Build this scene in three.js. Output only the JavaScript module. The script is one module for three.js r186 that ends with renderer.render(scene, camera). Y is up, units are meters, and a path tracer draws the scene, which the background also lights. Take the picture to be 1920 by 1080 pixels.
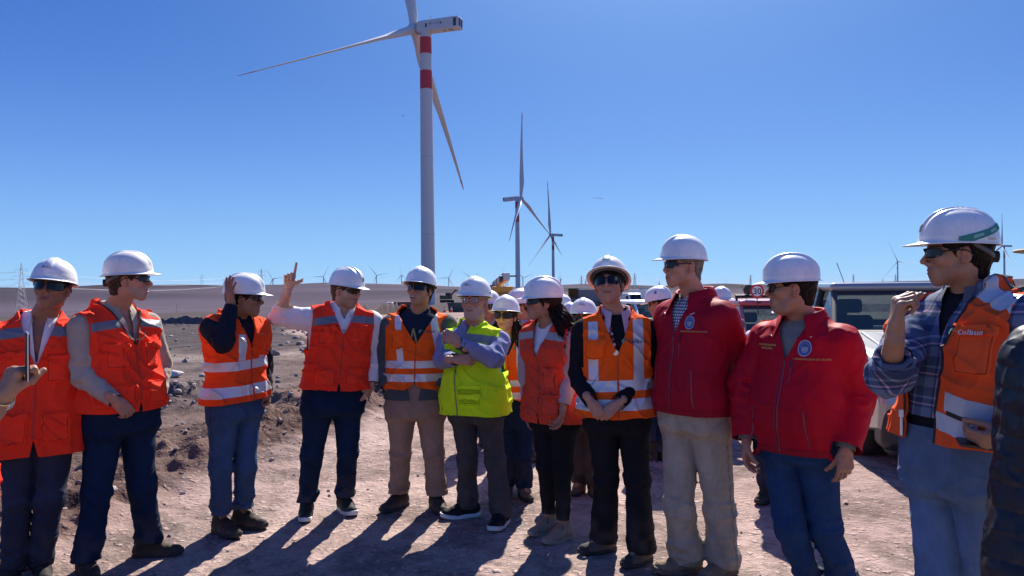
import * as THREE from 'three';
import { mergeGeometries } from 'three/addons/utils/BufferGeometryUtils.js';
import { RoundedBoxGeometry } from 'three/addons/geometries/RoundedBoxGeometry.js';
import { TextGeometry } from 'three/addons/geometries/TextGeometry.js';
import { FontLoader } from 'three/addons/loaders/FontLoader.js';

// ------------------------------------------------------------------ camera, sky, sun, exposure
const EYE = 1.6, FPX = 1386, ROLL = 0.6 * Math.PI / 180;
const scene = new THREE.Scene();
const camera = new THREE.PerspectiveCamera(42.57, 16 / 9, 0.05, 60000);
camera.position.set(0, EYE, 0);
camera.rotation.set(0, 0, -ROLL);
const SUN_AZ = 13 * Math.PI / 180, SUN_EL = 43 * Math.PI / 180;
const sunDir = new THREE.Vector3(Math.sin(SUN_AZ) * Math.cos(SUN_EL), Math.sin(SUN_EL), -Math.cos(SUN_AZ) * Math.cos(SUN_EL));
const EXPOSURE = 1.95;
{
  const W = 1024, H = 512, a = new Float32Array(W * H * 4), d = new THREE.Vector3();
  const D = Math.PI / 180;
  for (let j = 0; j < H; j++) for (let i = 0; i < W; i++) {
    const el = ((j + 0.5) / H - 0.5) * Math.PI, az = ((i + 0.5) / W - 0.5) * 2 * Math.PI, e = Math.max(0, el) / D;
    d.set(Math.cos(el) * Math.cos(az), Math.sin(el), Math.cos(el) * Math.sin(az));
    const g = Math.acos(Math.min(1, Math.max(-1, d.dot(sunDir)))) / D;
    const f = (hz, z, lam, p) => z + (hz - z) * Math.exp(-Math.pow(e / lam, p)), au = Math.exp(-g / 12);
    const r = f(0.33, 0.015, 9.64, 1.294) + au, gg = f(0.63, 0.11, 10.5, 1.355) + 1.5 * au, b = f(0.95, 0.5, 14.9, 1.99) + 1.75 * au;
    const k = 1 / EXPOSURE;
    a.set([r * k, gg * k, b * k, 1], (j * W + i) * 4);
  }
  const sky = new THREE.DataTexture(a, W, H, THREE.RGBAFormat, THREE.FloatType);
  sky.mapping = THREE.EquirectangularReflectionMapping;
  sky.magFilter = sky.minFilter = THREE.LinearFilter;
  sky.wrapS = THREE.RepeatWrapping;
  sky.needsUpdate = true;
  scene.background = sky; scene.environment = sky;
}
const sun = new THREE.DirectionalLight(new THREE.Color().setRGB(1, 0.93, 0.84), 4.9);
sun.position.copy(sunDir).multiplyScalar(120);
sun.castShadow = true;
Object.assign(sun.shadow.camera, { left: -40, right: 40, top: 40, bottom: -40, near: 1, far: 300 });
sun.shadow.mapSize.set(4096, 4096); sun.shadow.radius = 1;
scene.add(sun, sun.target);
const renderer = new THREE.WebGLRenderer({ antialias: true });
renderer.toneMapping = THREE.LinearToneMapping;
renderer.toneMappingExposure = EXPOSURE;
renderer.shadowMap.enabled = true;
scene.fog = new THREE.FogExp2(new THREE.Color().setRGB(0.72, 0.78, 0.95), 0.000011);

// ------------------------------------------------------------------ small tools
const V = (x, y, z) => new THREE.Vector3(x, y, z);
const clamp = (x, a, b) => x < a ? a : x > b ? b : x;
const lerp = (a, b, t) => a + (b - a) * t;
const sstep = (a, b, x) => { const t = clamp((x - a) / (b - a), 0, 1); return t * t * (3 - 2 * t); };
const DEG = Math.PI / 180;
function rng(seed) { let s = seed >>> 0; return () => { s = (s + 0x6D2B79F5) >>> 0; let t = Math.imul(s ^ (s >>> 15), 1 | s); t = (t + Math.imul(t ^ (t >>> 7), 61 | t)) ^ t; return ((t ^ (t >>> 14)) >>> 0) / 4294967296; }; }
function h3(x, y, z) { let h = Math.imul(x, 374761393) ^ Math.imul(y, 668265263) ^ Math.imul(z, 2147483647 ^ 0x5bd1e995); h = Math.imul(h ^ (h >>> 13), 1274126177); h ^= h >>> 16; return (h & 0xffff) / 32767.5 - 1; }
function n3(x, y, z) {
  const i = Math.floor(x), j = Math.floor(y), k = Math.floor(z); let u = x - i, v = y - j, w = z - k;
  u = u * u * (3 - 2 * u); v = v * v * (3 - 2 * v); w = w * w * (3 - 2 * w);
  const a = lerp(lerp(h3(i, j, k), h3(i + 1, j, k), u), lerp(h3(i, j + 1, k), h3(i + 1, j + 1, k), u), v);
  const b = lerp(lerp(h3(i, j, k + 1), h3(i + 1, j, k + 1), u), lerp(h3(i, j + 1, k + 1), h3(i + 1, j + 1, k + 1), u), v);
  return lerp(a, b, w);
}
const fbm = (x, y, z, o = 4) => { let s = 0, a = 0.5; for (let i = 0; i < o; i++) { s += a * n3(x, y, z); x = x * 2.03 + 7.1; y = y * 2.03 + 3.7; z = z * 2.03 + 1.3; a *= 0.5; } return s; };
const ridge = (x, y, z) => 1 - 2 * Math.abs(n3(x, y, z));
// the point that shows at photo pixel (px, py) at a depth along the view axis; the ground point at a pixel; the pixel row of the horizon
const CR = Math.cos(ROLL), SR = Math.sin(ROLL);
function P(px, py, d) { const u = (px - 960) / FPX, v = (540 - py) / FPX; return V((u * CR + v * SR) * d, EYE + (-u * SR + v * CR) * d, -d); }
function G(px, py, h = 0) { const u = (px - 960) / FPX, v = (540 - py) / FPX, d = (EYE - h) / (u * SR - v * CR); return P(px, py, d); }

const used = {};
function numbered(name) { const n = used[name] = (used[name] ?? -1) + 1; return n ? `${name}_${String(n).padStart(3, '0')}` : name; }
function thing(name, label, category, pos = V(0, 0, 0), turn = 0, group) {
  const o = new THREE.Group(); o.name = numbered(name); scene.add(o);
  o.position.copy(pos); o.rotation.y = turn; o.userData = { label, category };
  if (group) o.userData.group = group;
  return o;
}
function shadow(o) { o.traverse(c => { if (c.isMesh) { c.castShadow = c.receiveShadow = true; } }); return o; }
function part(name, geo, mat, parent, label) {
  if (Array.isArray(geo)) geo = merge(geo);
  const m = new THREE.Mesh(geo, mat); m.name = name; m.castShadow = m.receiveShadow = true; parent.add(m);
  if (label) m.userData.label = label;
  return m;
}
function tag(o, label, category, group, kind) { o.userData.label = label; if (category) o.userData.category = category; if (group) o.userData.group = group; if (kind) o.userData.kind = kind; return o; }
function copy(root, label) { const c = root.clone(); c.name = numbered(root.name.replace(/_\d{3}$/, '')); c.userData = { ...root.userData }; if (label) c.userData.label = label; scene.add(c); return c; }
function structure(name, geo, mat) { const m = new THREE.Mesh(geo, mat); m.name = numbered(name); m.castShadow = m.receiveShadow = true; m.userData.kind = 'structure'; scene.add(m); return m; }
function merge(list) {
  list = list.filter(Boolean).map(g => g.index ? g : indexed(g));
  const keep = list.some(g => g.attributes.color), uvs = list.some(g => g.attributes.uv);
  for (const g of list) {
    const n = g.attributes.position.count;
    if (keep && !g.attributes.color) g.setAttribute('color', new THREE.BufferAttribute(new Float32Array(n * 3).fill(1), 3));
    if (uvs && !g.attributes.uv) g.setAttribute('uv', new THREE.BufferAttribute(new Float32Array(n * 2), 2));
    for (const k of Object.keys(g.attributes)) if (!['position', 'normal', 'uv', 'color'].includes(k)) g.deleteAttribute(k);
    g.morphAttributes = {};
  }
  return list.length === 1 ? list[0] : mergeGeometries(list);
}
function indexed(g) { const n = g.attributes.position.count, ix = new Uint32Array(n); for (let i = 0; i < n; i++) ix[i] = i; g.setIndex(new THREE.BufferAttribute(ix, 1)); return g; }
const box = (w, h, d, x = 0, y = 0, z = 0, r = 0) => (r ? new RoundedBoxGeometry(w, h, d, 2, r) : new THREE.BoxGeometry(w, h, d)).translate(x, y, z);
function bar(a, b, r, seg = 6, r2 = r) {
  const d = V().subVectors(b, a), g = new THREE.CylinderGeometry(r2, r, d.length(), seg, 1);
  g.applyQuaternion(new THREE.Quaternion().setFromUnitVectors(V(0, 1, 0), d.clone().normalize()));
  return g.translate((a.x + b.x) / 2, (a.y + b.y) / 2, (a.z + b.z) / 2);
}
const tube = (pts, r, n = 24, s = 6) => new THREE.TubeGeometry(new THREE.CatmullRomCurve3(pts), n, r, s);
const std = (c, rough = 0.9, o = {}) => new THREE.MeshStandardMaterial({ color: Array.isArray(c) ? new THREE.Color().setRGB(...c) : new THREE.Color(c), roughness: rough, ...o });

// a texture computed on a grid: fn(u, v in 0..1) -> [r,g,b] (0..1 as stored) or a number
function tex(w, h, fn, srgb) {
  const a = new Uint8Array(w * h * 4);
  for (let j = 0; j < h; j++) for (let i = 0; i < w; i++) { const c = fn(i / w, j / h), k = (j * w + i) * 4; if (typeof c === 'number') a[k] = a[k + 1] = a[k + 2] = clamp(c, 0, 1) * 255; else { a[k] = clamp(c[0], 0, 1) * 255; a[k + 1] = clamp(c[1], 0, 1) * 255; a[k + 2] = clamp(c[2], 0, 1) * 255; } a[k + 3] = 255; }
  const t = new THREE.DataTexture(a, w, h); t.wrapS = t.wrapT = THREE.RepeatWrapping; t.magFilter = THREE.LinearFilter; t.minFilter = THREE.LinearMipmapLinearFilter; t.generateMipmaps = true;
  if (srgb) t.colorSpace = THREE.SRGBColorSpace; t.needsUpdate = true; return t;
}
// value noise that repeats after p cells
function pn(x, y, p, s) { const i = Math.floor(x), j = Math.floor(y); let u = x - i, v = y - j; u = u * u * (3 - 2 * u); v = v * v * (3 - 2 * v); const q = k => ((k % p) + p) % p; return lerp(lerp(h3(q(i), q(j), s), h3(q(i + 1), q(j), s), u), lerp(h3(q(i), q(j + 1), s), h3(q(i + 1), q(j + 1), s), u), v); }

// ------------------------------------------------------------------ surfaces from distance fields
function sdfMesh(f, lo, hi, c, slack = 1.6) {
  const nx = Math.ceil((hi.x - lo.x) / c) + 2, ny = Math.ceil((hi.y - lo.y) / c) + 2, nz = Math.ceil((hi.z - lo.z) / c) + 2;
  const x0 = lo.x - c * 0.5, y0 = lo.y - c * 0.5, z0 = lo.z - c * 0.5, sx = 1, sy = nx, sz = nx * ny;
  const val = new Float32Array(nx * ny * nz).fill(1), B = 4, rad = B * c * 0.87 * slack;
  for (let k = 0; k < nz; k += B) for (let j = 0; j < ny; j += B) for (let i = 0; i < nx; i += B) {
    const m = f(x0 + (i + 1.5) * c, y0 + (j + 1.5) * c, z0 + (k + 1.5) * c), far = Math.abs(m) > rad;
    for (let kk = k; kk < Math.min(k + B, nz); kk++) for (let jj = j; jj < Math.min(j + B, ny); jj++) for (let ii = i; ii < Math.min(i + B, nx); ii++)
      val[ii + jj * sy + kk * sz] = far ? m : f(x0 + ii * c, y0 + jj * c, z0 + kk * c);
  }
  const id = new Int32Array(nx * ny * nz).fill(-1), pos = [];
  const E = [[0, 1], [2, 3], [4, 5], [6, 7], [0, 2], [1, 3], [4, 6], [5, 7], [0, 4], [1, 5], [2, 6], [3, 7]];
  const off = [0, sx, sy, sx + sy, sz, sx + sz, sy + sz, sx + sy + sz];
  let n = 0;
  for (let k = 0; k < nz - 1; k++) for (let j = 0; j < ny - 1; j++) for (let i = 0; i < nx - 1; i++) {
    const o = i + j * sy + k * sz; let mask = 0;
    for (let q = 0; q < 8; q++) if (val[o + off[q]] < 0) mask |= 1 << q;
    if (mask === 0 || mask === 255) continue;
    let px = 0, py = 0, pz = 0, m = 0;
    for (const [a, b] of E) {
      if (((mask >> a) & 1) === ((mask >> b) & 1)) continue;
      const va = val[o + off[a]], vb = val[o + off[b]], t = va / (va - vb);
      px += lerp(a & 1, b & 1, t); py += lerp((a >> 1) & 1, (b >> 1) & 1, t); pz += lerp((a >> 2) & 1, (b >> 2) & 1, t); m++;
    }
    pos.push(x0 + (i + px / m) * c, y0 + (j + py / m) * c, z0 + (k + pz / m) * c); id[o] = n++;
  }
  const nor = new Float32Array(n * 3), e = c * 0.35;
  for (let pass = 0; pass < 2; pass++) for (let q = 0; q < n; q++) {
    let x = pos[q * 3], y = pos[q * 3 + 1], z = pos[q * 3 + 2];
    const a = f(x + e, y - e, z - e), b = f(x - e, y - e, z + e), cc = f(x - e, y + e, z - e), d = f(x + e, y + e, z + e);
    let gx = a - b - cc + d, gy = -a - b + cc + d, gz = -a + b - cc + d; const l = Math.hypot(gx, gy, gz) || 1e-9;
    if (pass === 0) { const v = (a + b + cc + d) / 4, s = clamp(v / Math.max(l / (4 * e), 0.3), -c * 0.6, c * 0.6); pos[q * 3] -= gx / l * s; pos[q * 3 + 1] -= gy / l * s; pos[q * 3 + 2] -= gz / l * s; }
    else { nor[q * 3] = gx / l; nor[q * 3 + 1] = gy / l; nor[q * 3 + 2] = gz / l; }
  }
  const ix = [];
  const quad = (a, b, cc, d, flip) => { if (a < 0 || b < 0 || cc < 0 || d < 0) return; if (flip) ix.push(a, cc, b, b, cc, d); else ix.push(a, b, cc, b, d, cc); };
  for (let k = 1; k < nz - 1; k++) for (let j = 1; j < ny - 1; j++) for (let i = 1; i < nx - 1; i++) {
    const o = i + j * sy + k * sz, s = val[o] < 0;
    if (s !== (val[o + sx] < 0)) quad(id[o - sy - sz], id[o - sz], id[o - sy], id[o], !s);
    if (s !== (val[o + sy] < 0)) quad(id[o - sx - sz], id[o - sz], id[o - sx], id[o], s);
    if (s !== (val[o + sz] < 0)) quad(id[o - sx - sy], id[o - sy], id[o - sx], id[o], !s);
  }
  const g = new THREE.BufferGeometry();
  g.setAttribute('position', new THREE.BufferAttribute(new Float32Array(pos), 3));
  g.setAttribute('normal', new THREE.BufferAttribute(nor, 3));
  g.setIndex(new THREE.BufferAttribute(new Uint32Array(ix), 1));
  return g;
}
// keeps the part of a surface where f(x, y, z, nx, ny, nz) > 0
function clip(g, ...fs) {
  for (const f of fs) {
    const p = g.attributes.position.array, q = g.attributes.normal.array, ix = g.index.array, n = p.length / 3, v = new Float32Array(n);
    for (let i = 0; i < n; i++) v[i] = f(p[i * 3], p[i * 3 + 1], p[i * 3 + 2], q[i * 3], q[i * 3 + 1], q[i * 3 + 2]);
    const P2 = [], N2 = [], map = new Int32Array(n).fill(-1), cut = new Map(), out = []; let m = 0;
    const keep = i => { if (map[i] < 0) { map[i] = m++; P2.push(p[i * 3], p[i * 3 + 1], p[i * 3 + 2]); N2.push(q[i * 3], q[i * 3 + 1], q[i * 3 + 2]); } return map[i]; };
    const mid = (a, b) => { const key = a < b ? a * n + b : b * n + a; let r = cut.get(key); if (r === undefined) { const t = v[a] / (v[a] - v[b]); r = m++; for (let c = 0; c < 3; c++) { P2.push(lerp(p[a * 3 + c], p[b * 3 + c], t)); N2.push(lerp(q[a * 3 + c], q[b * 3 + c], t)); } cut.set(key, r); } return r; };
    for (let t = 0; t < ix.length; t += 3) {
      const tri = [ix[t], ix[t + 1], ix[t + 2]], poly = [];
      for (let e = 0; e < 3; e++) { const a = tri[e], b = tri[(e + 1) % 3]; if (v[a] > 0) poly.push(keep(a)); if ((v[a] > 0) !== (v[b] > 0)) poly.push(mid(a, b)); }
      for (let e = 2; e < poly.length; e++) out.push(poly[0], poly[e - 1], poly[e]);
    }
    g = new THREE.BufferGeometry();
    g.setAttribute('position', new THREE.BufferAttribute(new Float32Array(P2), 3));
    g.setAttribute('normal', new THREE.BufferAttribute(new Float32Array(N2), 3));
    g.setIndex(new THREE.BufferAttribute(new Uint32Array(out), 1));
  }
  return g;
}
// lifts a cut surface along its normals and closes its rim down by `down`
function lift(g, up, down = up + 0.003) {
  const p = g.attributes.position.array, q = g.attributes.normal.array, ix = g.index.array, n = p.length / 3;
  if (!n) return null;
  const seen = new Map();
  for (let t = 0; t < ix.length; t += 3) for (let e = 0; e < 3; e++) { const a = ix[t + e], b = ix[t + (e + 1) % 3], k = a < b ? a * n + b : b * n + a; seen.set(k, seen.has(k) ? null : [a, b]); }
  const rim = [...seen.values()].filter(Boolean), P2 = new Float32Array((n + rim.length * 4) * 3), N2 = new Float32Array(P2.length), out = Array.from(ix);
  for (let i = 0; i < n * 3; i++) { P2[i] = p[i] + q[i] * up; N2[i] = q[i]; }
  let m = n; const e = V(), nn = V();
  for (const [a, b] of rim) {
    e.set(p[b * 3] - p[a * 3], p[b * 3 + 1] - p[a * 3 + 1], p[b * 3 + 2] - p[a * 3 + 2]); nn.set(q[a * 3], q[a * 3 + 1], q[a * 3 + 2]); e.cross(nn).normalize();
    for (const [i, s] of [[a, up], [b, up], [a, up - down], [b, up - down]]) { for (let c = 0; c < 3; c++) { P2[m * 3 + c] = p[i * 3 + c] + q[i * 3 + c] * s; } N2.set([e.x, e.y, e.z], m * 3); m++; }
    out.push(m - 4, m - 2, m - 3, m - 3, m - 2, m - 1);
  }
  const r = new THREE.BufferGeometry();
  r.setAttribute('position', new THREE.BufferAttribute(P2, 3)); r.setAttribute('normal', new THREE.BufferAttribute(N2, 3)); r.setIndex(new THREE.BufferAttribute(new Uint32Array(out), 1));
  return r;
}
function paint(g, f) { const p = g.attributes.position.array, q = g.attributes.normal.array, n = p.length / 3, c = new Float32Array(n * 3); for (let i = 0; i < n; i++) c.set(f(p[i * 3], p[i * 3 + 1], p[i * 3 + 2], q[i * 3], q[i * 3 + 1], q[i * 3 + 2]), i * 3); g.setAttribute('color', new THREE.BufferAttribute(c, 3)); return g; }
function flatUV(g, s = 1, f) { const p = g.attributes.position.array, q = g.attributes.normal.array, n = p.length / 3, u = new Float32Array(n * 2); for (let i = 0; i < n; i++) { const x = p[i * 3], y = p[i * 3 + 1], z = p[i * 3 + 2]; if (f) u.set(f(x, y, z), i * 2); else { u[i * 2] = (x * 0.94 + z * 0.34) * s; u[i * 2 + 1] = (y + z * 0.1) * s; } } g.setAttribute('uv', new THREE.BufferAttribute(u, 2)); return g; }
const smin = (a, b, k) => { const h = Math.max(k - Math.abs(a - b), 0) / k; return Math.min(a, b) - h * h * k * 0.25; };
const smax = (a, b, k) => -smin(-a, -b, k);
// tapered capsule from a to b
function cap(a, b, ra, rb) {
  const ax = a.x, ay = a.y, az = a.z, dx = b.x - ax, dy = b.y - ay, dz = b.z - az, il = 1 / (dx * dx + dy * dy + dz * dz + 1e-12), dr = rb - ra;
  return (x, y, z) => { const px = x - ax, py = y - ay, pz = z - az; let t = (px * dx + py * dy + pz * dz) * il; t = t < 0 ? 0 : t > 1 ? 1 : t; const qx = px - dx * t, qy = py - dy * t, qz = pz - dz * t; return Math.sqrt(qx * qx + qy * qy + qz * qz) - ra - dr * t; };
}
function ell(cx, cy, cz, rx, ry, rz) { const m = Math.min(rx, ry, rz); return (x, y, z) => { const a = (x - cx) / rx, b = (y - cy) / ry, c = (z - cz) / rz, k = Math.sqrt(a * a + b * b + c * c), k2 = Math.sqrt(a * a / (rx * rx) + b * b / (ry * ry) + c * c / (rz * rz)); return k2 > 1e-6 ? k * (k - 1) / k2 : -m; }; }
// ------------------------------------------------------------------ ground: haul road, loose berm, gravel flat, valley and hills
const pl = (T, x) => { for (let i = 1; i < T.length; i++) if (x <= T[i][0] || i === T.length - 1) { const t = clamp((x - T[i - 1][0]) / (T[i][0] - T[i - 1][0]), 0, 1); return lerp(T[i - 1][1], T[i][1], t * t * (3 - 2 * t)); } };
const EDGE = [[1, -2.7], [4.3, -2.75], [5.9, -2.7], [7.5, -2.2], [9.4, -1.75], [11.5, -1.3], [14, -1.6], [17, -3.4], [22, -6], [30, -9]];   // left edge of the road by distance ahead
const RIDGES = [ // low banks pushed up by the grader: points, height, width
  { p: [G(120, 608), G(290, 606.5), G(420, 607), G(575, 606)], h: 0.34, w: 0.42 },
  { p: [G(560, 604), G(640, 594), G(690, 588), G(740, 581), G(775, 577)], h: 0.75, w: 1.3 },
  { p: [G(690, 622), G(740, 612), G(800, 606)], h: 0.4, w: 1.6 },
];
function segDist(x, z, pts) { let best = 1e9, side = 0, end = 0; for (let i = 0; i < pts.length - 1; i++) { const a = pts[i], b = pts[i + 1], dx = b.x - a.x, dz = b.z - a.z, L = dx * dx + dz * dz, t0 = ((x - a.x) * dx + (z - a.z) * dz) / L, t = clamp(t0, 0, 1), px = x - a.x - dx * t, pz = z - a.z - dz * t, d = Math.hypot(px, pz); if (d < best) { best = d; side = Math.sign(px * -dz + pz * dx); end = t; } } return [best, side, end]; }
const DROP = [[-60, 14], [-34, 14], [-15, 13], [-9, 9], [-5, 2.6], [2, 2.2], [8, 2.5], [20, 2.2], [45, 2]];
const SKYL = [[-60, 10], [-34.5, 9], [-33, 8], [-31, 10], [-28.5, 12], [-27, 10.5], [-24, 11.5], [-21, 9.5], [-18, 10], [-14, 13], [-11.5, 11], [-8, 8.5], [-4, 3.5], [0, 2], [3.5, 4.5], [5.5, 4.8], [8, 1.5], [11, 0.5], [14, 2.4], [16, 3.6], [18, 1.2], [24, 2.6], [30, 4], [36, 5], [60, 5]];
function berm(x, d) { const u = pl(EDGE, d) - x, f = sstep(2.6, 4, d) * sstep(15, 11, d); return [u, f]; }
function groundH(x, z, fine = true) {
  const r = Math.hypot(x, z), d = -z, az = Math.atan2(x, d) / DEG;
  let h = 0;
  if (r < 70) {
    const k = sstep(60, 30, r);
    if (d > 0) {
      const [u, f] = berm(x, d), lump = fine ? 0.5 + 0.55 * ridge(x * 1.9, 3, z * 1.9) + 0.5 * n3(x * 5, 1, z * 5) : 0.8;
      const prof = Math.exp(-((u - 0.62) ** 2) / 0.34) * 0.23 + Math.exp(-((u - 1.6) ** 2) / 0.3) * 0.12 * (0.6 + 0.8 * n3(x * 0.6, 9, z * 0.6));
      h += prof * f * clamp(lump, 0.12, 1.6);
      if (fine) h += f * sstep(-0.1, 0.3, u) * sstep(2.4, 1.6, u) * (0.024 * ridge(x * 6 + z * 2, 2, z * 7) + 0.016 * n3(x * 15, 2, z * 15));
      h += 0.3 * Math.exp(-((x + 4.65) ** 2 + (z + 10.6) ** 2 * 0.5) / 0.35) * (fine ? 0.8 + 0.5 * n3(x * 6, 4, z * 6) : 1);
      h += 0.16 * Math.exp(-((x + 6.0) ** 2 * 0.4 + (z + 12.6) ** 2) / 0.5);
    }
    h -= 0.62 * sstep(5.5, 17, d) * sstep(-1.2, 2.5, x);
    if (fine && d > 0 && r < 16) { const u = pl(EDGE, d) - x; for (const [c, w] of [[-0.95, 0.14], [-2.5, 0.15], [-3.9, 0.13]]) { const q = u - c - 0.12 * n3(d * 0.35, c, 1); if (Math.abs(q) < w * 2) { const b = Math.exp(-((q / w) ** 4)); h += b * (-0.009 + 0.0045 * Math.sin(d * 52 + Math.abs(q) * 22)); } } }
    if (fine) h += k * (0.02 * n3(x * 0.5, 1, z * 0.5) + 0.006 * n3(x * 4, 6, z * 4) + 0.0035 * n3(x * 13, 8, z * 13)) * (r < 7 && x > -2.6 ? 0.55 : 1);
  }
  if (r > 34) {
    const ca = Math.abs(az) > 60 ? 60 * Math.sign(az) : az, drop = pl(DROP, ca), sky = pl(SKYL, ca) / FPX;
    h -= drop * sstep(38, 420, r) + 1.5 * sstep(40, 105, r) * sstep(-24, -14, ca) * sstep(26, 16, ca) * sstep(2500, 900, r) + (d > 0 ? 0.62 * sstep(-1.2, 2.5, x) * sstep(70, 69.9, 80 - 0) * 0 : 0);
    h += (drop + EYE + sky * 3300) * sstep(900, 3300, r);
    if (r > 3300) h -= 16 * sstep(3400, 6000, r) + 30 * sstep(6000, 20000, r);
    if (fine) { const k = sstep(250, 1200, r) * sstep(5200, 3400, r); h += k * (9 * fbm(x * 0.0028, 3, z * 0.0028, 4) * sstep(3400, 2400, r) + 1.2 * fbm(x * 0.012, 5, z * 0.012, 3) * sstep(3300, 2900, r)) + sstep(40, 90, r) * sstep(1200, 400, r) * 0.35 * fbm(x * 0.05, 4, z * 0.05, 3); }
  }
  return h;
}
{
  const rs = []; for (let r = 1.0; r < 14; r *= 1.0065) rs.push(r); for (let r = 14; r < 32000; r *= r < 75 ? 1.012 : 1.028) rs.push(r); rs.push(42000);
  const as = []; for (let a = -180; a < -44; a += 4) as.push(a); for (let a = -44; a < 44; a += 0.17) as.push(a); for (let a = 44; a <= 180; a += 4) as.push(a); as.push(180);
  const nr = rs.length, na = as.length, pos = new Float32Array((nr * na + 1) * 3), col = new Float32Array((nr * na + 1) * 3), uv = new Float32Array((nr * na + 1) * 2), ix = [];
  const put = (k, x, z) => {
    const h = groundH(x, z), r = Math.hypot(x, z), d = -z; pos.set([x, h, z], k * 3); uv.set([x / 3.2, z / 3.2], k * 2);
    let u = d > 0 ? pl(EDGE, Math.min(d, 30)) - x : -1; if (d > 30) u = -9 - x;
    const n1 = fbm(x * 0.35, 11, z * 0.35, 4), n2 = fbm(x * 2.2, 12, z * 2.2, 3);
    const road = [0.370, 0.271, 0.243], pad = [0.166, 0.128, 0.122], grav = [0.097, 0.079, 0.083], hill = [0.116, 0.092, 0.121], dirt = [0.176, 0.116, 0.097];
    const k1 = sstep(-0.15, 0.25, u + 0.25 * n2), mix = (a, b, t) => a.map((v, i) => lerp(v, b[i], t));
    let c = mix(road, [0.4, 0.305, 0.27], clamp(0.5 + n1 * 1.3, 0, 1));
    const wheel = Math.exp(-((u + 0.7 + 0.15 * n1) ** 2) / 0.12) + Math.exp(-((u + 2.6 + 0.2 * n1) ** 2) / 0.2); if (r < 40) c = mix(c, [0.43, 0.335, 0.295], 0.5 * clamp(wheel, 0, 1));
    let side = mix(dirt, pad, sstep(1.6, 3.2, u + n1));
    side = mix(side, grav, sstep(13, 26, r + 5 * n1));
    // pale wheel tracks over the flat
    const t1 = segDist(x, z, TRACK)[0]; side = mix(side, [0.33, 0.26, 0.235], 0.75 * sstep(1.7, 0.3, t1 + 0.7 * n2) * sstep(90, 40, r));
    c = mix(c, side, k1);
    const right = sstep(2, 9, x) * sstep(15, 30, r); c = mix(c, [0.28, 0.225, 0.2], 0.6 * right);
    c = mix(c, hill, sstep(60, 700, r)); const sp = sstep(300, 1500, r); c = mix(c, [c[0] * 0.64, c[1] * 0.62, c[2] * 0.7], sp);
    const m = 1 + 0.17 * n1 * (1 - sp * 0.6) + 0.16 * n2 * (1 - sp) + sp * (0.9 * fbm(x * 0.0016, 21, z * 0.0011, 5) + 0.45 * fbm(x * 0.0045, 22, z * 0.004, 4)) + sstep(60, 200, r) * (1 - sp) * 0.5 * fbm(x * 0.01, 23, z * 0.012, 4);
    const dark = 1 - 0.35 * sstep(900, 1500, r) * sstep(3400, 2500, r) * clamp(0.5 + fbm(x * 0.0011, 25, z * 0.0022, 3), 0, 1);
    col.set([c[0] * m * dark, c[1] * m * dark, c[2] * m * dark], k * 3);
  };
  const TRACK = [G(860, 655), G(760, 640), G(650, 655), G(520, 668), G(330, 672), G(100, 660)];
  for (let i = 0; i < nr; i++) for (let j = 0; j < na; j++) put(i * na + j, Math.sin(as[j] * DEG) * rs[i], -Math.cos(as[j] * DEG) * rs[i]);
  put(nr * na, 0, 0);
  for (let j = 0; j < na - 1; j++) { ix.push(nr * na, j, j + 1); for (let i = 0; i < nr - 1; i++) { const a = i * na + j; ix.push(a, a + na, a + 1, a + 1, a + na, a + na + 1); } }
  for (let t = 0; t < ix.length; t += 3) { const s = ix[t + 1]; ix[t + 1] = ix[t + 2]; ix[t + 2] = s; }
  const g = new THREE.BufferGeometry(); g.setAttribute('position', new THREE.BufferAttribute(pos, 3)); g.setAttribute('color', new THREE.BufferAttribute(col, 3)); g.setAttribute('uv', new THREE.BufferAttribute(uv, 2)); g.setIndex(new THREE.BufferAttribute(new Uint32Array(ix), 1)); g.computeVertexNormals();
  // make sure the sheet faces up
  const nrm = g.attributes.normal; if (nrm.getY(Math.floor(nr / 3) * na + 200) < 0) { for (let t = 0; t < ix.length; t += 3) { const s = ix[t + 1]; ix[t + 1] = ix[t + 2]; ix[t + 2] = s; } g.setIndex(new THREE.BufferAttribute(new Uint32Array(ix), 1)); g.computeVertexNormals(); }
  const T = 1024, peb = rng(9), hgt = new Float32Array(T * T);
  for (let j = 0; j < T; j++) for (let i = 0; i < T; i++) { const u = i / T, v = j / T; hgt[j * T + i] = 0.22 + 0.14 * pn(u * 8, v * 8, 8, 31) + 0.1 * pn(u * 32, v * 32, 32, 32) + 0.07 * pn(u * 96, v * 96, 96, 33) + 0.05 * pn(u * 300, v * 300, 300, 34); }
  for (let q = 0; q < 8000; q++) { const cx = peb() * T, cy = peb() * T, rr = 1.3 + Math.pow(peb(), 4) * 6, ex = 0.7 + peb() * 0.6, hh = 0.09 + peb() * 0.12; for (let j = -9; j <= 9; j++) for (let i = -9; i <= 9; i++) { const dd = Math.hypot(i * ex, j / ex) / rr; if (dd < 1) { const k = ((cy + j + T) & (T - 1)) * T + ((cx + i + T) & (T - 1)); hgt[k] += hh * Math.sqrt(1 - dd * dd) * (rr / 5); } } }
  const bump = tex(T, T, (u, v) => hgt[Math.round(v * T) * T + Math.round(u * T)] * 0.9);
  const tint = tex(T, T, (u, v) => { const k = hgt[Math.round(v * T) * T + Math.round(u * T)], q = clamp(0.9 + (k - 0.3) * 1.0 + 0.12 * h3(Math.round(u * T), Math.round(v * T), 8), 0.3, 1); return [q, q * 0.99, q * 0.985]; }, true);
  structure('ground', g, new THREE.MeshPhysicalMaterial({ vertexColors: true, specularIntensity: 0.12, map: tint, roughness: 1, bumpMap: bump, bumpScale: 0.05 }));
}
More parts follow.
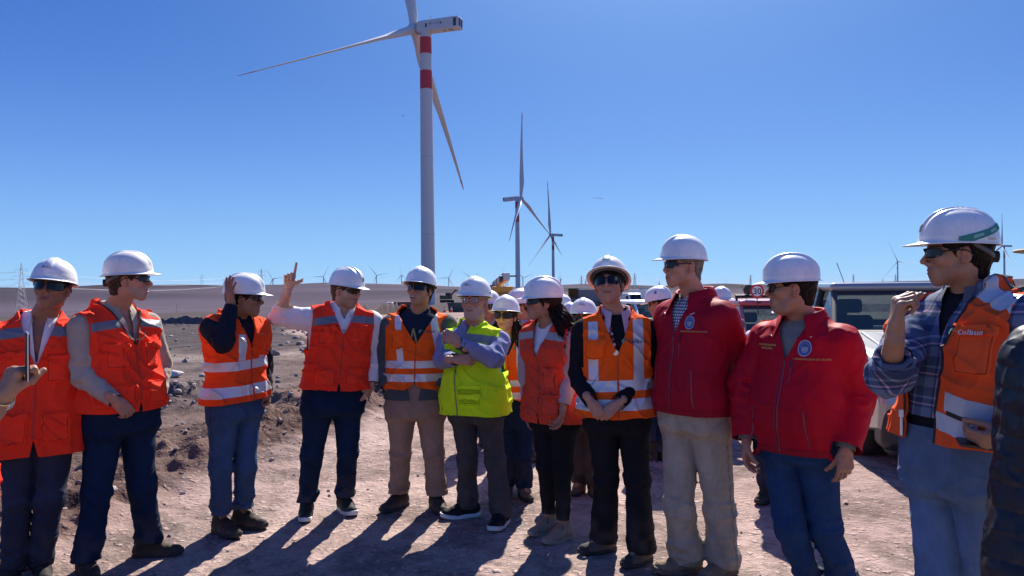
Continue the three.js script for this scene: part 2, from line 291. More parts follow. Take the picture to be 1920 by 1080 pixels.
// banks of dirt pushed up by the grader: steep on the near side
for (const R of RIDGES) {
  const n = 150, prof = [[-1.25, -0.05], [-0.95, 0.06], [-0.55, 0.62], [-0.2, 0.95], [0.15, 1.0], [0.7, 0.75], [1.6, 0.3], [3.0, -0.05]], pos = [], col = [], ix = [], c = new THREE.CatmullRomCurve3(R.p.map(p => V(p.x, 0, p.z))), pts = c.getSpacedPoints(n);
  for (let i = 0; i <= n; i++) { const p = pts[i], len = Math.hypot(p.x, p.z), ux = p.x / len, uz = p.z / len, e = sstep(0, 0.06, i / n) * sstep(1, 0.9, i / n), hh = R.h * e * (0.85 + 0.35 * n3(i * 0.21, 3, R.h * 9) + 0.15 * n3(i * 0.7, 5, R.h * 9)); for (const [o, q] of prof) { const off = o * R.h * 0.62 + 0.1 * R.h * n3(i * 0.3, o * 3, 7), x = p.x + ux * off, z = p.z + uz * off; pos.push(x, groundH(x, z, false) + Math.max(-0.05, q * hh + 0.05 * R.h * n3(i * 0.9, o * 5, 2)) - (q < 0 ? 0.05 : 0), z); const m = 1 + 0.25 * n3(i * 0.5, o * 4, 11); col.push(0.15 * m, 0.118 * m, 0.115 * m); } }
  const K = prof.length; for (let i = 0; i < n; i++) for (let k = 0; k < K - 1; k++) { const a = i * K + k; ix.push(a, a + 1, a + K, a + K, a + 1, a + K + 1); }
  const q = new THREE.BufferGeometry(); q.setAttribute('position', new THREE.BufferAttribute(new Float32Array(pos), 3)); q.setAttribute('color', new THREE.BufferAttribute(new Float32Array(col), 3)); q.setIndex(ix); q.computeVertexNormals();
  if (q.attributes.normal.getY(K * 70 + 4) < 0) { for (let t = 0; t < ix.length; t += 3) { const s = ix[t]; ix[t] = ix[t + 1]; ix[t + 1] = s; } q.setIndex(ix); q.computeVertexNormals(); }
  structure('dirt_bank', q, new THREE.MeshPhysicalMaterial({ vertexColors: true, roughness: 1, specularIntensity: 0.1 }));
}
// loose stones
function stoneGeo(seed, d = 1) { const g0 = new THREE.IcosahedronGeometry(1, d), R = rng(seed), ax = V(0.75 + R() * 0.5, 0.55 + R() * 0.3, 0.75 + R() * 0.5), p = g0.attributes.position; const cuts = []; for (let i = 0; i < 7; i++) cuts.push([V(R() - 0.5, R() - 0.5, R() - 0.5).normalize(), 0.62 + R() * 0.3]); const v = V(); for (let i = 0; i < p.count; i++) { v.fromBufferAttribute(p, i); for (const [n, c] of cuts) { const dd = v.dot(n); if (dd > c) v.addScaledVector(n, c - dd); } v.multiplyScalar(1 + 0.12 * n3(v.x * 3 + seed, v.y * 3, v.z * 3)).multiply(ax); p.setXYZ(i, v.x, v.y, v.z); } g0.computeVertexNormals(); return g0; }
const STONES = [3, 7, 11, 19].map(s => stoneGeo(s));
const stoneMat = std([1, 1, 1], 0.95);
{
  const R = rng(4242), list = STONES.map(() => []), q = new THREE.Quaternion(), e = new THREE.Euler();
  const addS = (x, z, r) => { const k = (R() * 4) | 0, t = 0.12 + R() * 0.15; list[k].push([x, groundH(x, z) + r * 0.1, z, r, t]); };
  for (let i = 0; i < 1900; i++) { const d = 3 + 9.5 * R(), u = -0.15 + 2.2 * Math.pow(R(), 0.8); addS(pl(EDGE, d) - u, -d, 0.004 + Math.pow(R(), 6) * 0.026); }
  for (let i = 0; i < 2000; i++) { const d = 6 + 34 * Math.pow(R(), 1.4), x = pl(EDGE, Math.min(d, 30)) - 1.5 - R() * (d * 0.75 + 1); addS(x, -d, (0.006 + Math.pow(R(), 6) * 0.07) * (0.55 + d / 40)); }
  for (let i = 0; i < 1500; i++) { const d = 3.2 + 12 * R(), x = pl(EDGE, d) + 0.1 + R() * (d * 0.75 + 3); addS(x, -d, 0.004 + Math.pow(R(), 5) * 0.014); }
  for (let i = 0; i < 1500; i++) { const d = 18 + 24 * R(), x = -3 + (R() - 0.3) * d * 0.9; addS(x, -d, 0.02 + Math.pow(R(), 4) * 0.12); }
  for (let i = 0; i < 260; i++) { const a = R() * 6.28, r = Math.pow(R(), 0.7) * 0.8; addS(-4.65 + Math.cos(a) * r, -10.6 + Math.sin(a) * r * 1.2, 0.008 + Math.pow(R(), 4) * 0.06); }
  list.forEach((L, k) => { const m = new THREE.InstancedMesh(STONES[k], stoneMat, L.length), M4 = new THREE.Matrix4(), c = new THREE.Color(); L.forEach(([x, y, z, r, t], i) => { q.setFromEuler(e.set(R() * 6, R() * 6, R() * 0.6)); M4.compose(V(x, y, z), q, V(r, r, r)); m.setMatrixAt(i, M4); m.setColorAt(i, c.setRGB(t * 1.3, t * 1.03, t * 0.95)); }); m.name = numbered('gravel'); m.castShadow = m.receiveShadow = true; tag(m, 'loose grey gravel stones scattered over the dirt and along the berm', 'gravel', null, 'stuff'); scene.add(m); });
}
{ // single stones large enough to point at
  const rock = (px, py, r, t, label, seed, group, sc) => { const p = G(px, py), g = stoneGeo(seed, 2), o = new THREE.Mesh(g, std([t * 1.1, t, t * 0.96], 0.95)); o.name = numbered('stone'); o.position.set(p.x, groundH(p.x, p.z) + r * 0.25, p.z); o.scale.set(r * (sc ?? 1), r, r); o.rotation.y = seed; o.castShadow = o.receiveShadow = true; tag(o, label, 'stone', group); scene.add(o); };
  rock(209, 957, 0.052, 0.3, 'pale fist-sized stone on dirt between legs of man in beige shirt', 21, null, 1.15);
  rock(322, 723, 0.13, 0.5, 'large pale flat rock on the dirt heap behind the man in beige shirt', 22, null, 1.6);
  rock(381, 716, 0.08, 0.25, 'brown rock just right of the large pale rock on the dirt heap', 23);
  rock(348, 680, 0.09, 0.22, 'dark upright rock standing alone on the flat above the dirt heap', 24);
  rock(522, 719, 0.05, 0.14, 'small dark stone on the flat just left of the pointing man', 25);
  rock(565, 646, 0.1, 0.22, 'grey stone on the flat under the raised elbow of the pointing man', 26);
  const sp = [[300, 812, 0.045], [345, 800, 0.04], [372, 846, 0.06], [520, 800, 0.05], [545, 770, 0.06], [528, 828, 0.045], [562, 796, 0.05], [690, 752, 0.05], [702, 738, 0.05], [510, 868, 0.04], [360, 868, 0.05], [330, 882, 0.045], [120, 985, 0.04], [115, 930, 0.04], [505, 655, 0.08], [330, 640, 0.09], [320, 655, 0.07], [690, 650, 0.07], [355, 650, 0.07], [690, 632, 0.09], [505, 640, 0.08]];
  sp.forEach(([x, y, r], i) => rock(x, y, r * 0.62, 0.16 + (i % 5) * 0.03, 'small angular stone lying in the rough dirt left of the road', 40 + i, 'angular stones in the dirt left of the road'));
}
{ // blue mountains far beyond the flat, right of centre
  const ridgeLine = (pts, d, depth) => { const n = 160, pos = [], ix = []; for (let i = 0; i <= n; i++) { const px = lerp(pts[0][0], pts[pts.length - 1][0], i / n), py = pl(pts, px) + 1.2 * n3(px * 0.09, 2, d) + 0.5 * n3(px * 0.4, 3, d), t = P(px, py, d), b = P(px, 560, d); pos.push(b.x, b.y - 60, b.z + depth * 0.4, t.x, t.y, t.z + depth * 0.15 * n3(px * 0.1, 5, 1), t.x, b.y - 60, t.z - depth); } for (let i = 0; i < n; i++) for (let k = 0; k < 2; k++) { const a = i * 3 + k; ix.push(a, a + 3, a + 1, a + 1, a + 3, a + 4); } const g = new THREE.BufferGeometry(); g.setAttribute('position', new THREE.BufferAttribute(new Float32Array(pos), 3)); g.setIndex(ix); g.computeVertexNormals(); return g; };
  structure('mountains', ridgeLine([[1100, 548], [1190, 545], [1212, 537], [1232, 543], [1290, 543], [1340, 541], [1372, 535], [1396, 533], [1420, 539], [1460, 543], [1530, 538], [1562, 530], [1580, 528], [1600, 533], [1635, 530], [1648, 527], [1664, 532], [1720, 536], [2000, 540]], 24000, 5000), std([0.2, 0.17, 0.17], 1));
}
// ------------------------------------------------------------------ people: heads, hands, hats, shoes
const FONT = await new FontLoader().loadAsync('fonts/droid/droid_sans_bold.typeface.json');
const SKIN = { tan: [0.36, 0.19, 0.115], fair: [0.47, 0.27, 0.185], red: [0.44, 0.225, 0.15], brown: [0.27, 0.135, 0.078] };
function headField(o) {
  const w = o.wide ?? 1, j = o.jaw ?? 1, ch = o.chin ?? 0, nl = o.nose ?? 1, f = o.female ? 1 : 0;
  const A = [
    [ell(0, 0.03, -0.014, 0.075 * (0.5 + 0.5 * w), 0.085, 0.094), 0.03],
    [ell(0, -0.026, 0.024, 0.06 * w, 0.08, 0.066), 0.03],
    [cap(V(-0.044 * w * j, -0.066, 0.008), V(0, -0.1 - ch * 0.3, 0.057 + ch), 0.0165, 0.019), 0.028],
    [cap(V(0.044 * w * j, -0.066, 0.008), V(0, -0.1 - ch * 0.3, 0.057 + ch), 0.0165, 0.019), 0.028],
    [ell(-0.043 * w, -0.025, 0.06, 0.021, 0.02, 0.022), 0.022], [ell(0.043 * w, -0.025, 0.06, 0.021, 0.02, 0.022), 0.022],
    [cap(V(-0.034, 0.02, 0.075), V(0, 0.021, 0.083), 0.0105 - f * 0.002, 0.01), 0.014], [cap(V(0.034, 0.02, 0.075), V(0, 0.021, 0.083), 0.0105 - f * 0.002, 0.01), 0.014],
    [cap(V(0, 0.004, 0.086), V(0, -0.034, 0.099 + 0.008 * nl), 0.0075, 0.0105 * (0.8 + 0.2 * nl)), 0.012],
    [ell(-0.0115, -0.042, 0.094, 0.0085, 0.0075, 0.011), 0.006], [ell(0.0115, -0.042, 0.094, 0.0085, 0.0075, 0.011), 0.006],
    [ell(0, -0.07, 0.078, 0.03, 0.022, 0.014), 0.02],
    [ell(0, -0.0655, 0.0895, 0.021, 0.0045, 0.007), 0.004], [ell(0, -0.0765, 0.0885, 0.0185, 0.0055, 0.0075), 0.004],
    [ell(-0.077 * (0.4 + 0.6 * w), -0.012, -0.012, 0.008, 0.03, 0.017), 0.008], [ell(0.077 * (0.4 + 0.6 * w), -0.012, -0.012, 0.008, 0.03, 0.017), 0.008],
    [ell(-0.075 * (0.4 + 0.6 * w), -0.034, -0.004, 0.008, 0.011, 0.009), 0.008], [ell(0.075 * (0.4 + 0.6 * w), -0.034, -0.004, 0.008, 0.011, 0.009), 0.008],
  ];
  if (o.fat) A.push([ell(0, -0.105, 0.025, 0.05 * o.fat, 0.03, 0.04), 0.03]);
  const eyeL = ell(-0.032, -0.001, 0.094, 0.015, 0.009, 0.014), eyeR = ell(0.032, -0.001, 0.094, 0.015, 0.009, 0.014);
  const mouth = o.mouth ? ell(0, -0.072, 0.095, 0.02, 0.0035 + 0.008 * o.mouth, 0.018) : ell(0, -0.0705, 0.101, 0.024, 0.0022, 0.012);
  const earHoleL = ell(-0.087 * (0.4 + 0.6 * w), -0.012, -0.008, 0.008, 0.016, 0.008), earHoleR = ell(0.087 * (0.4 + 0.6 * w), -0.012, -0.008, 0.008, 0.016, 0.008);
  return (x, y, z) => {
    let d = 1e3; for (const [p, k] of A) d = d > 1e2 ? p(x, y, z) : smin(d, p(x, y, z), k);
    d = smax(d, -eyeL(x, y, z), 0.01); d = smax(d, -eyeR(x, y, z), 0.01); d = smax(d, -mouth(x, y, z), 0.004);
    d = smax(d, -earHoleL(x, y, z), 0.005); return smax(d, -earHoleR(x, y, z), 0.005);
  };
}
function headGeo(o, skin, cell, neckFrom) {
  const f = headField(o), nk = cap(V(0, -0.055, -0.022), neckFrom, (o.female ? 0.047 : 0.057) * (o.neck ?? 1), (o.female ? 0.053 : 0.067) * (o.neck ?? 1));
  const F = (x, y, z) => smin(f(x, y, z), nk(x, y, z), 0.025);
  const lo = V(Math.min(-0.105, neckFrom.x - 0.07), Math.min(-0.15, neckFrom.y - 0.07), Math.min(-0.13, neckFrom.z - 0.07)), hi = V(0.105, 0.135, 0.135);
  const g = sdfMesh(F, lo, hi, cell);
  const beard = o.beard, bs = o.beardAmount ?? 0.6;
  paint(g, (x, y, z) => {
    let c = skin.slice(); const m = 1 + 0.16 * n3(x * 26, y * 26, z * 26) + 0.08 * n3(x * 90, y * 90, z * 90);
    const warm = Math.max(sstep(0.03, 0.0, Math.hypot(Math.abs(x) - 0.04, y + 0.03)) * 0.5, z > 0.095 ? 0.6 : 0, Math.abs(x) > 0.074 ? 0.7 : 0);
    c = [c[0] * m * (1 + 0.1 * warm), c[1] * m * (1 - 0.17 * warm), c[2] * m * (1 - 0.2 * warm)];
    const bz = sstep(-0.048, -0.062, y - Math.abs(x) * 0.15) * sstep(-0.01, 0.02, z) * sstep(-0.15, -0.115, y) * (1 - sstep(0.012, 0.02, 0.0) ), lip = Math.abs(y + 0.071) < 0.0095 && Math.abs(x) < 0.024 && z > 0.078;
    const tash = sstep(0.03, 0.024, Math.abs(x)) * (y > -0.066 && y < -0.05 && z > 0.08 ? 1 : 0);
    if (beard) { const k = clamp(bz * bs * (0.75 + 0.5 * n3(x * 300, y * 160, z * 300)) + tash * bs * 0.8, 0, 1); c = c.map((v, i) => lerp(v, beard[i], k)); }
    if (lip) c = o.female ? [skin[0] * 0.95, skin[1] * 0.52, skin[2] * 0.6] : [skin[0] * 0.88, skin[1] * 0.68, skin[2] * 0.72];
    if (o.mouth && Math.hypot(x / 0.019, (y + 0.072) / (0.003 + 0.008 * o.mouth)) < 1 && z < 0.094) c = y > -0.071 ? [0.6, 0.55, 0.48] : [0.12, 0.03, 0.03];
    if (!beard || true) { const br = Math.abs(Math.abs(x) - 0.033) < 0.02 && y > 0.0165 && y < 0.0255 && z > 0.06; if (br) c = (o.brow ?? [0.03, 0.02, 0.015]).slice(); }
    return c;
  });
  const eyes = [];
  for (const s of [-1, 1]) { const e = new THREE.SphereGeometry(0.0115, 14, 10).toNonIndexed(); e.translate(s * 0.032, -0.001, 0.0765); paint(e, (x, y, z) => { const r = Math.hypot(x - s * 0.032, y + 0.001); return z > 0.078 && r < 0.0028 ? [0.01, 0.01, 0.01] : z > 0.078 && r < 0.0058 ? [0.06, 0.035, 0.02] : Math.abs(y + 0.001) > 0.0055 ? skin.map(v => v * 0.8) : [0.6, 0.56, 0.52]; }); eyes.push(e); }
  return merge([g, ...eyes]);
}
// a hand at its wrist: fingers along +y, palm facing +z, thumb towards +x times side
function handGeo(side, pose, skin, cell) {
  const s = side, curl = pose.curl, spread = pose.spread ?? 3;
  const palm = [], fing = [];
  const K = [[0.026, 0.09], [0.0085, 0.094], [-0.01, 0.091], [-0.027, 0.082]], L = [[0.043, 0.026, 0.021], [0.047, 0.029, 0.022], [0.043, 0.027, 0.021], [0.034, 0.02, 0.019]];
  palm.push(cap(V(0, -0.045, 0), V(0, 0.01, 0), 0.0265, 0.024));
  K.forEach(([x, y], i) => {
    palm.push(cap(V(x * 0.55 * s, 0.012, 0), V(x * s, y - 0.006, 0.0), 0.0155, 0.0125));
    let a = 0, p = V(x * s, y - 0.004, 0), sp = (1.3 - i) * spread * DEG * s, r = i === 3 ? 0.0085 : 0.0098; const chain = [];
    for (let b = 0; b < 3; b++) { a += curl[i][b] * DEG; const q = V(p.x + Math.sin(sp) * Math.cos(a) * L[i][b], p.y + Math.cos(a) * Math.cos(sp) * L[i][b], p.z + Math.sin(a) * L[i][b]); chain.push(cap(p, q, r, r * 0.9)); p = q; r *= 0.9; }
    fing.push(chain);
  });
  palm.push(cap(V(0.012 * s, 0.018, 0.006), V(0.027 * s, 0.05, 0.01), 0.017, 0.014));
  const td = pose.thumb ?? [0.65, 0.7, 0.3], tb = pose.thumbBend ?? [0, -0.3, 0.2], tl = [0.042, 0.034, 0.027]; let p = V(0.024 * s, 0.03, 0.008), d = V(td[0] * s, td[1], td[2]).normalize(), r = 0.0135; const tc = [];
  for (let b = 0; b < 3; b++) { const q = p.clone().addScaledVector(d, tl[b]); tc.push(cap(p, q, r, r * 0.88)); p = q; r *= 0.88; d.add(V(tb[0] * s, tb[1], tb[2]).multiplyScalar(0.6)).normalize(); }
  fing.push(tc);
  const F = (x, y, z) => {
    let d = 1e3; for (const q of palm) d = d > 1e2 ? q(x, y, z) : smin(d, q(x, y, z), 0.014);
    d += 0; let m = 1e3;
    for (const c of fing) { let e = 1e3; for (const q of c) e = e > 1e2 ? q(x, y, z) : smin(e, q(x, y, z), 0.004); m = Math.min(m, e); }
    return smin(d, m, 0.009);
  };
  const g = sdfMesh((x, y, z) => F(x, y, z), V(-0.085, -0.075, -0.06), V(0.085, 0.2, 0.11), cell);
  return paint(g, (x, y, z) => { const m = 1 + 0.12 * n3(x * 60, y * 60, z * 60); const k = z > 0.008 ? 1.06 : 1; return [skin[0] * m * k, skin[1] * m, skin[2] * m]; });
}
const HAND = {
  relaxed: { curl: [[22, 28, 15], [28, 32, 18], [33, 35, 20], [38, 36, 20]], thumb: [0.3, 0.85, 0.45] },
  pointing: { curl: [[4, 4, 2], [78, 95, 55], [82, 98, 55], [84, 95, 55]], thumb: [0.85, 0.5, 0.05], thumbBend: [0.1, 0.05, 0] },
  flat: { curl: [[6, 8, 5], [10, 12, 6], [12, 14, 8], [16, 16, 8]], thumb: [0.5, 0.8, 0.25], spread: 4 },
  pinch: { curl: [[62, 62, 30], [68, 66, 35], [72, 70, 40], [76, 70, 40]], thumb: [0.15, 0.75, 0.75], thumbBend: [-0.3, 0.2, 0.1] },
  fist: { curl: [[60, 80, 45], [66, 85, 50], [70, 85, 50], [72, 80, 50]], thumb: [0.1, 0.85, 0.6], thumbBend: [-0.4, 0.1, 0.2] },
  grip: { curl: [[48, 45, 25], [52, 50, 30], [56, 52, 30], [60, 52, 30]], thumb: [0.25, 0.8, 0.6], thumbBend: [-0.2, 0.1, 0.1] },
  clasp: { curl: [[40, 45, 25], [42, 48, 25], [44, 48, 25], [46, 45, 25]], thumb: [0.1, 0.9, 0.45] },
};
const handCache = {};
function hand(side, pose, skinName, cell) { const k = [side, pose, skinName, cell].join(); return (handCache[k] ??= handGeo(side, HAND[pose], SKIN[skinName], cell)).clone(); }

// a hard hat in the head's frame; style: 'peak' (front peak, single ridge), 'rib' (three ribs), 'brim' (brim all round)
function hatGeo(style) {
  const NA = 88, pos = [], uvs = [];
  const rimY = 0.029;
  const at = (phi, t, off) => {
    // t 0..1 dome from crown to rim, 1..2 brim outwards
    const s = Math.sin(phi), c = Math.cos(phi), front = Math.max(0, c), a = 0.108, b = c > 0 ? 0.129 : 0.131, H = 0.126;
    if (t <= 1) {
      const e = t * Math.PI / 2, sh = Math.pow(Math.sin(e), 0.86), x = s * a * sh, z = c * b * sh; let y = rimY + 0.006 + (H) * Math.pow(Math.cos(e), 0.92);
      let bump = 0; const along = sstep(0.98, 0.72, t);
      if (style === 'rib') { for (const q of [-0.036, 0, 0.036]) bump += sstep(0.011, 0.005, Math.abs(x - q)) * (q ? 0.0035 : 0.0065); bump *= along; }
      else if (style === 'ridge') bump = along * sstep(0.04, 0.026, Math.abs(x)) * 0.0085;
      else bump = along * sstep(0.024, 0.012, Math.abs(x)) * 0.006;
      bump += 0.0022 * sstep(0.86, 0.9, t);
      const k = 1 + (bump + off) / 0.125; return [x * k, (y - rimY) * k + rimY, z * k - 0.004];
    }
    const u = t - 1; let w;
    if (style === 'brim') w = 0.016 + 0.028 * Math.pow(front, 1.5);
    else w = 0.006 + 0.045 * Math.pow(front, 3);
    const r = u * w, x = s * (a + 0.003 + r * (style === 'brim' ? 1 : 0.9)), z = c * (b + 0.003 + r);
    const y = rimY + 0.004 - (style === 'brim' ? 0.3 : 0.2) * r - (style === 'brim' ? 0 : 0.004 * front * u) + off * 1.0 + 0.012 * (1 - Math.abs(c)) * 0.0;
    return [x, y, z - 0.004];
  };
  const T = []; for (let i = 0; i <= 22; i++) T.push([i / 22, 0]); for (let i = 1; i <= 6; i++) T.push([1 + i / 6, 0]);
  for (let i = 6; i >= 0; i--) T.push([1 + i / 6, -0.0035]); for (let i = 20; i >= 0; i--) T.push([i / 21, -0.0035]);
  for (const [t, o] of T) for (let i = 0; i < NA; i++) { pos.push(...at(i / NA * 2 * Math.PI, t, o)); const a = i / NA * 2 * Math.PI; uvs.push(Math.sin(a) * t * 0.5 + 0.5, Math.cos(a) * t * 0.5 + 0.5); }
  const ix = []; for (let r = 0; r < T.length - 1; r++) for (let i = 0; i < NA; i++) { const a = r * NA + i, b = r * NA + (i + 1) % NA; ix.push(a, a + NA, b, b, a + NA, b + NA); }
  const g = new THREE.BufferGeometry(); g.setAttribute('position', new THREE.BufferAttribute(new Float32Array(pos), 3)); g.setAttribute('uv', new THREE.BufferAttribute(new Float32Array(uvs), 2)); g.setIndex(ix); g.computeVertexNormals();
  return { geo: g, at };
}
const HATS = Object.fromEntries(['peak', 'rib', 'ridge', 'brim'].map(k => [k, hatGeo(k)]));
const scuff = seed => tex(512, 512, (u, v) => { let q = 0.965 + 0.03 * pn(u * 5, v * 5, 5, seed) + 0.02 * pn(u * 40, v * 40, 40, seed + 1); const s1 = pn(u * 9 + pn(u * 4, v * 4, 4, seed) * 0.5, v * 60, 60, seed + 2); if (s1 > 0.75) q -= (s1 - 0.75) * 0.4; const d = pn(u * 16, v * 16, 16, seed + 3); if (d > 0.5) q -= (d - 0.5) * 0.07; return [q, q * 0.993, q * 0.98]; }, true);
const hatMat = new THREE.MeshPhysicalMaterial({ color: new THREE.Color().setRGB(0.86, 0.86, 0.86), map: scuff(51), roughness: 0.32, clearcoat: 0.35, clearcoatRoughness: 0.2,
  bumpMap: tex(128, 128, (u, v) => 0.5 + 0.3 * pn(u * 6, v * 6, 6, 3) + 0.2 * pn(u * 30, v * 30, 30, 4)), bumpScale: 0.0006 });
const dirtHat = new THREE.MeshPhysicalMaterial({ color: new THREE.Color().setRGB(0.84, 0.82, 0.79), map: scuff(77), roughness: 0.42, clearcoat: 0.2, clearcoatRoughness: 0.3 });
const M = {
  black: std([0.018, 0.018, 0.02], 0.7), rubber: std([0.03, 0.03, 0.032], 0.85), grey: std([0.3, 0.3, 0.31], 0.6), dgrey: std([0.09, 0.09, 0.1], 0.6), white: std([0.8, 0.8, 0.8], 0.5), whiteSole: std([0.65, 0.66, 0.66], 0.7),
  lens: new THREE.MeshPhysicalMaterial({ color: new THREE.Color().setRGB(0.008, 0.008, 0.011), roughness: 0.12, specularIntensity: 0.7 }),
  clear: new THREE.MeshPhysicalMaterial({ color: new THREE.Color().setRGB(0.95, 0.95, 0.95), roughness: 0.03, transmission: 1, thickness: 0 }),
  tape: std([0.62, 0.63, 0.65], 0.38, { metalness: 0.15, bumpMap: tex(64, 64, (u, v) => 0.5 + 0.5 * Math.sin(u * 16 * Math.PI) * Math.sin(v * 16 * Math.PI)), bumpScale: 0.0004 }),
  tapeGrey: std([0.15, 0.165, 0.19], 0.55), metal: std([0.55, 0.55, 0.56], 0.3, { metalness: 0.9 }), gold: std([0.75, 0.5, 0.16], 0.5), goldMetal: std([0.8, 0.6, 0.25], 0.25, { metalness: 1 }),
  skin: new THREE.MeshPhysicalMaterial({ color: 0xffffff, vertexColors: true, roughness: 0.55, sheen: 0.15, sheenRoughness: 0.5, sheenColor: new THREE.Color(0.5, 0.35, 0.3) }),
  eva: std([0.75, 0.74, 0.72], 0.6),
};
// sunglasses in the head's frame
function lensGeo(kind, side) {
  const NX = 14, NY = 8, pos = [], ix = [];
  const a0 = 5, a1 = kind === 'wrap' ? 64 : kind === 'round' ? 40 : 52;
  const f = (u, v, off) => { // u 0..1 outwards, v -1..1
    const ang = lerp(a0, a1, u) * DEG * side, w = kind === 'wrap' ? 0.0265 : kind === 'round' ? 0.024 : 0.0195, hh = w * Math.pow(Math.max(0.02, 1 - Math.pow(Math.abs(u * 2 - 0.86) / 1.16, kind === 'round' ? 2 : 3.2)), 0.5) * (v < 0 ? 1.0 : 0.8);
    const R = 1 + off; return [Math.sin(ang) * 0.083 * R, 0.0 + v * hh + (kind === 'wrap' ? 0.004 * u : 0), Math.cos(ang) * 0.107 * R - 0.006];
  };
  for (const off of [0, -0.025]) for (let j = 0; j <= NY; j++) for (let i = 0; i <= NX; i++) pos.push(...f(i / NX, j / NY * 2 - 1, off));
  const W = NX + 1, B = W * (NY + 1);
  for (let j = 0; j < NY; j++) for (let i = 0; i < NX; i++) { const a = j * W + i; ix.push(a, a + 1, a + W, a + 1, a + W + 1, a + W, B + a, B + a + W, B + a + 1, B + a + 1, B + a + W, B + a + W + 1); }
  const rim = []; for (let i = 0; i < NX; i++) rim.push([i, i + 1]); for (let j = 0; j < NY; j++) rim.push([j * W + NX, (j + 1) * W + NX]); for (let i = NX; i > 0; i--) rim.push([NY * W + i, NY * W + i - 1]); for (let j = NY; j > 0; j--) rim.push([j * W, (j - 1) * W]);
  for (const [a, b] of rim) ix.push(a, B + a, b, b, B + a, B + b);
  const g = new THREE.BufferGeometry(); g.setAttribute('position', new THREE.BufferAttribute(new Float32Array(pos), 3)); g.setIndex(ix); g.computeVertexNormals(); g.rim = f; return g;
}
function glassesParts(kind) {
  const frame = [], lens = [];
  for (const s of [-1, 1]) {
    const L = lensGeo(kind, s); lens.push(L);
    const top = []; for (let i = 0; i <= 10; i++) top.push(V(...L.rim(i / 10, 1, 0.02))); frame.push(tube(top, kind === 'round' ? 0.0012 : 0.0026, 16, 5));
    if (kind !== 'wrap') { const bot = []; for (let i = 0; i <= 10; i++) bot.push(V(...L.rim(i / 10, -1, 0.02))); frame.push(tube(bot, 0.0012, 16, 5)); }
    const e = V(...L.rim(1, 0.3, 0.02)); frame.push(tube([e, V(s * 0.081, 0.007, 0.03), V(s * 0.083, 0.004, -0.015), V(s * 0.08, -0.012, -0.035)], kind === 'round' ? 0.0014 : 0.003, 14, 5));
  }
  frame.push(tube([V(-0.008, 0.006, 0.1), V(0, 0.01, 0.105), V(0.008, 0.006, 0.1)], 0.0025, 6, 5));
  return { frame: merge(frame), lens };
}
const GLASSES = Object.fromEntries(['wrap', 'square', 'round'].map(k => [k, glassesParts(k)]));
// shoes: ankle at the origin's ground point, toe along +z
function shoeKit(high, slim) {
  const k = slim ? 0.92 : 1;
  const up = [cap(V(0, 0.045, -0.055), V(0, 0.04, 0.06), 0.037 * k, 0.042 * k), cap(V(0, 0.038, 0.06), V(0, 0.03, 0.15), 0.041 * k, 0.037 * k), cap(V(0, 0.06, -0.03), V(0, 0.075, 0.04), 0.036 * k, 0.03 * k), cap(V(0, 0.06, -0.028), V(0, high ? 0.165 : 0.105, -0.03), 0.038 * k, 0.043 * k)];
  const F = (x, y, z) => { let d = up[0](x, y, z); for (let i = 1; i < 4; i++) d = smin(d, up[i](x, y, z), 0.035); d += 0.0015 * n3(x * 55, y * 40, z * 55) * 1.5; d = smax(d, 0.012 - y, 0.006); return Math.max(d, y - (high ? 0.172 : 0.108)); };
  const upper = sdfMesh(F, V(-0.07, 0, -0.12), V(0.07, 0.2, 0.21), 0.0065);
  const s1 = cap(V(0, 0, -0.055), V(0, 0, 0.05), 0.041 * k, 0.046 * k), s2 = cap(V(0, 0, 0.05), V(0, 0, 0.15), 0.046 * k, 0.041 * k);
  const S = (x, y, z) => { let d = smin(s1(x, 0, z), s2(x, 0, z), 0.02); d = smax(d, Math.abs(y - 0.014 - 0.02 * sstep(0.1, 0.2, z)) - (0.015 - 0.004 * (high && z > -0.02 && z < 0.02 ? 1 : 0)), 0.005); return d; };
  const sole = sdfMesh(S, V(-0.065, -0.01, -0.115), V(0.065, 0.06, 0.21), 0.006);
  const toe = lift(clip(sdfMesh(F, V(-0.07, 0, 0.1), V(0.07, 0.1, 0.21), 0.006), (x, y, z) => z - 0.142 + Math.max(0, y - 0.03) * 0.6), 0.003);
  const lace = []; for (let i = 0; i < (high ? 6 : 4); i++) { const z = 0.085 - i * 0.024, y0 = 0.076 + i * (i > 3 ? 0.02 : 0.0085); for (const q of [-1, 1]) lace.push(tube([V(-0.021 * q, y0 - 0.006, z), V(0, y0 + 0.006, z - 0.007), V(0.021 * q, y0 + 0.001, z - 0.014)], 0.0028, 6, 4)); }
  lace.push(tube([V(0, 0.1, 0.02), V(-0.03, 0.115, 0.04), V(-0.035, 0.085, 0.045), V(0, 0.097, 0.025)], 0.0022, 12, 4), tube([V(0, 0.1, 0.02), V(0.03, 0.117, 0.035), V(0.038, 0.085, 0.04), V(0, 0.097, 0.025)], 0.0022, 12, 4));
  return { upper, sole, toe, lace: merge(lace) };
}
const SHOE = { boot: shoeKit(true), sneaker: shoeKit(false), slimBoot: shoeKit(true, true) };
function flatText(str, size, x, y) { const g = new TextGeometry(str, { font: FONT, size, depth: 0.0008, curveSegments: 3 }); g.deleteAttribute('uv'); return g.translate(x, y, 0); }
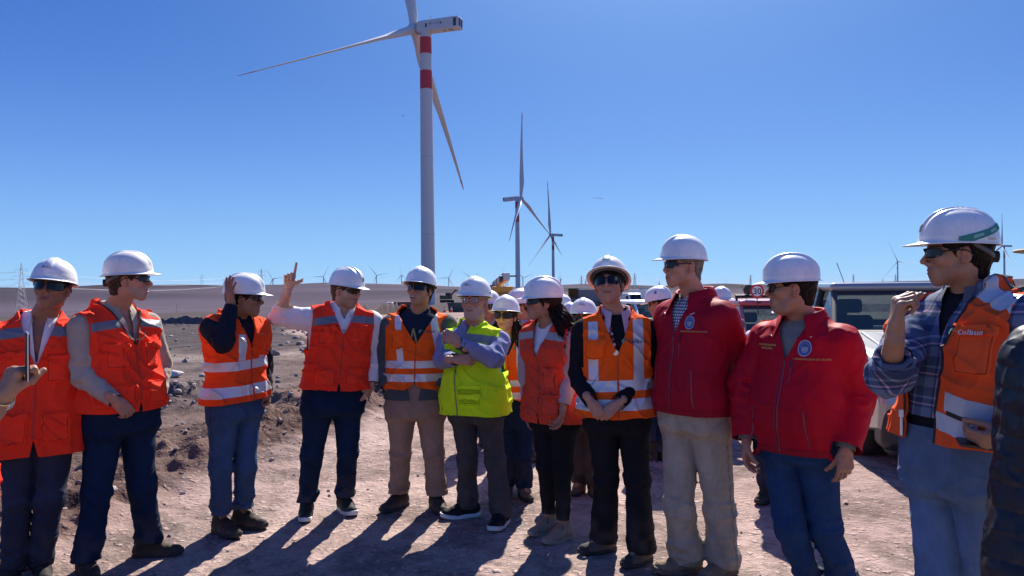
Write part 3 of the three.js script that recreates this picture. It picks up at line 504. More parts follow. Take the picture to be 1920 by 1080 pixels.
// ------------------------------------------------------------------ wind turbines
const steel = std([0.56, 0.56, 0.57], 0.5), bladeMat = std([0.58, 0.575, 0.57], 0.42), bandRed = std([0.5, 0.035, 0.05], 0.5), ventMat = std([0.06, 0.065, 0.075], 0.6), seamMat = std([0.33, 0.34, 0.36], 0.6);
function bladeGeo(L, r0, r1, ns = 26, pitch = 14) {
  const pos = [], ix = [], NP = 14, CH = [[0, 3.0], [0.03, 3.0], [0.09, 3.6], [0.19, 4.7], [0.3, 4.0], [0.5, 2.7], [0.75, 1.7], [0.93, 0.95], [0.985, 0.5], [1, 0.08]], TH = [[0, 1], [0.03, 1], [0.1, 0.7], [0.2, 0.36], [0.4, 0.24], [1, 0.16]];
  const lin = (T, x) => { let i = 1; while (i < T.length - 1 && x > T[i][0]) i++; return lerp(T[i - 1][1], T[i][1], clamp((x - T[i - 1][0]) / (T[i][0] - T[i - 1][0]), 0, 1)); };
  for (let i = 0; i <= ns; i++) {
    const f = lerp(r0, r1, i / ns), c = lin(CH, f) * L / 84, t = c * lin(TH, f), round = sstep(0.16, 0.04, f), tw = (pitch + 16 * Math.pow(1 - f, 2)) * DEG, cs = Math.cos(tw), sn = Math.sin(tw);
    for (let k = 0; k < NP; k++) { const a = k / NP * 2 * Math.PI; let x = Math.cos(a), z = Math.sin(a); const X = x * c / 2 + (1 - round) * c * 0.18, Z = z * t / 2 * (1 - (1 - round) * 0.55 * Math.max(0, x)); pos.push(X * cs - Z * sn, f * L, X * sn + Z * cs + 2.2 * f * f); }
  }
  for (let i = 0; i < ns; i++) for (let k = 0; k < NP; k++) { const a = i * NP + k, b = i * NP + (k + 1) % NP; ix.push(a, a + NP, b, b, a + NP, b + NP); }
  const cB = pos.length / 3; pos.push(0, r1 * L, 2.2 * r1 * r1); for (let k = 0; k < NP; k++) ix.push(ns * NP + k, cB, ns * NP + (k + 1) % NP);
  const g = new THREE.BufferGeometry(); g.setAttribute('position', new THREE.BufferAttribute(new Float32Array(pos), 3)); g.setIndex(ix); g.computeVertexNormals(); return g;
}
const bladeBase = bladeGeo(84, 0, 0.92, 40, 72), bladeTip = bladeGeo(84, 0.92, 1, 8, 72), bladeLow = bladeGeo(84, 0, 1, 14);
// hub: world point of the rotor centre; a: heading of the rotor in plan; spin of the first blade; L blade length
function turbine(label, hub, o, group) {
  const base = groundH(hub.x, hub.z, false), by = Math.min(base, hub.y - 60), ax = V(Math.cos(o.a) * Math.cos(o.ti * DEG), Math.sin(o.ti * DEG), Math.sin(o.a) * Math.cos(o.ti * DEG));
  const tw = hub.clone().addScaledVector(ax, -(o.over ?? 4.6)), t = thing('wind_turbine', label, 'wind turbine', V(tw.x, by, tw.z), 0, group), far = o.far, k = o.L / 84, top = tw.y - by - 1.7 * k;
  const R1 = 2.55 * k, R0 = (o.topR ?? 1.95) * k, rad = y => lerp(R1, R0, clamp(y / top, 0, 1));
  const cyl = (y0, y1, e, n) => new THREE.CylinderGeometry(rad(y1) + e, rad(y0) + e, y1 - y0, n, 1).translate(0, (y0 + y1) / 2, 0);
  part('tower', cyl(-6, top, 0, far ? 12 : 48), steel, t);
  if (o.bands) for (const [y0, y1] of o.bands) part('red_band', cyl(top - y1 * k, top - y0 * k, 0.03, far ? 12 : 48), bandRed, t);
  if (!far) for (const f of [0.27, 0.55, 0.8]) part('flange', cyl(top * f, top * f + 0.12, 0.025, 48), seamMat, t);
  // nacelle
  const q = new THREE.Quaternion().setFromRotationMatrix(new THREE.Matrix4().makeBasis(V().crossVectors(V(0, 1, 0), ax.clone().negate()).normalize(), V().crossVectors(ax.clone().negate(), V().crossVectors(V(0, 1, 0), ax.clone().negate()).normalize()), ax.clone().negate()));
  const N = V(tw.x, tw.y, tw.z).sub(t.position), put = (n, g, m, par) => { const p = part(n, g, m, par ?? t); if (!par) { p.position.copy(N); p.quaternion.copy(q); } return p; };
  const len = (o.nac ?? 15), nl = len - 1.6, hN = (o.nh ?? 3.7), wN = (o.nw ?? 4.0), z0 = -2.4 * k, nac = put('nacelle', new RoundedBoxGeometry(wN, hN, nl, 2, 0.22).translate(0, 0, z0 + nl / 2), steel);
  if (!far) {
    const zE = z0 + nl, side = s => { const x = s * (wN / 2 + 0.012), g = []; for (const z of [2.2, 5.4, 8.2, 10.6]) g.push(box(0.02, hN * 0.93, 0.05, x, 0, z0 + z)); return g; };
    for (const g of [...side(1), ...side(-1)]) part('panel_seam', g, seamMat, nac);
    for (const s of [-1, 1]) { part('vent', box(0.05, hN * 0.74, 1.15, s * (wN / 2 + 0.015), 0.05, zE - 1.3), ventMat, nac); part('hatch', box(0.05, 1.3, 0.75, s * (wN / 2 + 0.015), 0.1, z0 + 3.6), ventMat, nac); part('hatch', box(0.05, 0.75, 0.5, s * (wN / 2 + 0.015), 0.35, z0 + 9.3), ventMat, nac);
      const tg = flatText('Colbun', 0.72, -1.2, -0.2); tg.scale(1, 1, 20).rotateY(s * Math.PI / 2).translate(s * (wN / 2 + 0.012), 0.3, z0 + 7.0); part('lettering', tg, seamMat, nac); part('emblem', new THREE.CylinderGeometry(0.36, 0.36, 0.05, 14, 1, false, 0.5, 4.2).rotateZ(Math.PI / 2).translate(s * (wN / 2 + 0.012), 0.45, z0 + 7.0 + s * 1.75), ventMat, nac); }
    for (const s of [-1, 1]) part('vent', box(wN * 0.34, hN * 0.72, 0.05, s * wN * 0.22, 0.05, zE + 0.012), ventMat, nac);
    part('floor_hatch', box(2.2, 0.05, 1.7, 0, -hN / 2 - 0.012, zE - 3.4), seamMat, nac); part('floor_vent', box(0.9, 0.05, 0.6, 0, -hN / 2 - 0.015, zE - 6), ventMat, nac);
    part('mast', [bar(V(0.6, hN / 2, z0 + 4.2), V(0.6, hN / 2 + 2.1, z0 + 4.2), 0.06), bar(V(-0.6, hN / 2, z0 + 4.9), V(-0.6, hN / 2 + 1.6, z0 + 4.9), 0.06), bar(V(0.6, hN / 2 + 1.3, z0 + 4.2), V(-0.6, hN / 2 + 1.3, z0 + 4.9), 0.05), bar(V(0.6, hN / 2 + 1.3, z0 + 4.2), V(0.6, hN / 2 + 0.1, z0 + 2.2), 0.05), bar(V(0.6, hN / 2 + 1.9, z0 + 4.2), V(0.6, hN / 2 + 1.9, z0 + 3.4), 0.05)], seamMat, nac);
    part('roof_rail', [bar(V(-wN / 2 + 0.2, hN / 2 + 0.06, z0 + 1), V(-wN / 2 + 0.2, hN / 2 + 0.06, zE - 0.5), 0.06), box(0.5, 0.3, 0.9, 0.3, hN / 2 + 0.15, zE - 4)], seamMat, nac);
    put('yaw_ring', new THREE.CylinderGeometry(R0 + 0.12, R0 + 0.12, 0.5, 40).translate(0, -hN / 2 - 0.2, 0), steel);
  }
  const HUBZ = -(o.over ?? 4.6);
  put('hub', merge([new THREE.SphereGeometry(2.05 * k, far ? 8 : 28, far ? 6 : 20).scale(1, 1, 1.15).translate(0, 0, HUBZ - 0.3), new THREE.CylinderGeometry(2.0 * k, 1.75 * k, 1.5, far ? 8 : 32).rotateX(Math.PI / 2).translate(0, 0, HUBZ + 1.4)]), steel);
  if (!far) put('hub_ring', new THREE.TorusGeometry(2.02, 0.16, 8, 40).translate(0, 0, HUBZ + 1.6), seamMat);
  const h = V(-Math.sin(o.a), 0, Math.cos(o.a)), up = V().crossVectors(h, ax); if (up.y < 0) up.negate();
  for (let i = 0; i < 3; i++) {
    const th = (o.spin + 120 * i) * DEG, c = o.co * DEG, dir = up.clone().multiplyScalar(Math.cos(th)).addScaledVector(h, Math.sin(th)).multiplyScalar(Math.cos(c)).addScaledVector(ax, Math.sin(c)).normalize();
    const X = V().crossVectors(dir, ax).normalize(), Z = V().crossVectors(X, dir).normalize(), b = part('blade', far ? bladeLow : bladeBase, bladeMat, t);
    b.position.copy(hub).sub(t.position); b.quaternion.setFromRotationMatrix(new THREE.Matrix4().makeBasis(X, dir, Z)); b.scale.setScalar(k);
    if (!far) part('blade_tip', bladeTip, bandRed, b);
  }
  return t;
}
turbine('largest wind turbine with red bands under its nacelle, left of centre', P(776, 55, 260.1), { a: 3.5028, spin: 4.99, L: 84.4, ti: 0.71, co: 6.5, nac: 17.4, bands: [[1.9, 7.6], [13.4, 19.8]], topR: 2.0 });
turbine('second largest wind turbine, in the middle, nacelle pointing left', P(977, 371, 800), { a: 0.33, spin: 5.03, L: 91.2, ti: 2.8, co: 4.2, nac: 20, bands: [[1.9, 8.2], [15, 22]], nh: 4.2 });
turbine('third wind turbine just right of the middle one, its low blade crossing it', P(1032, 440, 1293), { a: 3.5576, spin: -8.4, L: 92.6, ti: 5.2, co: 3.3, nac: 22, bands: [[2, 8.6], [15, 22.5]], nh: 4.4 });
turbine('small wind turbine on the right, just left of the tallest man on the right', P(1683, 490, 2700), { a: 2.0, spin: 22, L: 84, ti: 3, co: 3, nac: 18, bands: [[2, 10], [18, 26]], nh: 4 });
turbine('wind turbine behind the shoulder of the tallest man on the right', P(1879, 461, 1900), { a: 3.3, spin: -4, L: 84, ti: 3, co: 3, nac: 22, bands: [[2, 10], [20, 30]], nh: 4.4 });
[[419, 527, 6100, 2.75, 12, 'behind the raised hand at the left'], [511, 523, 5200, 1.9, 38, 'just left of the pointing hand'], [606, 519, 5600, 1.75, -30, 'right of the pointing hand'], [706, 516, 6000, 1.2, 40, 'midway between the pointing man and the laughing man'], [752, 516, 6600, 2.4, 15, 'left one of a pair beside the laughing man'], [767, 519, 5600, 3.2, 12, 'directly over the hard hat of the laughing man'], [841, 521, 5800, 1.8, -28, 'just right of the great tower'], [882, 520, 6600, 1.3, 55, 'above the hard hat of the man in lime'], [943, 521, 5600, 3.4, 10, 'over the boom of the yellow crane'], [981, 521, 5800, 1.0, 50, 'just right of the middle tower'], [1050, 523, 5600, 3.3, 18, 'behind the foot of the third tower']]
  .forEach(([x, y, D, a, spin, where]) => turbine('tiny distant turbine on the skyline, ' + where, P(x, y, D), { a, spin, L: 98, ti: 3, co: 2, nac: 20, far: true, topR: 3.2 }, 'wind turbines on the far skyline'));

// ------------------------------------------------------------------ lattice pylons and their lines
const pylonMat = std([0.46, 0.47, 0.49], 0.6, { metalness: 0.3 });
function pylon(label, px, topPy, D, H, turn = 0, thick = 0.16, group = 'lattice pylons of the power line') {
  const top = P(px, topPy, D), t = thing('pylon', label, 'pylon', V(top.x, top.y - H, top.z), turn, group), W = y => y < 0.62 * H ? lerp(0.105 * H, 0.03 * H, y / (0.62 * H)) : lerp(0.03 * H, 0.006 * H, (y - 0.62 * H) / (0.38 * H));
  const cr = (y, sx, sz) => V(sx * W(y), y, sz * W(y)), S = [[1, 1], [1, -1], [-1, -1], [-1, 1]];
  for (const [a, b] of S) part('leg', merge([bar(cr(0, a, b), cr(0.62 * H, a, b), thick, 4), bar(cr(0.62 * H, a, b), cr(H, a, b), thick * 0.8, 4)]), pylonMat, t);
  const br = []; const ys = [0, 0.15, 0.28, 0.39, 0.48, 0.56, 0.62, 0.68, 0.74, 0.8, 0.86, 0.93].map(v => v * H);
  for (let i = 0; i < ys.length - 1; i++) for (let k = 0; k < 4; k++) { const [a, b] = S[k], [c, d] = S[(k + 1) % 4]; br.push(bar(cr(ys[i], a, b), cr(ys[i + 1], c, d), thick * 0.55, 3), bar(cr(ys[i], c, d), cr(ys[i + 1], a, b), thick * 0.55, 3)); }
  const bm = part('bracing', merge(br), pylonMat, t); bm.userData.kind = 'stuff';
  for (const [y, w] of [[0.64, 0.115], [0.76, 0.13], [0.88, 0.1]]) { const yy = y * H, ww = w * H, g = []; for (const s of [-1, 1]) { for (const z of [-1, 1]) g.push(bar(V(s * W(yy), yy, z * W(yy)), V(s * ww, yy + 0.006 * H, 0), thick * 0.7, 4)); g.push(bar(V(s * W(yy), yy + 0.04 * H, 0), V(s * ww, yy + 0.006 * H, 0), thick * 0.6, 4)); } part('crossarm', merge(g), pylonMat, t); for (const s of [-1, 1]) part('insulator', bar(V(s * ww, yy, 0), V(s * ww, yy - 0.035 * H, 0), thick * 0.8, 6), seamMat, t); }
  t.userData.tip = null; delete t.userData.tip; t.H = H; return t;
}
const py1 = pylon('nearest lattice pylon, left of the leftmost man and standing before the hills', 40, 494, 560, 42, 0.35, 0.1);
const py2 = pylon('lattice pylon between the two men left of the pointing hand', 490, 503, 1150, 46, 0.5, 0.2);
pylon('lattice pylon behind the arm of the yellow crane', 950, 512, 2300, 48, 0.3, 0.36); pylon('lattice pylon left of the clasped-hands woman, the taller of a pair', 1090, 516, 2500, 50, 0.2, 0.4); pylon('lattice pylon close beside and behind a taller one left of the clasped-hands woman', 1098, 523, 3400, 50, 0.2, 0.5);
pylon('lattice pylon between the clasped-hands woman and the burgundy jacket', 1190, 511, 2100, 48, 0.2, 0.34); pylon('faint pylon left of the burgundy jacket man', 1236, 527, 3800, 46, 0.2, 0.5);
pylon('lattice pylon above the speed limit sign', 1407, 515, 2600, 46, 0.2, 0.4); pylon('lattice pylon above the silver pickup roof', 1600, 514, 2600, 44, 0.2, 0.4); pylon('lattice pylon beside the small turbine on the right', 1679, 514, 3000, 46, 0.2, 0.44); pylon('faint pylon between two others above the silver pickup', 1655, 523, 4200, 44, 0.2, 0.5);
{
  const wires = (a, b, i) => { const g = new THREE.TubeGeometry(new THREE.CatmullRomCurve3(Array.from({ length: 13 }, (_, k) => { const t = k / 12, p = a.clone().lerp(b, t); p.y -= 9 * 4 * t * (1 - t) * (i ? 1 : 0.6); return p; })), 40, 0.07, 4); const m = new THREE.Mesh(g, pylonMat); m.name = numbered('power_line'); m.castShadow = true; tag(m, i ? 'thin power line hanging between the two nearest pylons' : 'thin power line running off to the left from the nearest pylon', 'cable', i ? 'lines between the two nearest pylons' : 'lines left of the nearest pylon'); scene.add(m); };
  for (const [f, w] of [[0.64, 0.115], [0.76, 0.13], [0.88, 0.1]]) for (const s of [-1, 1]) { const at = (t, s2) => V(Math.cos(t.rotation.y) * s2 * w * t.H, (f - 0.035) * t.H, -Math.sin(t.rotation.y) * s2 * w * t.H).add(t.position); wires(at(py1, s), at(py1, s).add(V(-220, 3, 160)), 0); wires(at(py1, s), at(py2, s), 1); }
  const pole = (px, top, bot, D, r, label) => { const a = P(px, top, D), b = P(px, bot, D), m = new THREE.Mesh(merge([bar(b, a, r, 8), bar(a, a.clone().add(V(0, r * 2, 0)), r * 1.6, 8)]), pylonMat); m.name = numbered('mast'); tag(m, label, 'mast'); scene.add(m); };
  pole(377, 517, 540, 2900, 0.75, 'left one of two thin masts on the hill between the two men at left'); pole(380.5, 516, 540, 2950, 0.6, 'right one of two thin masts on the hill between the two men at left'); pole(331, 570, 592, 260, 0.07, 'single thin post on the valley floor left of the raised hand');
}
// ------------------------------------------------------------------ vehicles
const tyreG = new THREE.TorusGeometry(0.27, 0.115, 12, 36).scale(1, 1, 1.08).rotateY(Math.PI / 2), rimG = merge([new THREE.CylinderGeometry(0.21, 0.21, 0.16, 28).rotateZ(Math.PI / 2), ...[0, 1, 2, 3, 4, 5].map(i => box(0.19, 0.36, 0.05).rotateX(i * Math.PI / 6))]);
const glassM = new THREE.MeshPhysicalMaterial({ color: new THREE.Color().setRGB(0.42, 0.5, 0.5), roughness: 0.04, transmission: 1, thickness: 0 }), lampGlass = new THREE.MeshPhysicalMaterial({ color: new THREE.Color().setRGB(0.95, 0.95, 0.97), roughness: 0.05, transmission: 0.9, thickness: 0 }), chrome = std([0.6, 0.6, 0.62], 0.2, { metalness: 1 }), plastic = std([0.025, 0.026, 0.028], 0.6), seatM = std([0.03, 0.03, 0.033], 0.9);
function pickup(label, pos, turn, paintC, o = {}) {
  const t = thing('pickup_truck', label, 'pickup truck', pos, turn, o.group), body = new THREE.MeshPhysicalMaterial({ color: new THREE.Color().setRGB(...paintC), roughness: 0.34, clearcoat: 0.9, clearcoatRoughness: 0.12, metalness: o.metal ?? 0.15 });
  const W = 1.82, sh = new THREE.Shape(), L = [[2.56, 0.5], [2.6, 0.7], [2.57, 0.86], [2.44, 1.0], [2.1, 1.075], [1.15, 1.15], [1.02, 1.17], [-2.5, 1.13], [-2.6, 1.05], [-2.6, 0.52], [-1.98, 0.44]]; sh.moveTo(...L[0]); for (const p of L.slice(1)) sh.lineTo(...p); sh.absarc(-1.52, 0.42, 0.45, Math.PI, 0, true); sh.lineTo(1.12, 0.4); sh.absarc(1.62, 0.42, 0.45, Math.PI, 0, true); sh.lineTo(2.56, 0.5);
  const g = new THREE.ExtrudeGeometry(sh, { depth: W - 0.16, bevelEnabled: true, bevelSize: 0.05, bevelThickness: 0.08, bevelSegments: 4, curveSegments: 14 }).translate(0, 0, -W / 2 + 0.08).rotateY(-Math.PI / 2); g.deleteAttribute('uv'); g.computeVertexNormals();
  part('body', g, body, t);
  // hood bulges
  part('bonnet', merge([new RoundedBoxGeometry(1.5, 0.07, 1.18, 3, 0.034).rotateX(0.085).translate(0, 1.125, 1.66), ...[-1, 1].map(s => new RoundedBoxGeometry(0.16, 0.05, 1.05, 3, 0.024).rotateX(0.09).rotateY(s * 0.08).translate(s * 0.6, 1.155, 1.62))]), body, t);
  // cab
  const zf = 1.02, zr = -0.95, rf = 0.28, rr = -0.72, yb = 1.16, yt = o.h ?? 1.72, wb = 0.87, wt = 0.69, Pt = (s, f) => [V(s * wb, yb, f ? zf : zr), V(s * wt, yt, f ? rf : rr)];
  part('roof', new RoundedBoxGeometry(wt * 2 + 0.12, 0.1, rf - rr + 0.2, 4, 0.048).translate(0, yt + 0.01, (rf + rr) / 2), body, t);
  for (const s of [-1, 1]) { for (const f of [1, 0]) part('pillar', bar(...Pt(s, f), 0.036, 8), o.dark ?? body, t); part('pillar', bar(V(s * 0.875, yb, -0.02), V(s * 0.715, yt, -0.16), 0.04, 8), o.pillar ?? plastic, t); }
  const pane = (a, b, c, d) => { const q = new THREE.BufferGeometry(); q.setAttribute('position', new THREE.BufferAttribute(new Float32Array([a, b, c, d].flatMap(v => [v.x, v.y, v.z])), 3)); q.setIndex([0, 1, 2, 0, 2, 3]); q.computeVertexNormals(); return q; };
  const [fl0, fl1] = Pt(-1, 1), [fr0, fr1] = Pt(1, 1), [bl0, bl1] = Pt(-1, 0), [br0, br1] = Pt(1, 0);
  part('windscreen', pane(fl0, fr0, fr1, fl1), glassM, t); part('rear_window', pane(bl0, br0, br1, bl1), glassM, t); part('side_window', pane(fl0, bl0, bl1, fl1), glassM, t); part('side_window', pane(fr0, br0, br1, fr1), glassM, t);
  part('sun_strip', pane(fl0.clone().lerp(fl1, 0.84).add(V(0, 0, 0.004)), fr0.clone().lerp(fr1, 0.84).add(V(0, 0, 0.004)), fr1.clone().add(V(0, 0, 0.004)), fl1.clone().add(V(0, 0, 0.004))), std([0.03, 0.045, 0.06], 0.3), t);
  part('dashboard', new RoundedBoxGeometry(1.5, 0.2, 0.5, 2, 0.06).translate(0, 1.13, 0.78), plastic, t);
  for (const x of [-0.4, 0.4]) { const s = part('seat', new RoundedBoxGeometry(0.5, 0.75, 0.16, 3, 0.06).rotateX(-0.2).translate(x, 0.98, -0.1), seatM, t); part('headrest', new RoundedBoxGeometry(0.29, 0.17, 0.1, 3, 0.045).translate(x, 1.46, -0.2), seatM, s); }
  part('rear_seat', new RoundedBoxGeometry(1.35, 0.6, 0.14, 3, 0.05).translate(0, 0.98, -0.72), seatM, t); for (const x of [-0.42, 0.42]) part('headrest', new RoundedBoxGeometry(0.27, 0.14, 0.08, 3, 0.035).translate(x, 1.36, -0.74), seatM, t);
  part('steering_wheel', new THREE.TorusGeometry(0.19, 0.018, 8, 28).rotateX(-0.45).translate(0.38, 1.2, 0.45), plastic, t);
  part('wiper', [tube([V(-0.5, yb + 0.03, zf + 0.02), V(-0.1, yb + 0.07, zf - 0.02), V(0.3, yb + 0.05, zf + 0.01)], 0.009, 10, 5)], plastic, t);
  // front
  for (const s of [-1, 1]) {
    const hl = part('headlight', new RoundedBoxGeometry(0.4, 0.2, 0.22, 4, 0.06).rotateY(s * 0.35).translate(s * 0.7, 0.86, 2.5), chrome, t); part('lens', new RoundedBoxGeometry(0.41, 0.21, 0.1, 4, 0.05).rotateY(s * 0.35).translate(s * 0.72, 0.86, 2.575), lampGlass, hl); part('bulb', new THREE.SphereGeometry(0.055, 14, 10).translate(s * 0.68, 0.86, 2.62), chrome, hl);
    const fogh = part('fog_lamp_housing', new RoundedBoxGeometry(0.34, 0.26, 0.12, 3, 0.05).rotateY(s * 0.3).translate(s * 0.68, 0.52, 2.58), plastic, t); part('fog_lamp', new THREE.CylinderGeometry(0.06, 0.06, 0.05, 18).rotateX(Math.PI / 2).translate(s * 0.64, 0.53, 2.655), chrome, fogh);
    part('mirror', new RoundedBoxGeometry(0.22, 0.17, 0.1, 3, 0.045).translate(s * 1.05, 1.22, 0.78), o.mirror ?? plastic, t); part('door_handle', box(0.02, 0.035, 0.16, s * 0.915, 0.98, -0.1), chrome, t);
    part('door_seam', merge([box(0.012, 0.62, 0.012, s * 0.909, 0.78, 0.85), box(0.012, 0.62, 0.012, s * 0.909, 0.78, -0.05), box(0.012, 0.62, 0.012, s * 0.909, 0.78, -0.9)]), plastic, t);
    for (const z of [1.62, -1.52]) { const w = part('wheel', tyreG, M.rubber, t); w.position.set(s * 0.78, 0.385, z); part('rim', rimG, std([0.3, 0.3, 0.31], 0.4, { metalness: 0.8 }), w); }
  }
  part('grille', new RoundedBoxGeometry(0.95, 0.24, 0.08, 3, 0.03).translate(0, 0.83, 2.6), plastic, t); for (const y of [0.77, 0.83, 0.89]) part('grille_bar', box(0.9, 0.022, 0.03, 0, y, 2.645), chrome, t);
  part('bumper', merge([new RoundedBoxGeometry(1.78, 0.42, 0.3, 3, 0.08).translate(0, 0.5, 2.5)]), o.bumper ?? body, t); part('number_plate', box(0.36, 0.13, 0.012, 0, 0.58, 2.662), M.white, t);
  part('lower_guard', new RoundedBoxGeometry(1.6, 0.16, 0.24, 3, 0.05).translate(0, 0.3, 2.42), plastic, t); part('chassis', box(1.3, 0.14, 4.4, 0, 0.42, 0), plastic, t);
  part('aerial', bar(V(-0.55, yt + 0.04, 0.2), V(-0.6, yt + 0.3, 0.05), 0.004, 6), plastic, t);
  return t;
}
const onG = (px, D, dy = 0) => { const p = P(px, 540, D); p.y = groundH(p.x, p.z, false) + dy; return p; };
pickup('silver pickup truck facing the camera behind the man in the bright red jacket', onG(1668, 8.75), -0.17, [0.33, 0.33, 0.34], { bumper: std([0.02, 0.02, 0.023], 0.45), metal: 0.4, h: 1.68, dark: std([0.05, 0.05, 0.055], 0.75) });
const rp = pickup('red pickup truck with roof rack between the two red jackets', onG(1455, 12.4), 0.02, [0.42, 0.05, 0.07], { h: 1.7 });
{ part('roof_rack', [bar(V(-0.72, 1.82, 0.1), V(0.72, 1.82, 0.1), 0.03, 8), bar(V(-0.7, 1.76, 0.1), V(-0.7, 1.82, 0.1), 0.02), bar(V(0.7, 1.76, 0.1), V(0.7, 1.82, 0.1), 0.02)], plastic, rp); part('spotlight', new THREE.CylinderGeometry(0.085, 0.06, 0.1, 20).rotateX(Math.PI / 2).translate(-0.52, 1.93, 0.12), plastic, rp);
  const t = thing('speed_limit_sign', 'small round 30 speed limit sign with red rim above the red pickup', 'road sign', P(1419.5, 546, 11.6), 0.1);
  part('disc', new THREE.CylinderGeometry(0.102, 0.102, 0.006, 40).rotateX(Math.PI / 2), M.white, t); part('red_rim', new THREE.TorusGeometry(0.098, 0.017, 8, 48).scale(1, 1, 0.35).translate(0, 0, 0.003), std([0.62, 0.035, 0.03], 0.4), t);
  const g = flatText('30', 0.092, 0, 0); g.computeBoundingBox(); g.translate(-(g.boundingBox.max.x + g.boundingBox.min.x) / 2, -0.046, 0.0035); part('numeral', g, M.black, t); part('post', bar(V(0, -0.09, -0.012), V(0.03, -0.36, -0.03), 0.008, 8), plastic, t); part('clamp', new THREE.SphereGeometry(0.026, 10, 8).translate(0.04, -0.17, 0.0), plastic, t); }
pickup('white pickup truck nearer of two parked right behind the clasped-hands woman', onG(1222, 23), 0.25, [0.75, 0.76, 0.78], { group: 'white pickups parked behind the women' }); pickup('white pickup truck further left, mostly hidden behind the head of the clasped-hands woman', onG(1184, 24.5), 0.22, [0.76, 0.77, 0.78], { group: 'white pickups parked behind the women' });
{ // van, box lorry and plant at the edge of the site
  const vanW = new THREE.MeshPhysicalMaterial({ color: new THREE.Color().setRGB(0.75, 0.77, 0.8), roughness: 0.35, clearcoat: 0.6 });
  const wheels = (t, xs, zs, s) => { for (const x of xs) for (const z of zs) { const w = part('wheel', tyreG, M.rubber, t); w.position.set(x, 0.385 * s, z); w.scale.setScalar(s); } };
  { const t = thing('van', 'white van with rounded roof parked behind the clasped-hands woman', 'van', onG(1184, 112), 0.15), sh = new THREE.Shape([[2.7, 0.45], [2.72, 0.95], [2.2, 1.25], [1.5, 2.15], [1.2, 2.3], [-2.6, 2.3], [-2.7, 2.2], [-2.7, 0.45]].map(p => new THREE.Vector2(...p)));
    part('body', new THREE.ExtrudeGeometry(sh, { depth: 1.7, bevelEnabled: true, bevelSize: 0.1, bevelThickness: 0.12, bevelSegments: 3 }).translate(0, 0, -0.85).rotateY(-Math.PI / 2), vanW, t); part('windscreen', box(1.6, 0.95, 0.05).rotateX(-0.66).translate(0, 1.78, 1.98), M.lens, t); for (const s of [-1, 1]) { part('side_window', box(0.03, 0.55, 1.0, s * 0.985, 1.7, 0.9), M.lens, t); part('headlight', new RoundedBoxGeometry(0.3, 0.2, 0.1, 2, 0.04).translate(s * 0.7, 0.95, 2.76), chrome, t); part('mirror', box(0.14, 0.3, 0.1, s * 1.1, 1.5, 1.7), plastic, t); } part('bumper', box(1.8, 0.25, 0.12, 0, 0.5, 2.82), plastic, t); part('grille', box(1.0, 0.18, 0.05, 0, 0.88, 2.8), plastic, t); wheels(t, [-0.85, 0.85], [1.7, -1.7], 0.9); }
  { const t = thing('box_lorry', 'white box lorry parked just right of the white van', 'lorry', onG(1211, 128), 0.5); part('cargo_box', new RoundedBoxGeometry(2.3, 2.2, 4.6, 2, 0.04).translate(0, 1.85, -1), vanW, t); part('cab', new RoundedBoxGeometry(2.0, 1.7, 1.7, 3, 0.15).translate(0, 1.35, 2.3), vanW, t); part('windscreen', box(1.7, 0.75, 0.04).rotateX(-0.12).translate(0, 1.65, 3.16), M.lens, t); for (const s of [-1, 1]) part('side_window', box(0.03, 0.55, 0.9, s * 1.01, 1.65, 2.4), M.lens, t); part('roof_unit', box(1.6, 0.35, 0.8, 0, 3.1, -0.5), M.grey, t); part('bumper', box(1.9, 0.3, 0.15, 0, 0.55, 3.2), plastic, t); wheels(t, [-0.85, 0.85], [2.2, -2], 1.1); }
  { const t = thing('container_lorry', 'dark lorry with grey container left of the clasped-hands woman', 'lorry', onG(1118, 118), 1.35); part('container', new RoundedBoxGeometry(2.44, 2.1, 5.6, 2, 0.03).translate(0, 2.0, -1.2), std([0.2, 0.22, 0.25], 0.7), t); for (let i = 0; i < 14; i++) for (const s of [-1, 1]) part('container_rib', box(0.06, 1.9, 0.12, s * 1.24, 2, -3.8 + i * 0.4), std([0.17, 0.19, 0.22], 0.7), t); part('cab', new RoundedBoxGeometry(2.3, 2.3, 1.7, 3, 0.12).translate(0, 1.9, 2.7), std([0.35, 0.33, 0.2], 0.5), t); part('windscreen', box(1.9, 0.9, 0.05, 0, 2.2, 3.56), M.lens, t); for (const s of [-1, 1]) part('side_window', box(0.04, 0.7, 0.9, s * 1.16, 2.25, 2.8), M.lens, t); part('chassis', box(1.2, 0.3, 7, 0, 0.75, -0.5), plastic, t); wheels(t, [-0.95, 0.95], [2.6, -2.2, -3.3], 1.3); }
  { const t = thing('mobile_crane', 'yellow mobile crane with red and white boom behind the man in lime', 'crane', onG(936, 104), 0.2), yel = std([0.62, 0.3, 0.035], 0.5), rw = std([0.62, 0.58, 0.54], 0.5);
    part('carrier', new RoundedBoxGeometry(2.6, 0.9, 9, 2, 0.08).translate(0, 1.1, -2), std([0.3, 0.3, 0.3], 0.6), t); const cw = part('counterweight', new RoundedBoxGeometry(2.75, 1.75, 1.6, 3, 0.1).translate(0, 2.65, 2.2), yel, t); part('recess', box(1.5, 0.5, 0.06, 0, 2.55, 3.01), std([0.33, 0.16, 0.03], 0.6), cw); part('recess_lip', box(1.65, 0.08, 0.1, 0, 2.83, 3.02), yel, cw); part('upper_works', new RoundedBoxGeometry(2.3, 1.3, 4, 2, 0.08).translate(0, 2.5, -0.6), yel, t); part('operator_cab', new RoundedBoxGeometry(1.0, 1.5, 1.6, 2, 0.08).translate(-1.0, 3.0, -2.4), M.lens, t);
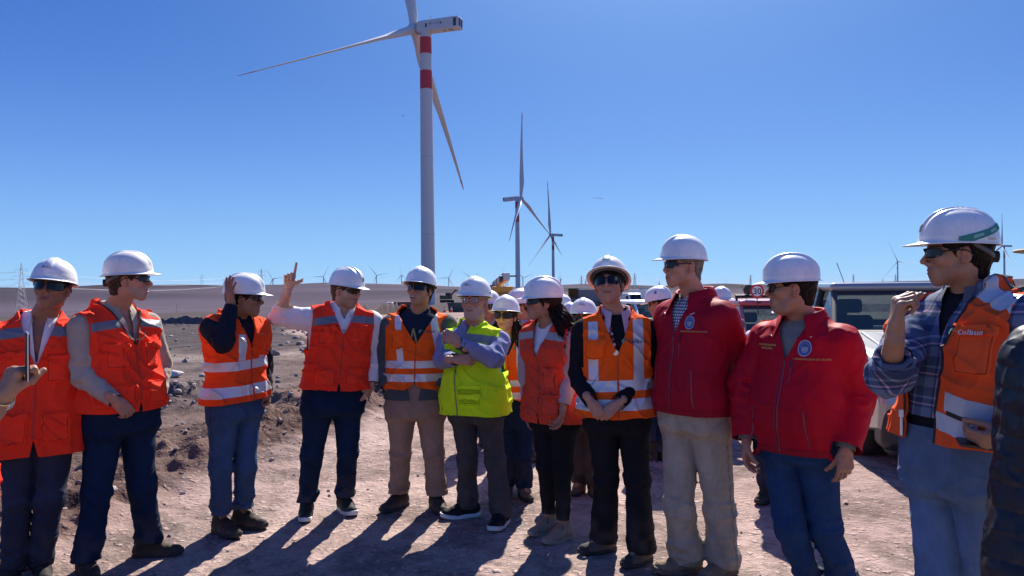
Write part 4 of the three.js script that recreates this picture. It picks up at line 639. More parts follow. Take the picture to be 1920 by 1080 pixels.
    const boom = part('boom', new RoundedBoxGeometry(0.95, 0.95, 9, 2, 0.06).rotateX(-0.14).translate(0.15, 4.25, 0.2), rw, t); for (const z of [-2.6, -0.4, 1.8, 3.6]) part('red_stripe', new RoundedBoxGeometry(0.98, 0.98, 0.75, 2, 0.06).translate(0, 0, z).rotateX(-0.14).translate(0.15, 4.25, 0.2), std([0.55, 0.06, 0.04], 0.5), boom); part('sheave', merge([new THREE.CylinderGeometry(0.45, 0.45, 0.3, 18).rotateZ(Math.PI / 2).translate(-0.6, 4.55, 4.6), box(1.6, 0.2, 0.2, 0.8, 4.9, 4.2)]), plastic, boom); part('ram', bar(V(0, 2.6, -1), V(0, 3.8, -3), 0.2, 10), chrome, t); wheels(t, [-1.05, 1.05], [2, 0.2, -3, -5], 1.5); part('outrigger', [box(5, 0.25, 0.35, 0, 0.8, 1.2), box(0.3, 0.9, 0.3, -2.4, 0.45, 1.2), box(0.3, 0.9, 0.3, 2.4, 0.45, 1.2)], M.dgrey, t); }
  { const t = thing('wheel_loader', 'small dark wheel loader beyond the profile woman, left of the grey container', 'loader', onG(1075, 118), 1.2), dk = std([0.1, 0.1, 0.09], 0.7); part('chassis', new RoundedBoxGeometry(1.9, 0.9, 4, 2, 0.1).translate(0, 1.2, 0), dk, t); part('cab', new RoundedBoxGeometry(1.5, 1.6, 1.5, 2, 0.08).translate(0, 2.35, 0.1), M.lens, t); part('cab_roof', box(1.6, 0.12, 1.6, 0, 3.2, 0.1), std([0.12, 0.25, 0.2], 0.6), t); part('arm', [bar(V(-0.5, 1.3, 1.5), V(-0.5, 1.0, 3.4), 0.14), bar(V(0.5, 1.3, 1.5), V(0.5, 1.0, 3.4), 0.14)], dk, t); part('bucket', box(2.3, 0.8, 0.8, 0, 0.7, 3.7), dk, t); wheels(t, [-0.95, 0.95], [1.3, -1.3], 1.7); }
  { const t = thing('waste_skip', 'dark blue-green steel skip left of the face of the man in lime', 'skip', onG(858, 98), 0.05), c = std([0.05, 0.08, 0.09], 0.6); part('tub', new THREE.CylinderGeometry(1, 0.86, 1.25, 4, 1).rotateY(Math.PI / 4).scale(1.9, 1, 1.1).translate(0, 0.7, 0), c, t); part('rim', [box(2.75, 0.1, 0.1, 0, 1.33, 0.78), box(2.75, 0.1, 0.1, 0, 1.33, -0.78)], c, t); for (let i = 0; i < 6; i++) part('rib', box(0.09, 1.1, 0.09, -1.1 + i * 0.44, 0.72, 0.78), c, t); }
  { const t = thing('site_lorry', 'small white lorry with rust-red box beyond the laughing man', 'lorry', onG(766, 205), 1.5); part('cargo_box', new RoundedBoxGeometry(2.4, 2.0, 6.5, 2, 0.04).translate(0, 1.9, -0.6), std([0.22, 0.085, 0.06], 0.7), t); part('cab', new RoundedBoxGeometry(2.2, 2.2, 1.7, 3, 0.2).translate(0, 1.7, -5.4), std([0.6, 0.6, 0.62], 0.5), t); part('windscreen', box(1.8, 0.8, 0.05, 0, 2.1, -6.27), M.lens, t); wheels(t, [-1, 1], [-4.8, 1, 2.2], 1.3); }
  { const t = thing('excavator', 'dark excavator at the foot of the largest turbine tower', 'excavator', onG(838, 232), 1.1), c = std([0.12, 0.09, 0.04], 0.7); for (const s of [-1, 1]) part('track', new RoundedBoxGeometry(0.6, 0.9, 3.8, 3, 0.3).translate(s * 1.1, 0.5, 0), M.rubber, t); part('house', new RoundedBoxGeometry(2.5, 1.3, 3.2, 2, 0.12).translate(0, 1.75, -0.4), c, t); part('cab', new RoundedBoxGeometry(1, 1.5, 1.5, 2, 0.1).translate(-0.7, 2.4, 0.9), M.lens, t); part('boom', merge([bar(V(0.3, 2, 0.9), V(0.3, 4.2, 3.2), 0.28), bar(V(0.3, 4.2, 3.2), V(0.3, 2.0, 5.4), 0.2)]), c, t); part('bucket', box(1.1, 0.8, 0.8, 0.3, 1.6, 5.4), c, t); }
  for (const [px, D, w] of [[846, 90, 'before the dark skip'], [833, 92, 'just left of the dark skip']]) { const t = thing('traffic_cone', 'tiny orange traffic cone ' + w, 'cone', onG(px, D), 0); part('cone', new THREE.CylinderGeometry(0.05, 0.22, 0.85, 16).translate(0, 0.46, 0), std([0.75, 0.1, 0.02], 0.6), t); part('white_ring', new THREE.CylinderGeometry(0.105, 0.135, 0.16, 16).translate(0, 0.58, 0), M.white, t); part('base', box(0.5, 0.05, 0.5, 0, 0.025, 0), M.rubber, t); }
  { const p = P(1122, 371.5, 9000), m = new THREE.Mesh(new THREE.CapsuleGeometry(2.8, 110, 4, 10).rotateZ(Math.PI / 2 - 0.06), std([0.85, 0.85, 0.88], 1)); m.name = 'contrail_cloud'; m.position.copy(p); tag(m, 'short white vapour trail high in the sky right of the third turbine', 'vapour trail'); scene.add(m); }
  { const p = P(756, 217, 160), t = thing('bird', 'tiny dark bird gliding left of the great tower', 'bird', p, 0.4), c = std([0.03, 0.03, 0.03], 0.9); part('body', new THREE.SphereGeometry(0.08, 12, 8).scale(1, 0.8, 2.2), c, t); for (const s of [-1, 1]) { const w = new THREE.SphereGeometry(0.24, 12, 6).scale(1, 0.07, 0.32).rotateZ(s * 0.16).translate(s * 0.25, 0.04, 0); part('wing', w, c, t); } part('tail', new THREE.ConeGeometry(0.1, 0.3, 6).rotateX(Math.PI / 2).scale(1, 0.3, 1).translate(0, 0, -0.35), c, t); }
}
// ------------------------------------------------------------------ people: bodies and clothes
const weave = tex(128, 128, (u, v) => 0.5 + 0.22 * Math.sin(u * 64 * Math.PI) * Math.sin(v * 64 * Math.PI) + 0.3 * pn(u * 8, v * 8, 8, 11));
const twill = tex(128, 128, (u, v) => 0.5 + 0.25 * Math.sin((u + v) * 80 * Math.PI) + 0.3 * pn(u * 10, v * 6, 10, 12));
const cloth = (rough, map, bump, o = {}) => new THREE.MeshPhysicalMaterial({ color: 0xffffff, specularIntensity: 0.25, vertexColors: true, roughness: rough, bumpMap: map, bumpScale: bump, ...o });
const F_COTTON = cloth(0.92, weave, 0.0006, { sheen: 0.2, sheenRoughness: 0.6 }), F_DENIM = cloth(0.95, twill, 0.0007), F_SHELL = cloth(0.62, weave, 0.0003), F_VEST = cloth(0.85, weave, 0.0008), F_NYLON = cloth(0.42, weave, 0.0002, { specularIntensity: 0.7 }), F_HAIR = cloth(0.5, weave, 0.0008), F_LEATHER = cloth(0.7, weave, 0.0008);
// woven check: colour map in metres, 9 cm repeat
const plaidMap = tex(256, 256, (u, v) => {
  const st = t => { let k = 0; if (t > 0.1 && t < 0.42) k += 0.5; if (t > 0.5 && t < 0.56) k += 0.9; if (t > 0.72 && t < 0.8) k += 0.7; return k; };
  const a = st(u), b = st(v), l = (a + b) * 0.33, red = (u > 0.5 && u < 0.56 ? 0.12 : 0) + (v > 0.5 && v < 0.56 ? 0.12 : 0), n = 0.04 * h3(Math.floor(u * 256), Math.floor(v * 256), 5);
  return [0.17 + l * 0.66 + red + n, 0.23 + l * 0.68 + n, 0.37 + l * 0.6 + n];
}, true);
const F_PLAID = new THREE.MeshPhysicalMaterial({ color: 0xffffff, map: plaidMap, roughness: 0.9, bumpMap: weave, bumpScale: 0.0005 });
const ginghamMap = tex(64, 64, (u, v) => { const a = (Math.floor(u * 8) & 1), b = (Math.floor(v * 8) & 1); return a + b === 2 ? [0.12, 0.16, 0.3] : a + b === 1 ? [0.5, 0.53, 0.6] : [0.88, 0.88, 0.88]; }, true);
const F_GINGHAM = new THREE.MeshPhysicalMaterial({ color: 0xffffff, map: ginghamMap, roughness: 0.9 });

const TS = [-0.4, 0, 0.12, 0.3, 0.5, 0.7, 0.83, 0.93, 1.0, 1.2], TA = [0.165, 0.176, 0.178, 0.158, 0.163, 0.178, 0.168, 0.118, 0.068, 0.058], TB = [0.118, 0.128, 0.126, 0.112, 0.118, 0.124, 0.113, 0.088, 0.064, 0.058];
const tab = T => { const a = new Float32Array(162); for (let i = 0; i <= 160; i++) { const s = -0.4 + i * 0.01; let k = 0; while (k < TS.length - 2 && s > TS[k + 1]) k++; const t = clamp((s - TS[k]) / (TS[k + 1] - TS[k]), 0, 1); a[i] = lerp(T[k], T[k + 1], t * t * (3 - 2 * t) * 0.5 + t * 0.5); } a[161] = a[160]; return s => { const q = clamp((s + 0.4) * 100, 0, 160), i = q | 0; return lerp(a[i], a[i + 1], q - i); }; };
const tabA = tab(TA), tabB = tab(TB);
const ORANGE = [1.0, 0.125, 0.012], RED_ORANGE = [0.95, 0.05, 0.02], LIME = [0.66, 0.98, 0.02];
const JEAN = { blue: [0.036, 0.07, 0.145], navy: [0.008, 0.02, 0.05], grey: [0.026, 0.034, 0.06], pale: [0.09, 0.14, 0.225] };

function person(s) {
  const bear = Math.atan((960 - s.pel[0]) / FPX) / DEG; s.yaw += bear; s.hyaw += bear; s.ftR[2] = (s.ftR[2] ?? 0) + bear; s.ftL[2] = (s.ftL[2] ?? 0) + bear;
  const D = s.D, W = (j, dd = 0) => P(j[0], j[1], D - (j[2] ?? 0) - dd);
  const pelW = W(s.pel), yaw = s.yaw * DEG, cy = Math.cos(yaw), sy = Math.sin(yaw);
  const root = thing('person', s.label, 'person', V(pelW.x, 0, pelW.z), yaw, s.group);
  const toL = v => { const x = v.x - pelW.x, z = v.z - pelW.z; return V(x * cy - z * sy, v.y, x * sy + z * cy); };
  const cb = Math.cos(bear * DEG), sb = Math.sin(bear * DEG), dirL = a => { const y = a[1], x = a[0] * cb + a[2] * sb, z = -a[0] * sb + a[2] * cb; return V(x * cy - z * sy, y, x * sy + z * cy).normalize(); };
  const J = j => toL(W(j));
  const detail = s.detail ?? 1, near = clamp(D / 4.5, 0.72, 2.2) / detail;
  const Pv = V(0, pelW.y, 0), S = J(s.sho), sw = s.sw ?? 0.19, N = V(S.x, S.y + (s.neckUp ?? 0.082), S.z - 0.012), H = J(s.head), hs = s.hs ?? 1;
  const tl = N.y - Pv.y, sc = (s.scale ?? 1) * clamp(tl / 0.58, 0.86, 1.1), g = s.girth ?? 1, belly = s.belly ?? 0, bust = s.bust ?? 0;
  const sh = { R: S.clone().add(V(-sw, (s.liftR ?? 0) - (s.drop ?? 0.03), s.fwdR ?? 0)), L: S.clone().add(V(sw, (s.liftL ?? 0) - (s.drop ?? 0.03), s.fwdL ?? 0)) };
  const sdz = sw * Math.sin((s.yaw) * DEG), JA = (j, k) => toL(W(j, k)), el = { R: JA(s.elR, sdz), L: JA(s.elL, -sdz) }, wr = { R: JA(s.wrR, (s.wrR[2] ?? 0) > 0.15 ? 0 : sdz * 0.9), L: JA(s.wrL, (s.wrL[2] ?? 0) > 0.15 ? 0 : -sdz * 0.9) };
  const hip = { R: V(-0.088 * sc * (s.hipW ?? 1), Pv.y, 0), L: V(0.088 * sc * (s.hipW ?? 1), Pv.y, 0) };
  const ft = {}, fy = {}, kn = {};
  for (const q of ['R', 'L']) { const f = s['ft' + q], w = f[3] !== undefined ? P(f[0], f[1], f[3]).setY(0) : G(f[0], f[1]); w.y = D > 6 ? groundH(w.x, w.z, false) : 0; ft[q] = toL(w); fy[q] = (f[2] - s.yaw) * DEG; const k = s['kn' + q]; kn[q] = k ? toL(P(k[0], k[1], -w.z * 0.5 + D * 0.5 - (k[2] ?? 0.03))) : hip[q].clone().lerp(ft[q], 0.5).add(V(0, 0.03, 0.04)); }
  const an = { R: ft.R.clone().add(V(0, 0.095, 0)), L: ft.L.clone().add(V(0, 0.095, 0)) };
  const Q = ['R', 'L'], fat = s.limb ?? 1, r0 = n => n * sc * fat;
  // torso as stacked ovals
  const torso = (ease, flare = 0, n = 2.35) => (x, y, z) => {
    const t = (y - Pv.y) / tl, tc = clamp(t, 0, 1.05), cx = lerp(Pv.x, N.x, tc), bump = belly * Math.exp(-((t - 0.3) ** 2) / 0.055) + bust * Math.exp(-((t - 0.68) ** 2) / 0.012), fl = flare * clamp(0.75 - t, 0, 1.2);
    const a = tabA(t) * sc * g * (s.wide ?? 1) + ease + fl + belly * 0.35 * Math.exp(-((t - 0.25) ** 2) / 0.06), b = tabB(t) * sc * g + ease + fl * 0.8 + bump * 0.55, cz = lerp(Pv.z, N.z, tc) + bump * 0.5 + (s.arch ?? 0) * Math.sin(Math.PI * tc);
    const u = Math.abs(x - cx) / a, w = Math.abs(z - cz) / b, q = Math.pow(Math.pow(u, n) + Math.pow(w, n), 1 / n);
    return Math.max((q - 1) * Math.min(a, b), y - N.y - 0.03);
  };
  const czAt = y => lerp(Pv.z, N.z, clamp((y - Pv.y) / tl, 0, 1)), cxAt = y => lerp(Pv.x, N.x, clamp((y - Pv.y) / tl, 0, 1));
  const yoke = e => { const f = Q.map(q => cap(V(N.x + (q === 'R' ? -0.045 : 0.045), N.y - 0.045, N.z), sh[q].clone().add(V(0, -0.012, 0)), r0(0.05) + e, r0(0.055) + e)); return (x, y, z) => Math.min(f[0](x, y, z), f[1](x, y, z)); };
  const arm = (q, e, taper = 0) => { const a = cap(sh[q], el[q], r0(0.058) + e, r0(0.045) + e), b = cap(el[q], wr[q], r0(0.044) + e, r0(0.031) + e - taper); return (x, y, z) => smin(a(x, y, z), b(x, y, z), 0.02); };
  const armT = (q, x, y, z) => { const d = V().subVectors(wr[q], el[q]), L = d.length(); d.divideScalar(L); const p = V(x, y, z).sub(el[q]), t = p.dot(d); return { t: t / L, r: p.addScaledVector(d, -t).length(), L }; };
  const leg = (q, e, shin = 0) => { const a = cap(hip[q].clone().add(V(0, -0.02, 0)), kn[q], r0(0.086 * (s.thigh ?? 1)) + e, r0(0.056) + e), b = cap(kn[q], an[q], r0(0.055) + e, r0(0.043) + e + shin); return (x, y, z) => smin(a(x, y, z), b(x, y, z), 0.03); };
  const reach = (pts, m) => { const lo = V(9, 9, 9), hi = V(-9, -9, -9); for (const p of pts) { lo.min(p); hi.max(p); } return [lo.addScalar(-m), hi.addScalar(m)]; };
  const seed = s.seed ?? 1, sd = seed * 17.3;

  // -------- body: one continuous figure
  {
    const t = torso(-0.012), y0 = yoke(-0.012), arms = Q.map(q => arm(q, -0.005)), legs = Q.map(q => leg(q, -0.006, -0.014)), feet = Q.map(q => cap(an[q], ft[q].clone().add(V(Math.sin(fy[q]) * 0.13, 0.035, Math.cos(fy[q]) * 0.13)), 0.026, 0.022));
    const nk = cap(N.clone().add(V(0, -0.05, 0)), H.clone().add(V(0, -0.06, -0.015)), 0.056, 0.05);
    const F = (x, y, z) => { let d = smax(t(x, y, z), Pv.y - 0.09 - y, 0.05); d = smin(d, y0(x, y, z), 0.04); for (const a of arms) d = smin(d, a(x, y, z), 0.025); for (const a of legs) d = smin(d, a(x, y, z), 0.03); for (const a of feet) d = smin(d, a(x, y, z), 0.02); return smin(d, nk(x, y, z), 0.03); };
    const [lo, hi] = reach([sh.R, sh.L, el.R, el.L, wr.R, wr.L, kn.R, kn.L, an.R, an.L, N, Pv], 0.2); lo.y = -0.02; hi.y = Math.max(N.y + 0.1, wr.R.y + 0.06, wr.L.y + 0.06);
    const skin = SKIN[s.skin ?? 'tan'], pieces = [paint(sdfMesh(F, lo, hi, 0.017 * Math.max(1, near * 0.8)), (x, y, z) => { const m = 1 + 0.12 * n3(x * 30, y * 30, z * 30); return skin.map(v => v * m); })];
    const hq = new THREE.Quaternion().setFromEuler(new THREE.Euler(-(s.pitch ?? 0) * DEG, (s.hyaw - s.yaw) * DEG, (s.roll ?? 0) * DEG, 'YXZ'));
    const toH = p => p.clone().sub(H).applyQuaternion(hq.clone().invert()).divideScalar(hs);
    const hg = headGeo(s.face ?? {}, skin, 0.0042 * Math.max(0.85, near), toH(N.clone().add(V(0, -0.02, 0.0))));
    hg.applyMatrix4(new THREE.Matrix4().compose(H, hq, V(hs, hs, hs))); pieces.push(hg);
    for (const q of Q) {
      const h = s['h' + q]; if (h === null) continue; const spec = h ?? {}, down = V().subVectors(wr[q], el[q]).normalize().lerp(V(0, -1, 0), 0.5).normalize();
      const Y = spec.dir ? dirL(spec.dir) : down, Z0 = spec.palm ? dirL(spec.palm) : V(q === 'R' ? 1 : -1, 0, -0.35), X = V().crossVectors(Y, Z0).normalize(), Z = V().crossVectors(X, Y);
      const hg2 = hand(q === 'R' ? 1 : -1, spec.pose ?? 'relaxed', s.skin ?? 'tan', 0.0038), k = (s.handScale ?? 1) * (s.face?.female ? 0.93 : 1.03);
      hg2.applyMatrix4(new THREE.Matrix4().makeBasis(X.multiplyScalar(k), Y.clone().multiplyScalar(k), Z.multiplyScalar(k)).setPosition(wr[q])); pieces.push(hg2);
    }
    part('body', merge(pieces), M.skin, root);
    // hat, glasses, hair
    const place = (o, c = V(0, 0, 0)) => { o.position.copy(c.clone().multiplyScalar(hs).applyQuaternion(hq).add(H)); o.quaternion.copy(hq); o.scale.setScalar(hs); return o; };
    s._place = place; s._toH = toH;
    if (s.hat !== null) {
      const hat = s.hat ?? {}, st = hat.style ?? 'peak', o = place(part('hard_hat', HATS[st].geo, hat.mat ?? hatMat, root)), tilt = (hat.tilt ?? 0) * DEG;
      o.quaternion.multiply(new THREE.Quaternion().setFromEuler(new THREE.Euler(-tilt, 0, (hat.roll ?? 0) * DEG))); if (hat.up) o.position.add(V(0, hat.up, 0).applyQuaternion(hq));
      const band = new THREE.TorusGeometry(0.091, 0.01, 6, 40).rotateX(Math.PI / 2).scale(1.0, 1.5, 1.18).translate(0, 0.043, -0.002); part('suspension_band', band, M.dgrey, o);
      const at = HATS[st].at, patch = (p0, p1, t0, t1, off, nx = 12, ny = 4, fn) => { const pos = [], ix = []; for (let j = 0; j <= ny; j++) for (let i = 0; i <= nx; i++) { const [ph, t] = fn ? fn(i / nx, j / ny) : [lerp(p0, p1, i / nx), lerp(t0, t1, j / ny)]; pos.push(...at(ph, t, off)); } for (let j = 0; j < ny; j++) for (let i = 0; i < nx; i++) { const a = j * (nx + 1) + i; ix.push(a, a + nx + 1, a + 1, a + 1, a + nx + 1, a + nx + 2); } const q = new THREE.BufferGeometry(); q.setAttribute('position', new THREE.BufferAttribute(new Float32Array(pos), 3)); q.setIndex(ix); q.computeVertexNormals(); return q; };
      if (hat.knob) { part('ratchet_knob', new THREE.CylinderGeometry(0.021, 0.021, 0.024, 16).rotateX(Math.PI / 2).translate(0, -0.012, -0.124), M.black, o); part('harness', [tube([V(-0.085, 0.03, -0.03), V(-0.07, 0.0, -0.085), V(0, -0.012, -0.115), V(0.07, 0.0, -0.085), V(0.085, 0.03, -0.03)], 0.009, 24, 6)], M.dgrey, o); }
      if (hat.mark) { // leaf emblem and company name on the front
        const c = (hat.markAt ?? 0) * DEG; part('emblem', patch(c - 0.19, c - 0.1, 0.66, 0.74, 0.0012, 6, 4), std([0.1, 0.22, 0.09], 0.5), o);
        part('lettering', hatText('Colbun', at, c - 0.08, 0.76, 0.105), M.grey, o);
      }
      if (hat.plate) { const c = hat.plate * DEG; part('badge', patch(c - 0.17, c + 0.17, 0.7, 0.84, 0.0015), std([0.34, 0.3, 0.2], 0.5), o); }
      if (hat.seal) { const c = hat.seal * DEG; part('seal', patch(0, 0, 0, 0, 0.0014, 24, 3, (u, v) => [c + Math.cos(u * 2 * Math.PI) * lerp(0.17, 0.13, v), 0.64 + Math.sin(u * 2 * Math.PI) * lerp(0.13, 0.1, v)]), std([0.2, 0.27, 0.42], 0.5), o); part('seal_centre', patch(c - 0.07, c + 0.07, 0.58, 0.7, 0.0013, 6, 4), std([0.42, 0.46, 0.56], 0.5), o); }
      if (hat.dot) { const c = hat.dot * DEG; part('sticker', patch(0, 0, 0, 0, 0.0014, 16, 3, (u, v) => [c + Math.cos(u * 2 * Math.PI) * 0.12 * v, 0.66 + Math.sin(u * 2 * Math.PI) * 0.1 * v]), std([0.1, 0.35, 0.36], 0.5), o); }
      if (hat.strap) { // elastic strap over the side of the shell
        const f = (w, o1) => (u, v) => [hat.strap * lerp(1.35, 2.75, u), lerp(1.0, 0.7, Math.pow(u, 1.15)) + (v - 0.5) * w + o1];
        part('elastic_strap', patch(0, 0, 0, 0, 0.0025, 30, 3, f(0.125, 0)), std([0.03, 0.22, 0.17], 0.7), o);
        for (const u0 of [0.25, 0.62]) part('strap_print', patch(0, 0, 0, 0, 0.0032, 10, 2, (u, v) => f(0.05, 0)(u0 + u * 0.2, v)), std([0.25, 0.45, 0.4], 0.7), o);
        part('label_sticker', patch(hat.strap * 2.1, hat.strap * 2.4, 0.93, 0.97, 0.0012, 6, 3), std([0.5, 0.5, 0.4], 0.6), o);
      }
      if (hat.line) part('chin_strap_slot', patch(hat.line * 1.35, hat.line * 1.6, 0.9, 0.94, 0.001, 6, 3), M.grey, o);
    }
    if (s.straw) {
      const o = place(part('straw_hat', new THREE.LatheGeometry([[0, 0.155], [0.05, 0.152], [0.085, 0.13], [0.098, 0.06], [0.102, 0.045], [0.15, 0.03], [0.2, 0.016], [0.225, 0.02], [0.226, 0.014], [0.2, 0.01], [0.15, 0.022], [0.1, 0.038], [0.09, 0.06], [0.0, 0.145]].map(([x, y]) => new THREE.Vector2(x, y)), 48), std([0.5, 0.4, 0.26], 0.9, { bumpMap: weave, bumpScale: 0.002 }), root));
      part('hat_ribbon', new THREE.CylinderGeometry(0.1, 0.1045, 0.022, 40, 1, true).translate(0, 0.058, 0), M.dgrey, o);
    }
    if (s.glasses) { const k = s.glasses, gl = GLASSES[k.kind ?? k], o = place(part('sunglasses', gl.frame, k.clear ? M.dgrey : M.black, root)); for (const L of gl.lens) part('lens', L, k.clear ? M.clear : M.lens, o); o.position.add(V(0, -0.002, 0.002).applyQuaternion(hq)); o.scale.multiplyScalar(k === 'wrap' ? 1.04 : 1.0); }
    const hair = s.hair ?? { type: 'short', color: [0.02, 0.014, 0.01] };
    if (hair.type !== 'none') {
      const A = ell(0, 0.026, -0.018, 0.08 + (hair.vol ?? 0), 0.086, 0.098 + (hair.vol ?? 0)), nape = cap(V(0, -0.03, -0.06), V(0, hair.type === 'long' ? -0.12 : -0.075, -0.062), 0.045 + (hair.vol ?? 0), 0.042), low = hair.low ?? -0.085;
      const eR = ell(-0.085, -0.014, -0.004, 0.03, 0.036, 0.027), eL = ell(0.085, -0.014, -0.004, 0.03, 0.036, 0.027);
      const Fh = (x, y, z) => { let d = smin(A(x, y, z), nape(x, y, z), 0.03); d = smax(d, z - (0.062 + 1.0 * Math.min(y - 0.022, 0) + (hair.burn ?? 0)), 0.012); d = smax(d, low - y, 0.01); if (hair.type === 'short') { d = smax(d, -eR(x, y, z), 0.006); d = smax(d, -eL(x, y, z), 0.006); } return d - 0.0035 * ridge(x * 110, y * 30 + z * 20, z * 90 + sd) - 0.003 * n3(x * 40, y * 40, z * 40); };
      const hgeo = [sdfMesh(Fh, V(-0.12, -0.17, -0.16), V(0.12, 0.125, 0.1), 0.005 * Math.max(1, near))];
      const c0 = hair.color, col = (x, y, z) => { const m = 0.75 + 0.5 * Math.abs(n3(x * 140, y * 30, z * 140)) + (hair.grey ?? 0) * Math.max(0, n3(x * 90, y * 90, z * 90)) * 6; return c0.map(v => v * m); };
      if (hair.locks) {
        const R = rng(seed * 77 + 5);
        for (let i = 0; i < hair.locks.n; i++) {
          const u = R(), v = R(), sd2 = hair.locks.side ?? 0, st = V((u - 0.5) * 0.15 + sd2 * 0.02, lerp(0.03, -0.06, R()), -0.05 - 0.05 * Math.cos((u - 0.5) * 2.6) + 0.01), pts = [st];
          const gd = hair.locks.guides[i % hair.locks.guides.length], j = hair.locks.jit ?? 0.02, ph = R() * 6;
          gd.forEach((p, k) => { const lp = toH(J(p)), w = hair.locks.wave ?? 0; pts.push(lp.add(V((R() - 0.5) * 2 * j + w * Math.sin(ph + k * 2.2), (R() - 0.5) * 2 * j * (k === gd.length - 1 ? 2 : 1), (R() - 0.5) * 2 * j + w * Math.cos(ph + k * 2.2)))); });
          const tb = new THREE.TubeGeometry(new THREE.CatmullRomCurve3(pts), 14, 0.0036 + 0.004 * v, 5), pa = tb.attributes.position, na = tb.attributes.normal;
          for (let q = 0; q < pa.count; q++) { const ring = Math.floor(q / 6) / 14, k = 0.0085 * Math.pow(ring, 2.5) * 0.8; pa.setXYZ(q, pa.getX(q) - na.getX(q) * k * 0.8, pa.getY(q) - na.getY(q) * k * 0.8, pa.getZ(q) - na.getZ(q) * k * 0.8); }
          hgeo.push(tb);
        }
      }
      const hm = merge(hgeo.map(q => { q.deleteAttribute('uv'); return q; })); paint(hm, col); place(part('hair', flatUV(hm, 6), F_HAIR, root));
    }
  }

  // -------- trousers and shoes
  const yHem = py => W([s.pel[0], py], 0.13).y;
  const pants = s.pants ?? { color: JEAN.navy };
  {
    const e = pants.ease ?? 0.012, t = torso(e * 0.6), legs = Q.map(q => leg(q, e, pants.flare ?? 0.006)), topY = Math.min(Pv.y + 0.2 * sc, Math.max(Pv.y + 0.03, (s.vest || s.jacket ? yHem((s.vest ?? s.jacket).hem) : 9) + 0.05));
    const fold = (x, y, z) => { let k = 0.0035; for (const q of Q) { k += 0.008 * Math.exp(-((y - kn[q].y) ** 2) / 0.006) * 0.5 + (pants.stack ?? 0.011) * Math.exp(-((y - 0.15) ** 2) / 0.008) * 0.5; } k += 0.006 * Math.exp(-((y - Pv.y + 0.06) ** 2) / 0.005); const sl = x * 5 + z * 3, a = n3(x * 5, y * 5 + sd, z * 5), r1 = 1 - Math.abs(n3(x * 6 + sd, y * 15 + sl + a, z * 6)), r2 = 1 - Math.abs(n3(x * 12, y * 22 - sl * 2 - a, z * 12 + sd)); return k * (1.1 * r1 * r1 * r1 + 0.7 * r2 * r2 * r2 - 0.55); };
    const F = (x, y, z) => { let d = Math.min(legs[0](x, y, z), legs[1](x, y, z)); if (y > Pv.y - 0.14) { const b = smax(t(x, y, z), Pv.y - 0.1 - y, 0.05); d = smin(smin(legs[0](x, y, z), legs[1](x, y, z), 0.012), b, 0.05); } return Math.abs(d) < 0.03 ? d - fold(x, y, z) : d; };
    const [lo, hi] = reach([hip.R, hip.L, kn.R, kn.L, an.R, an.L], 0.16); lo.y = 0.0; hi.y = topY + 0.02;
    const cuff = { R: ft.R.y + (pants.cuff ?? 0.075), L: ft.L.y + (pants.cuff ?? 0.075) };
    let gq = sdfMesh(F, lo, hi, 0.0105 * near);
    gq = clip(gq, (x, y, z) => { const q = Math.hypot(x - an.R.x, z - an.R.z) < Math.hypot(x - an.L.x, z - an.L.z) ? 'R' : 'L'; return y - cuff[q] - 0.012 * clamp((z - an[q].z) * 8, -1, 1); }, (x, y) => topY - y);
    const c0 = pants.color, fade = pants.fade ?? 0.3;
    paint(gq, (x, y, z, nx, ny, nz) => { const q = x < 0 ? 'R' : 'L', m = 1 + 0.14 * n3(x * 20 + sd, y * 14, z * 20) + 0.1 * n3(x * 80, y * 50, z * 80), th = Math.exp(-((y - lerp(hip[q].y, kn[q].y, 0.55)) ** 2) / 0.03) * Math.max(0, nz) + 0.6 * Math.exp(-((y - kn[q].y) ** 2) / 0.006) * Math.max(0, nz); const seam = Math.abs(nz) < 0.045 ? 0.82 : 1; const k = m * seam * (1 + fade * 0.9 * th), du = (pants.dust ?? 0.22) * sstep(0.42, 0.06, y) * clamp(0.6 + n3(x * 22, y * 16, z * 22 + sd), 0, 1); return [lerp(c0[0] * k * (1 + fade * 0.15 * th), 0.19, du), lerp(c0[1] * k, 0.15, du), lerp(c0[2] * k, 0.135, du)]; });
    const tr = part('trousers', flatUV(gq, 8), pants.mat ?? F_DENIM, root);
    const seam = lift(clip(gq, (x, y, z) => 0.0035 - Math.abs(z - lerp(an[x < 0 ? 'R' : 'L'].z, Pv.z, clamp((y - 0.1) / (Pv.y - 0.1), 0, 1))), (x, y, z) => Math.abs(x) - 0.06), 0.0015); if (seam && near < 1.3) part('side_seam', flatUV(paint(seam, () => c0.map(v => v * 0.6)), 8), pants.mat ?? F_DENIM, tr);
    if (pants.belt) part('belt', lift(clip(gq, (x, y) => y - (topY - 0.075), (x, y) => topY - 0.035 - y), 0.004), std(pants.belt, 0.6), tr);
  }
  {
    const shoe = s.shoe ?? {}, kit = SHOE[shoe.kind ?? 'boot'];
    for (const q of Q) {
      const c0 = shoe.color ?? [0.03, 0.026, 0.022], o = part('shoe', flatUV(paint(kit.upper.clone(), (x, y, z) => { const dust = sstep(0.07, 0.02, y) * 0.5 + 0.25 * Math.max(0, n3(x * 50, y * 50, z * 50)); const m = 1 + 0.2 * n3(x * 70, y * 70, z * 70); return c0.map((v, i) => lerp(v * m, [0.22, 0.18, 0.16][i], clamp(dust * (shoe.dust ?? 0.5), 0, 1))); }), 8), F_LEATHER, root);
      o.position.copy(ft[q]); o.rotation.y = fy[q]; o.scale.setScalar((s.footScale ?? 1) * (s.face?.female ? 0.92 : 1.03));
      part('sole', kit.sole, shoe.sole ?? M.rubber, o); part('lace', kit.lace, shoe.lace ?? M.black, o); if (shoe.toe) part('toe_cap', kit.toe, shoe.toe, o);
    }
  }

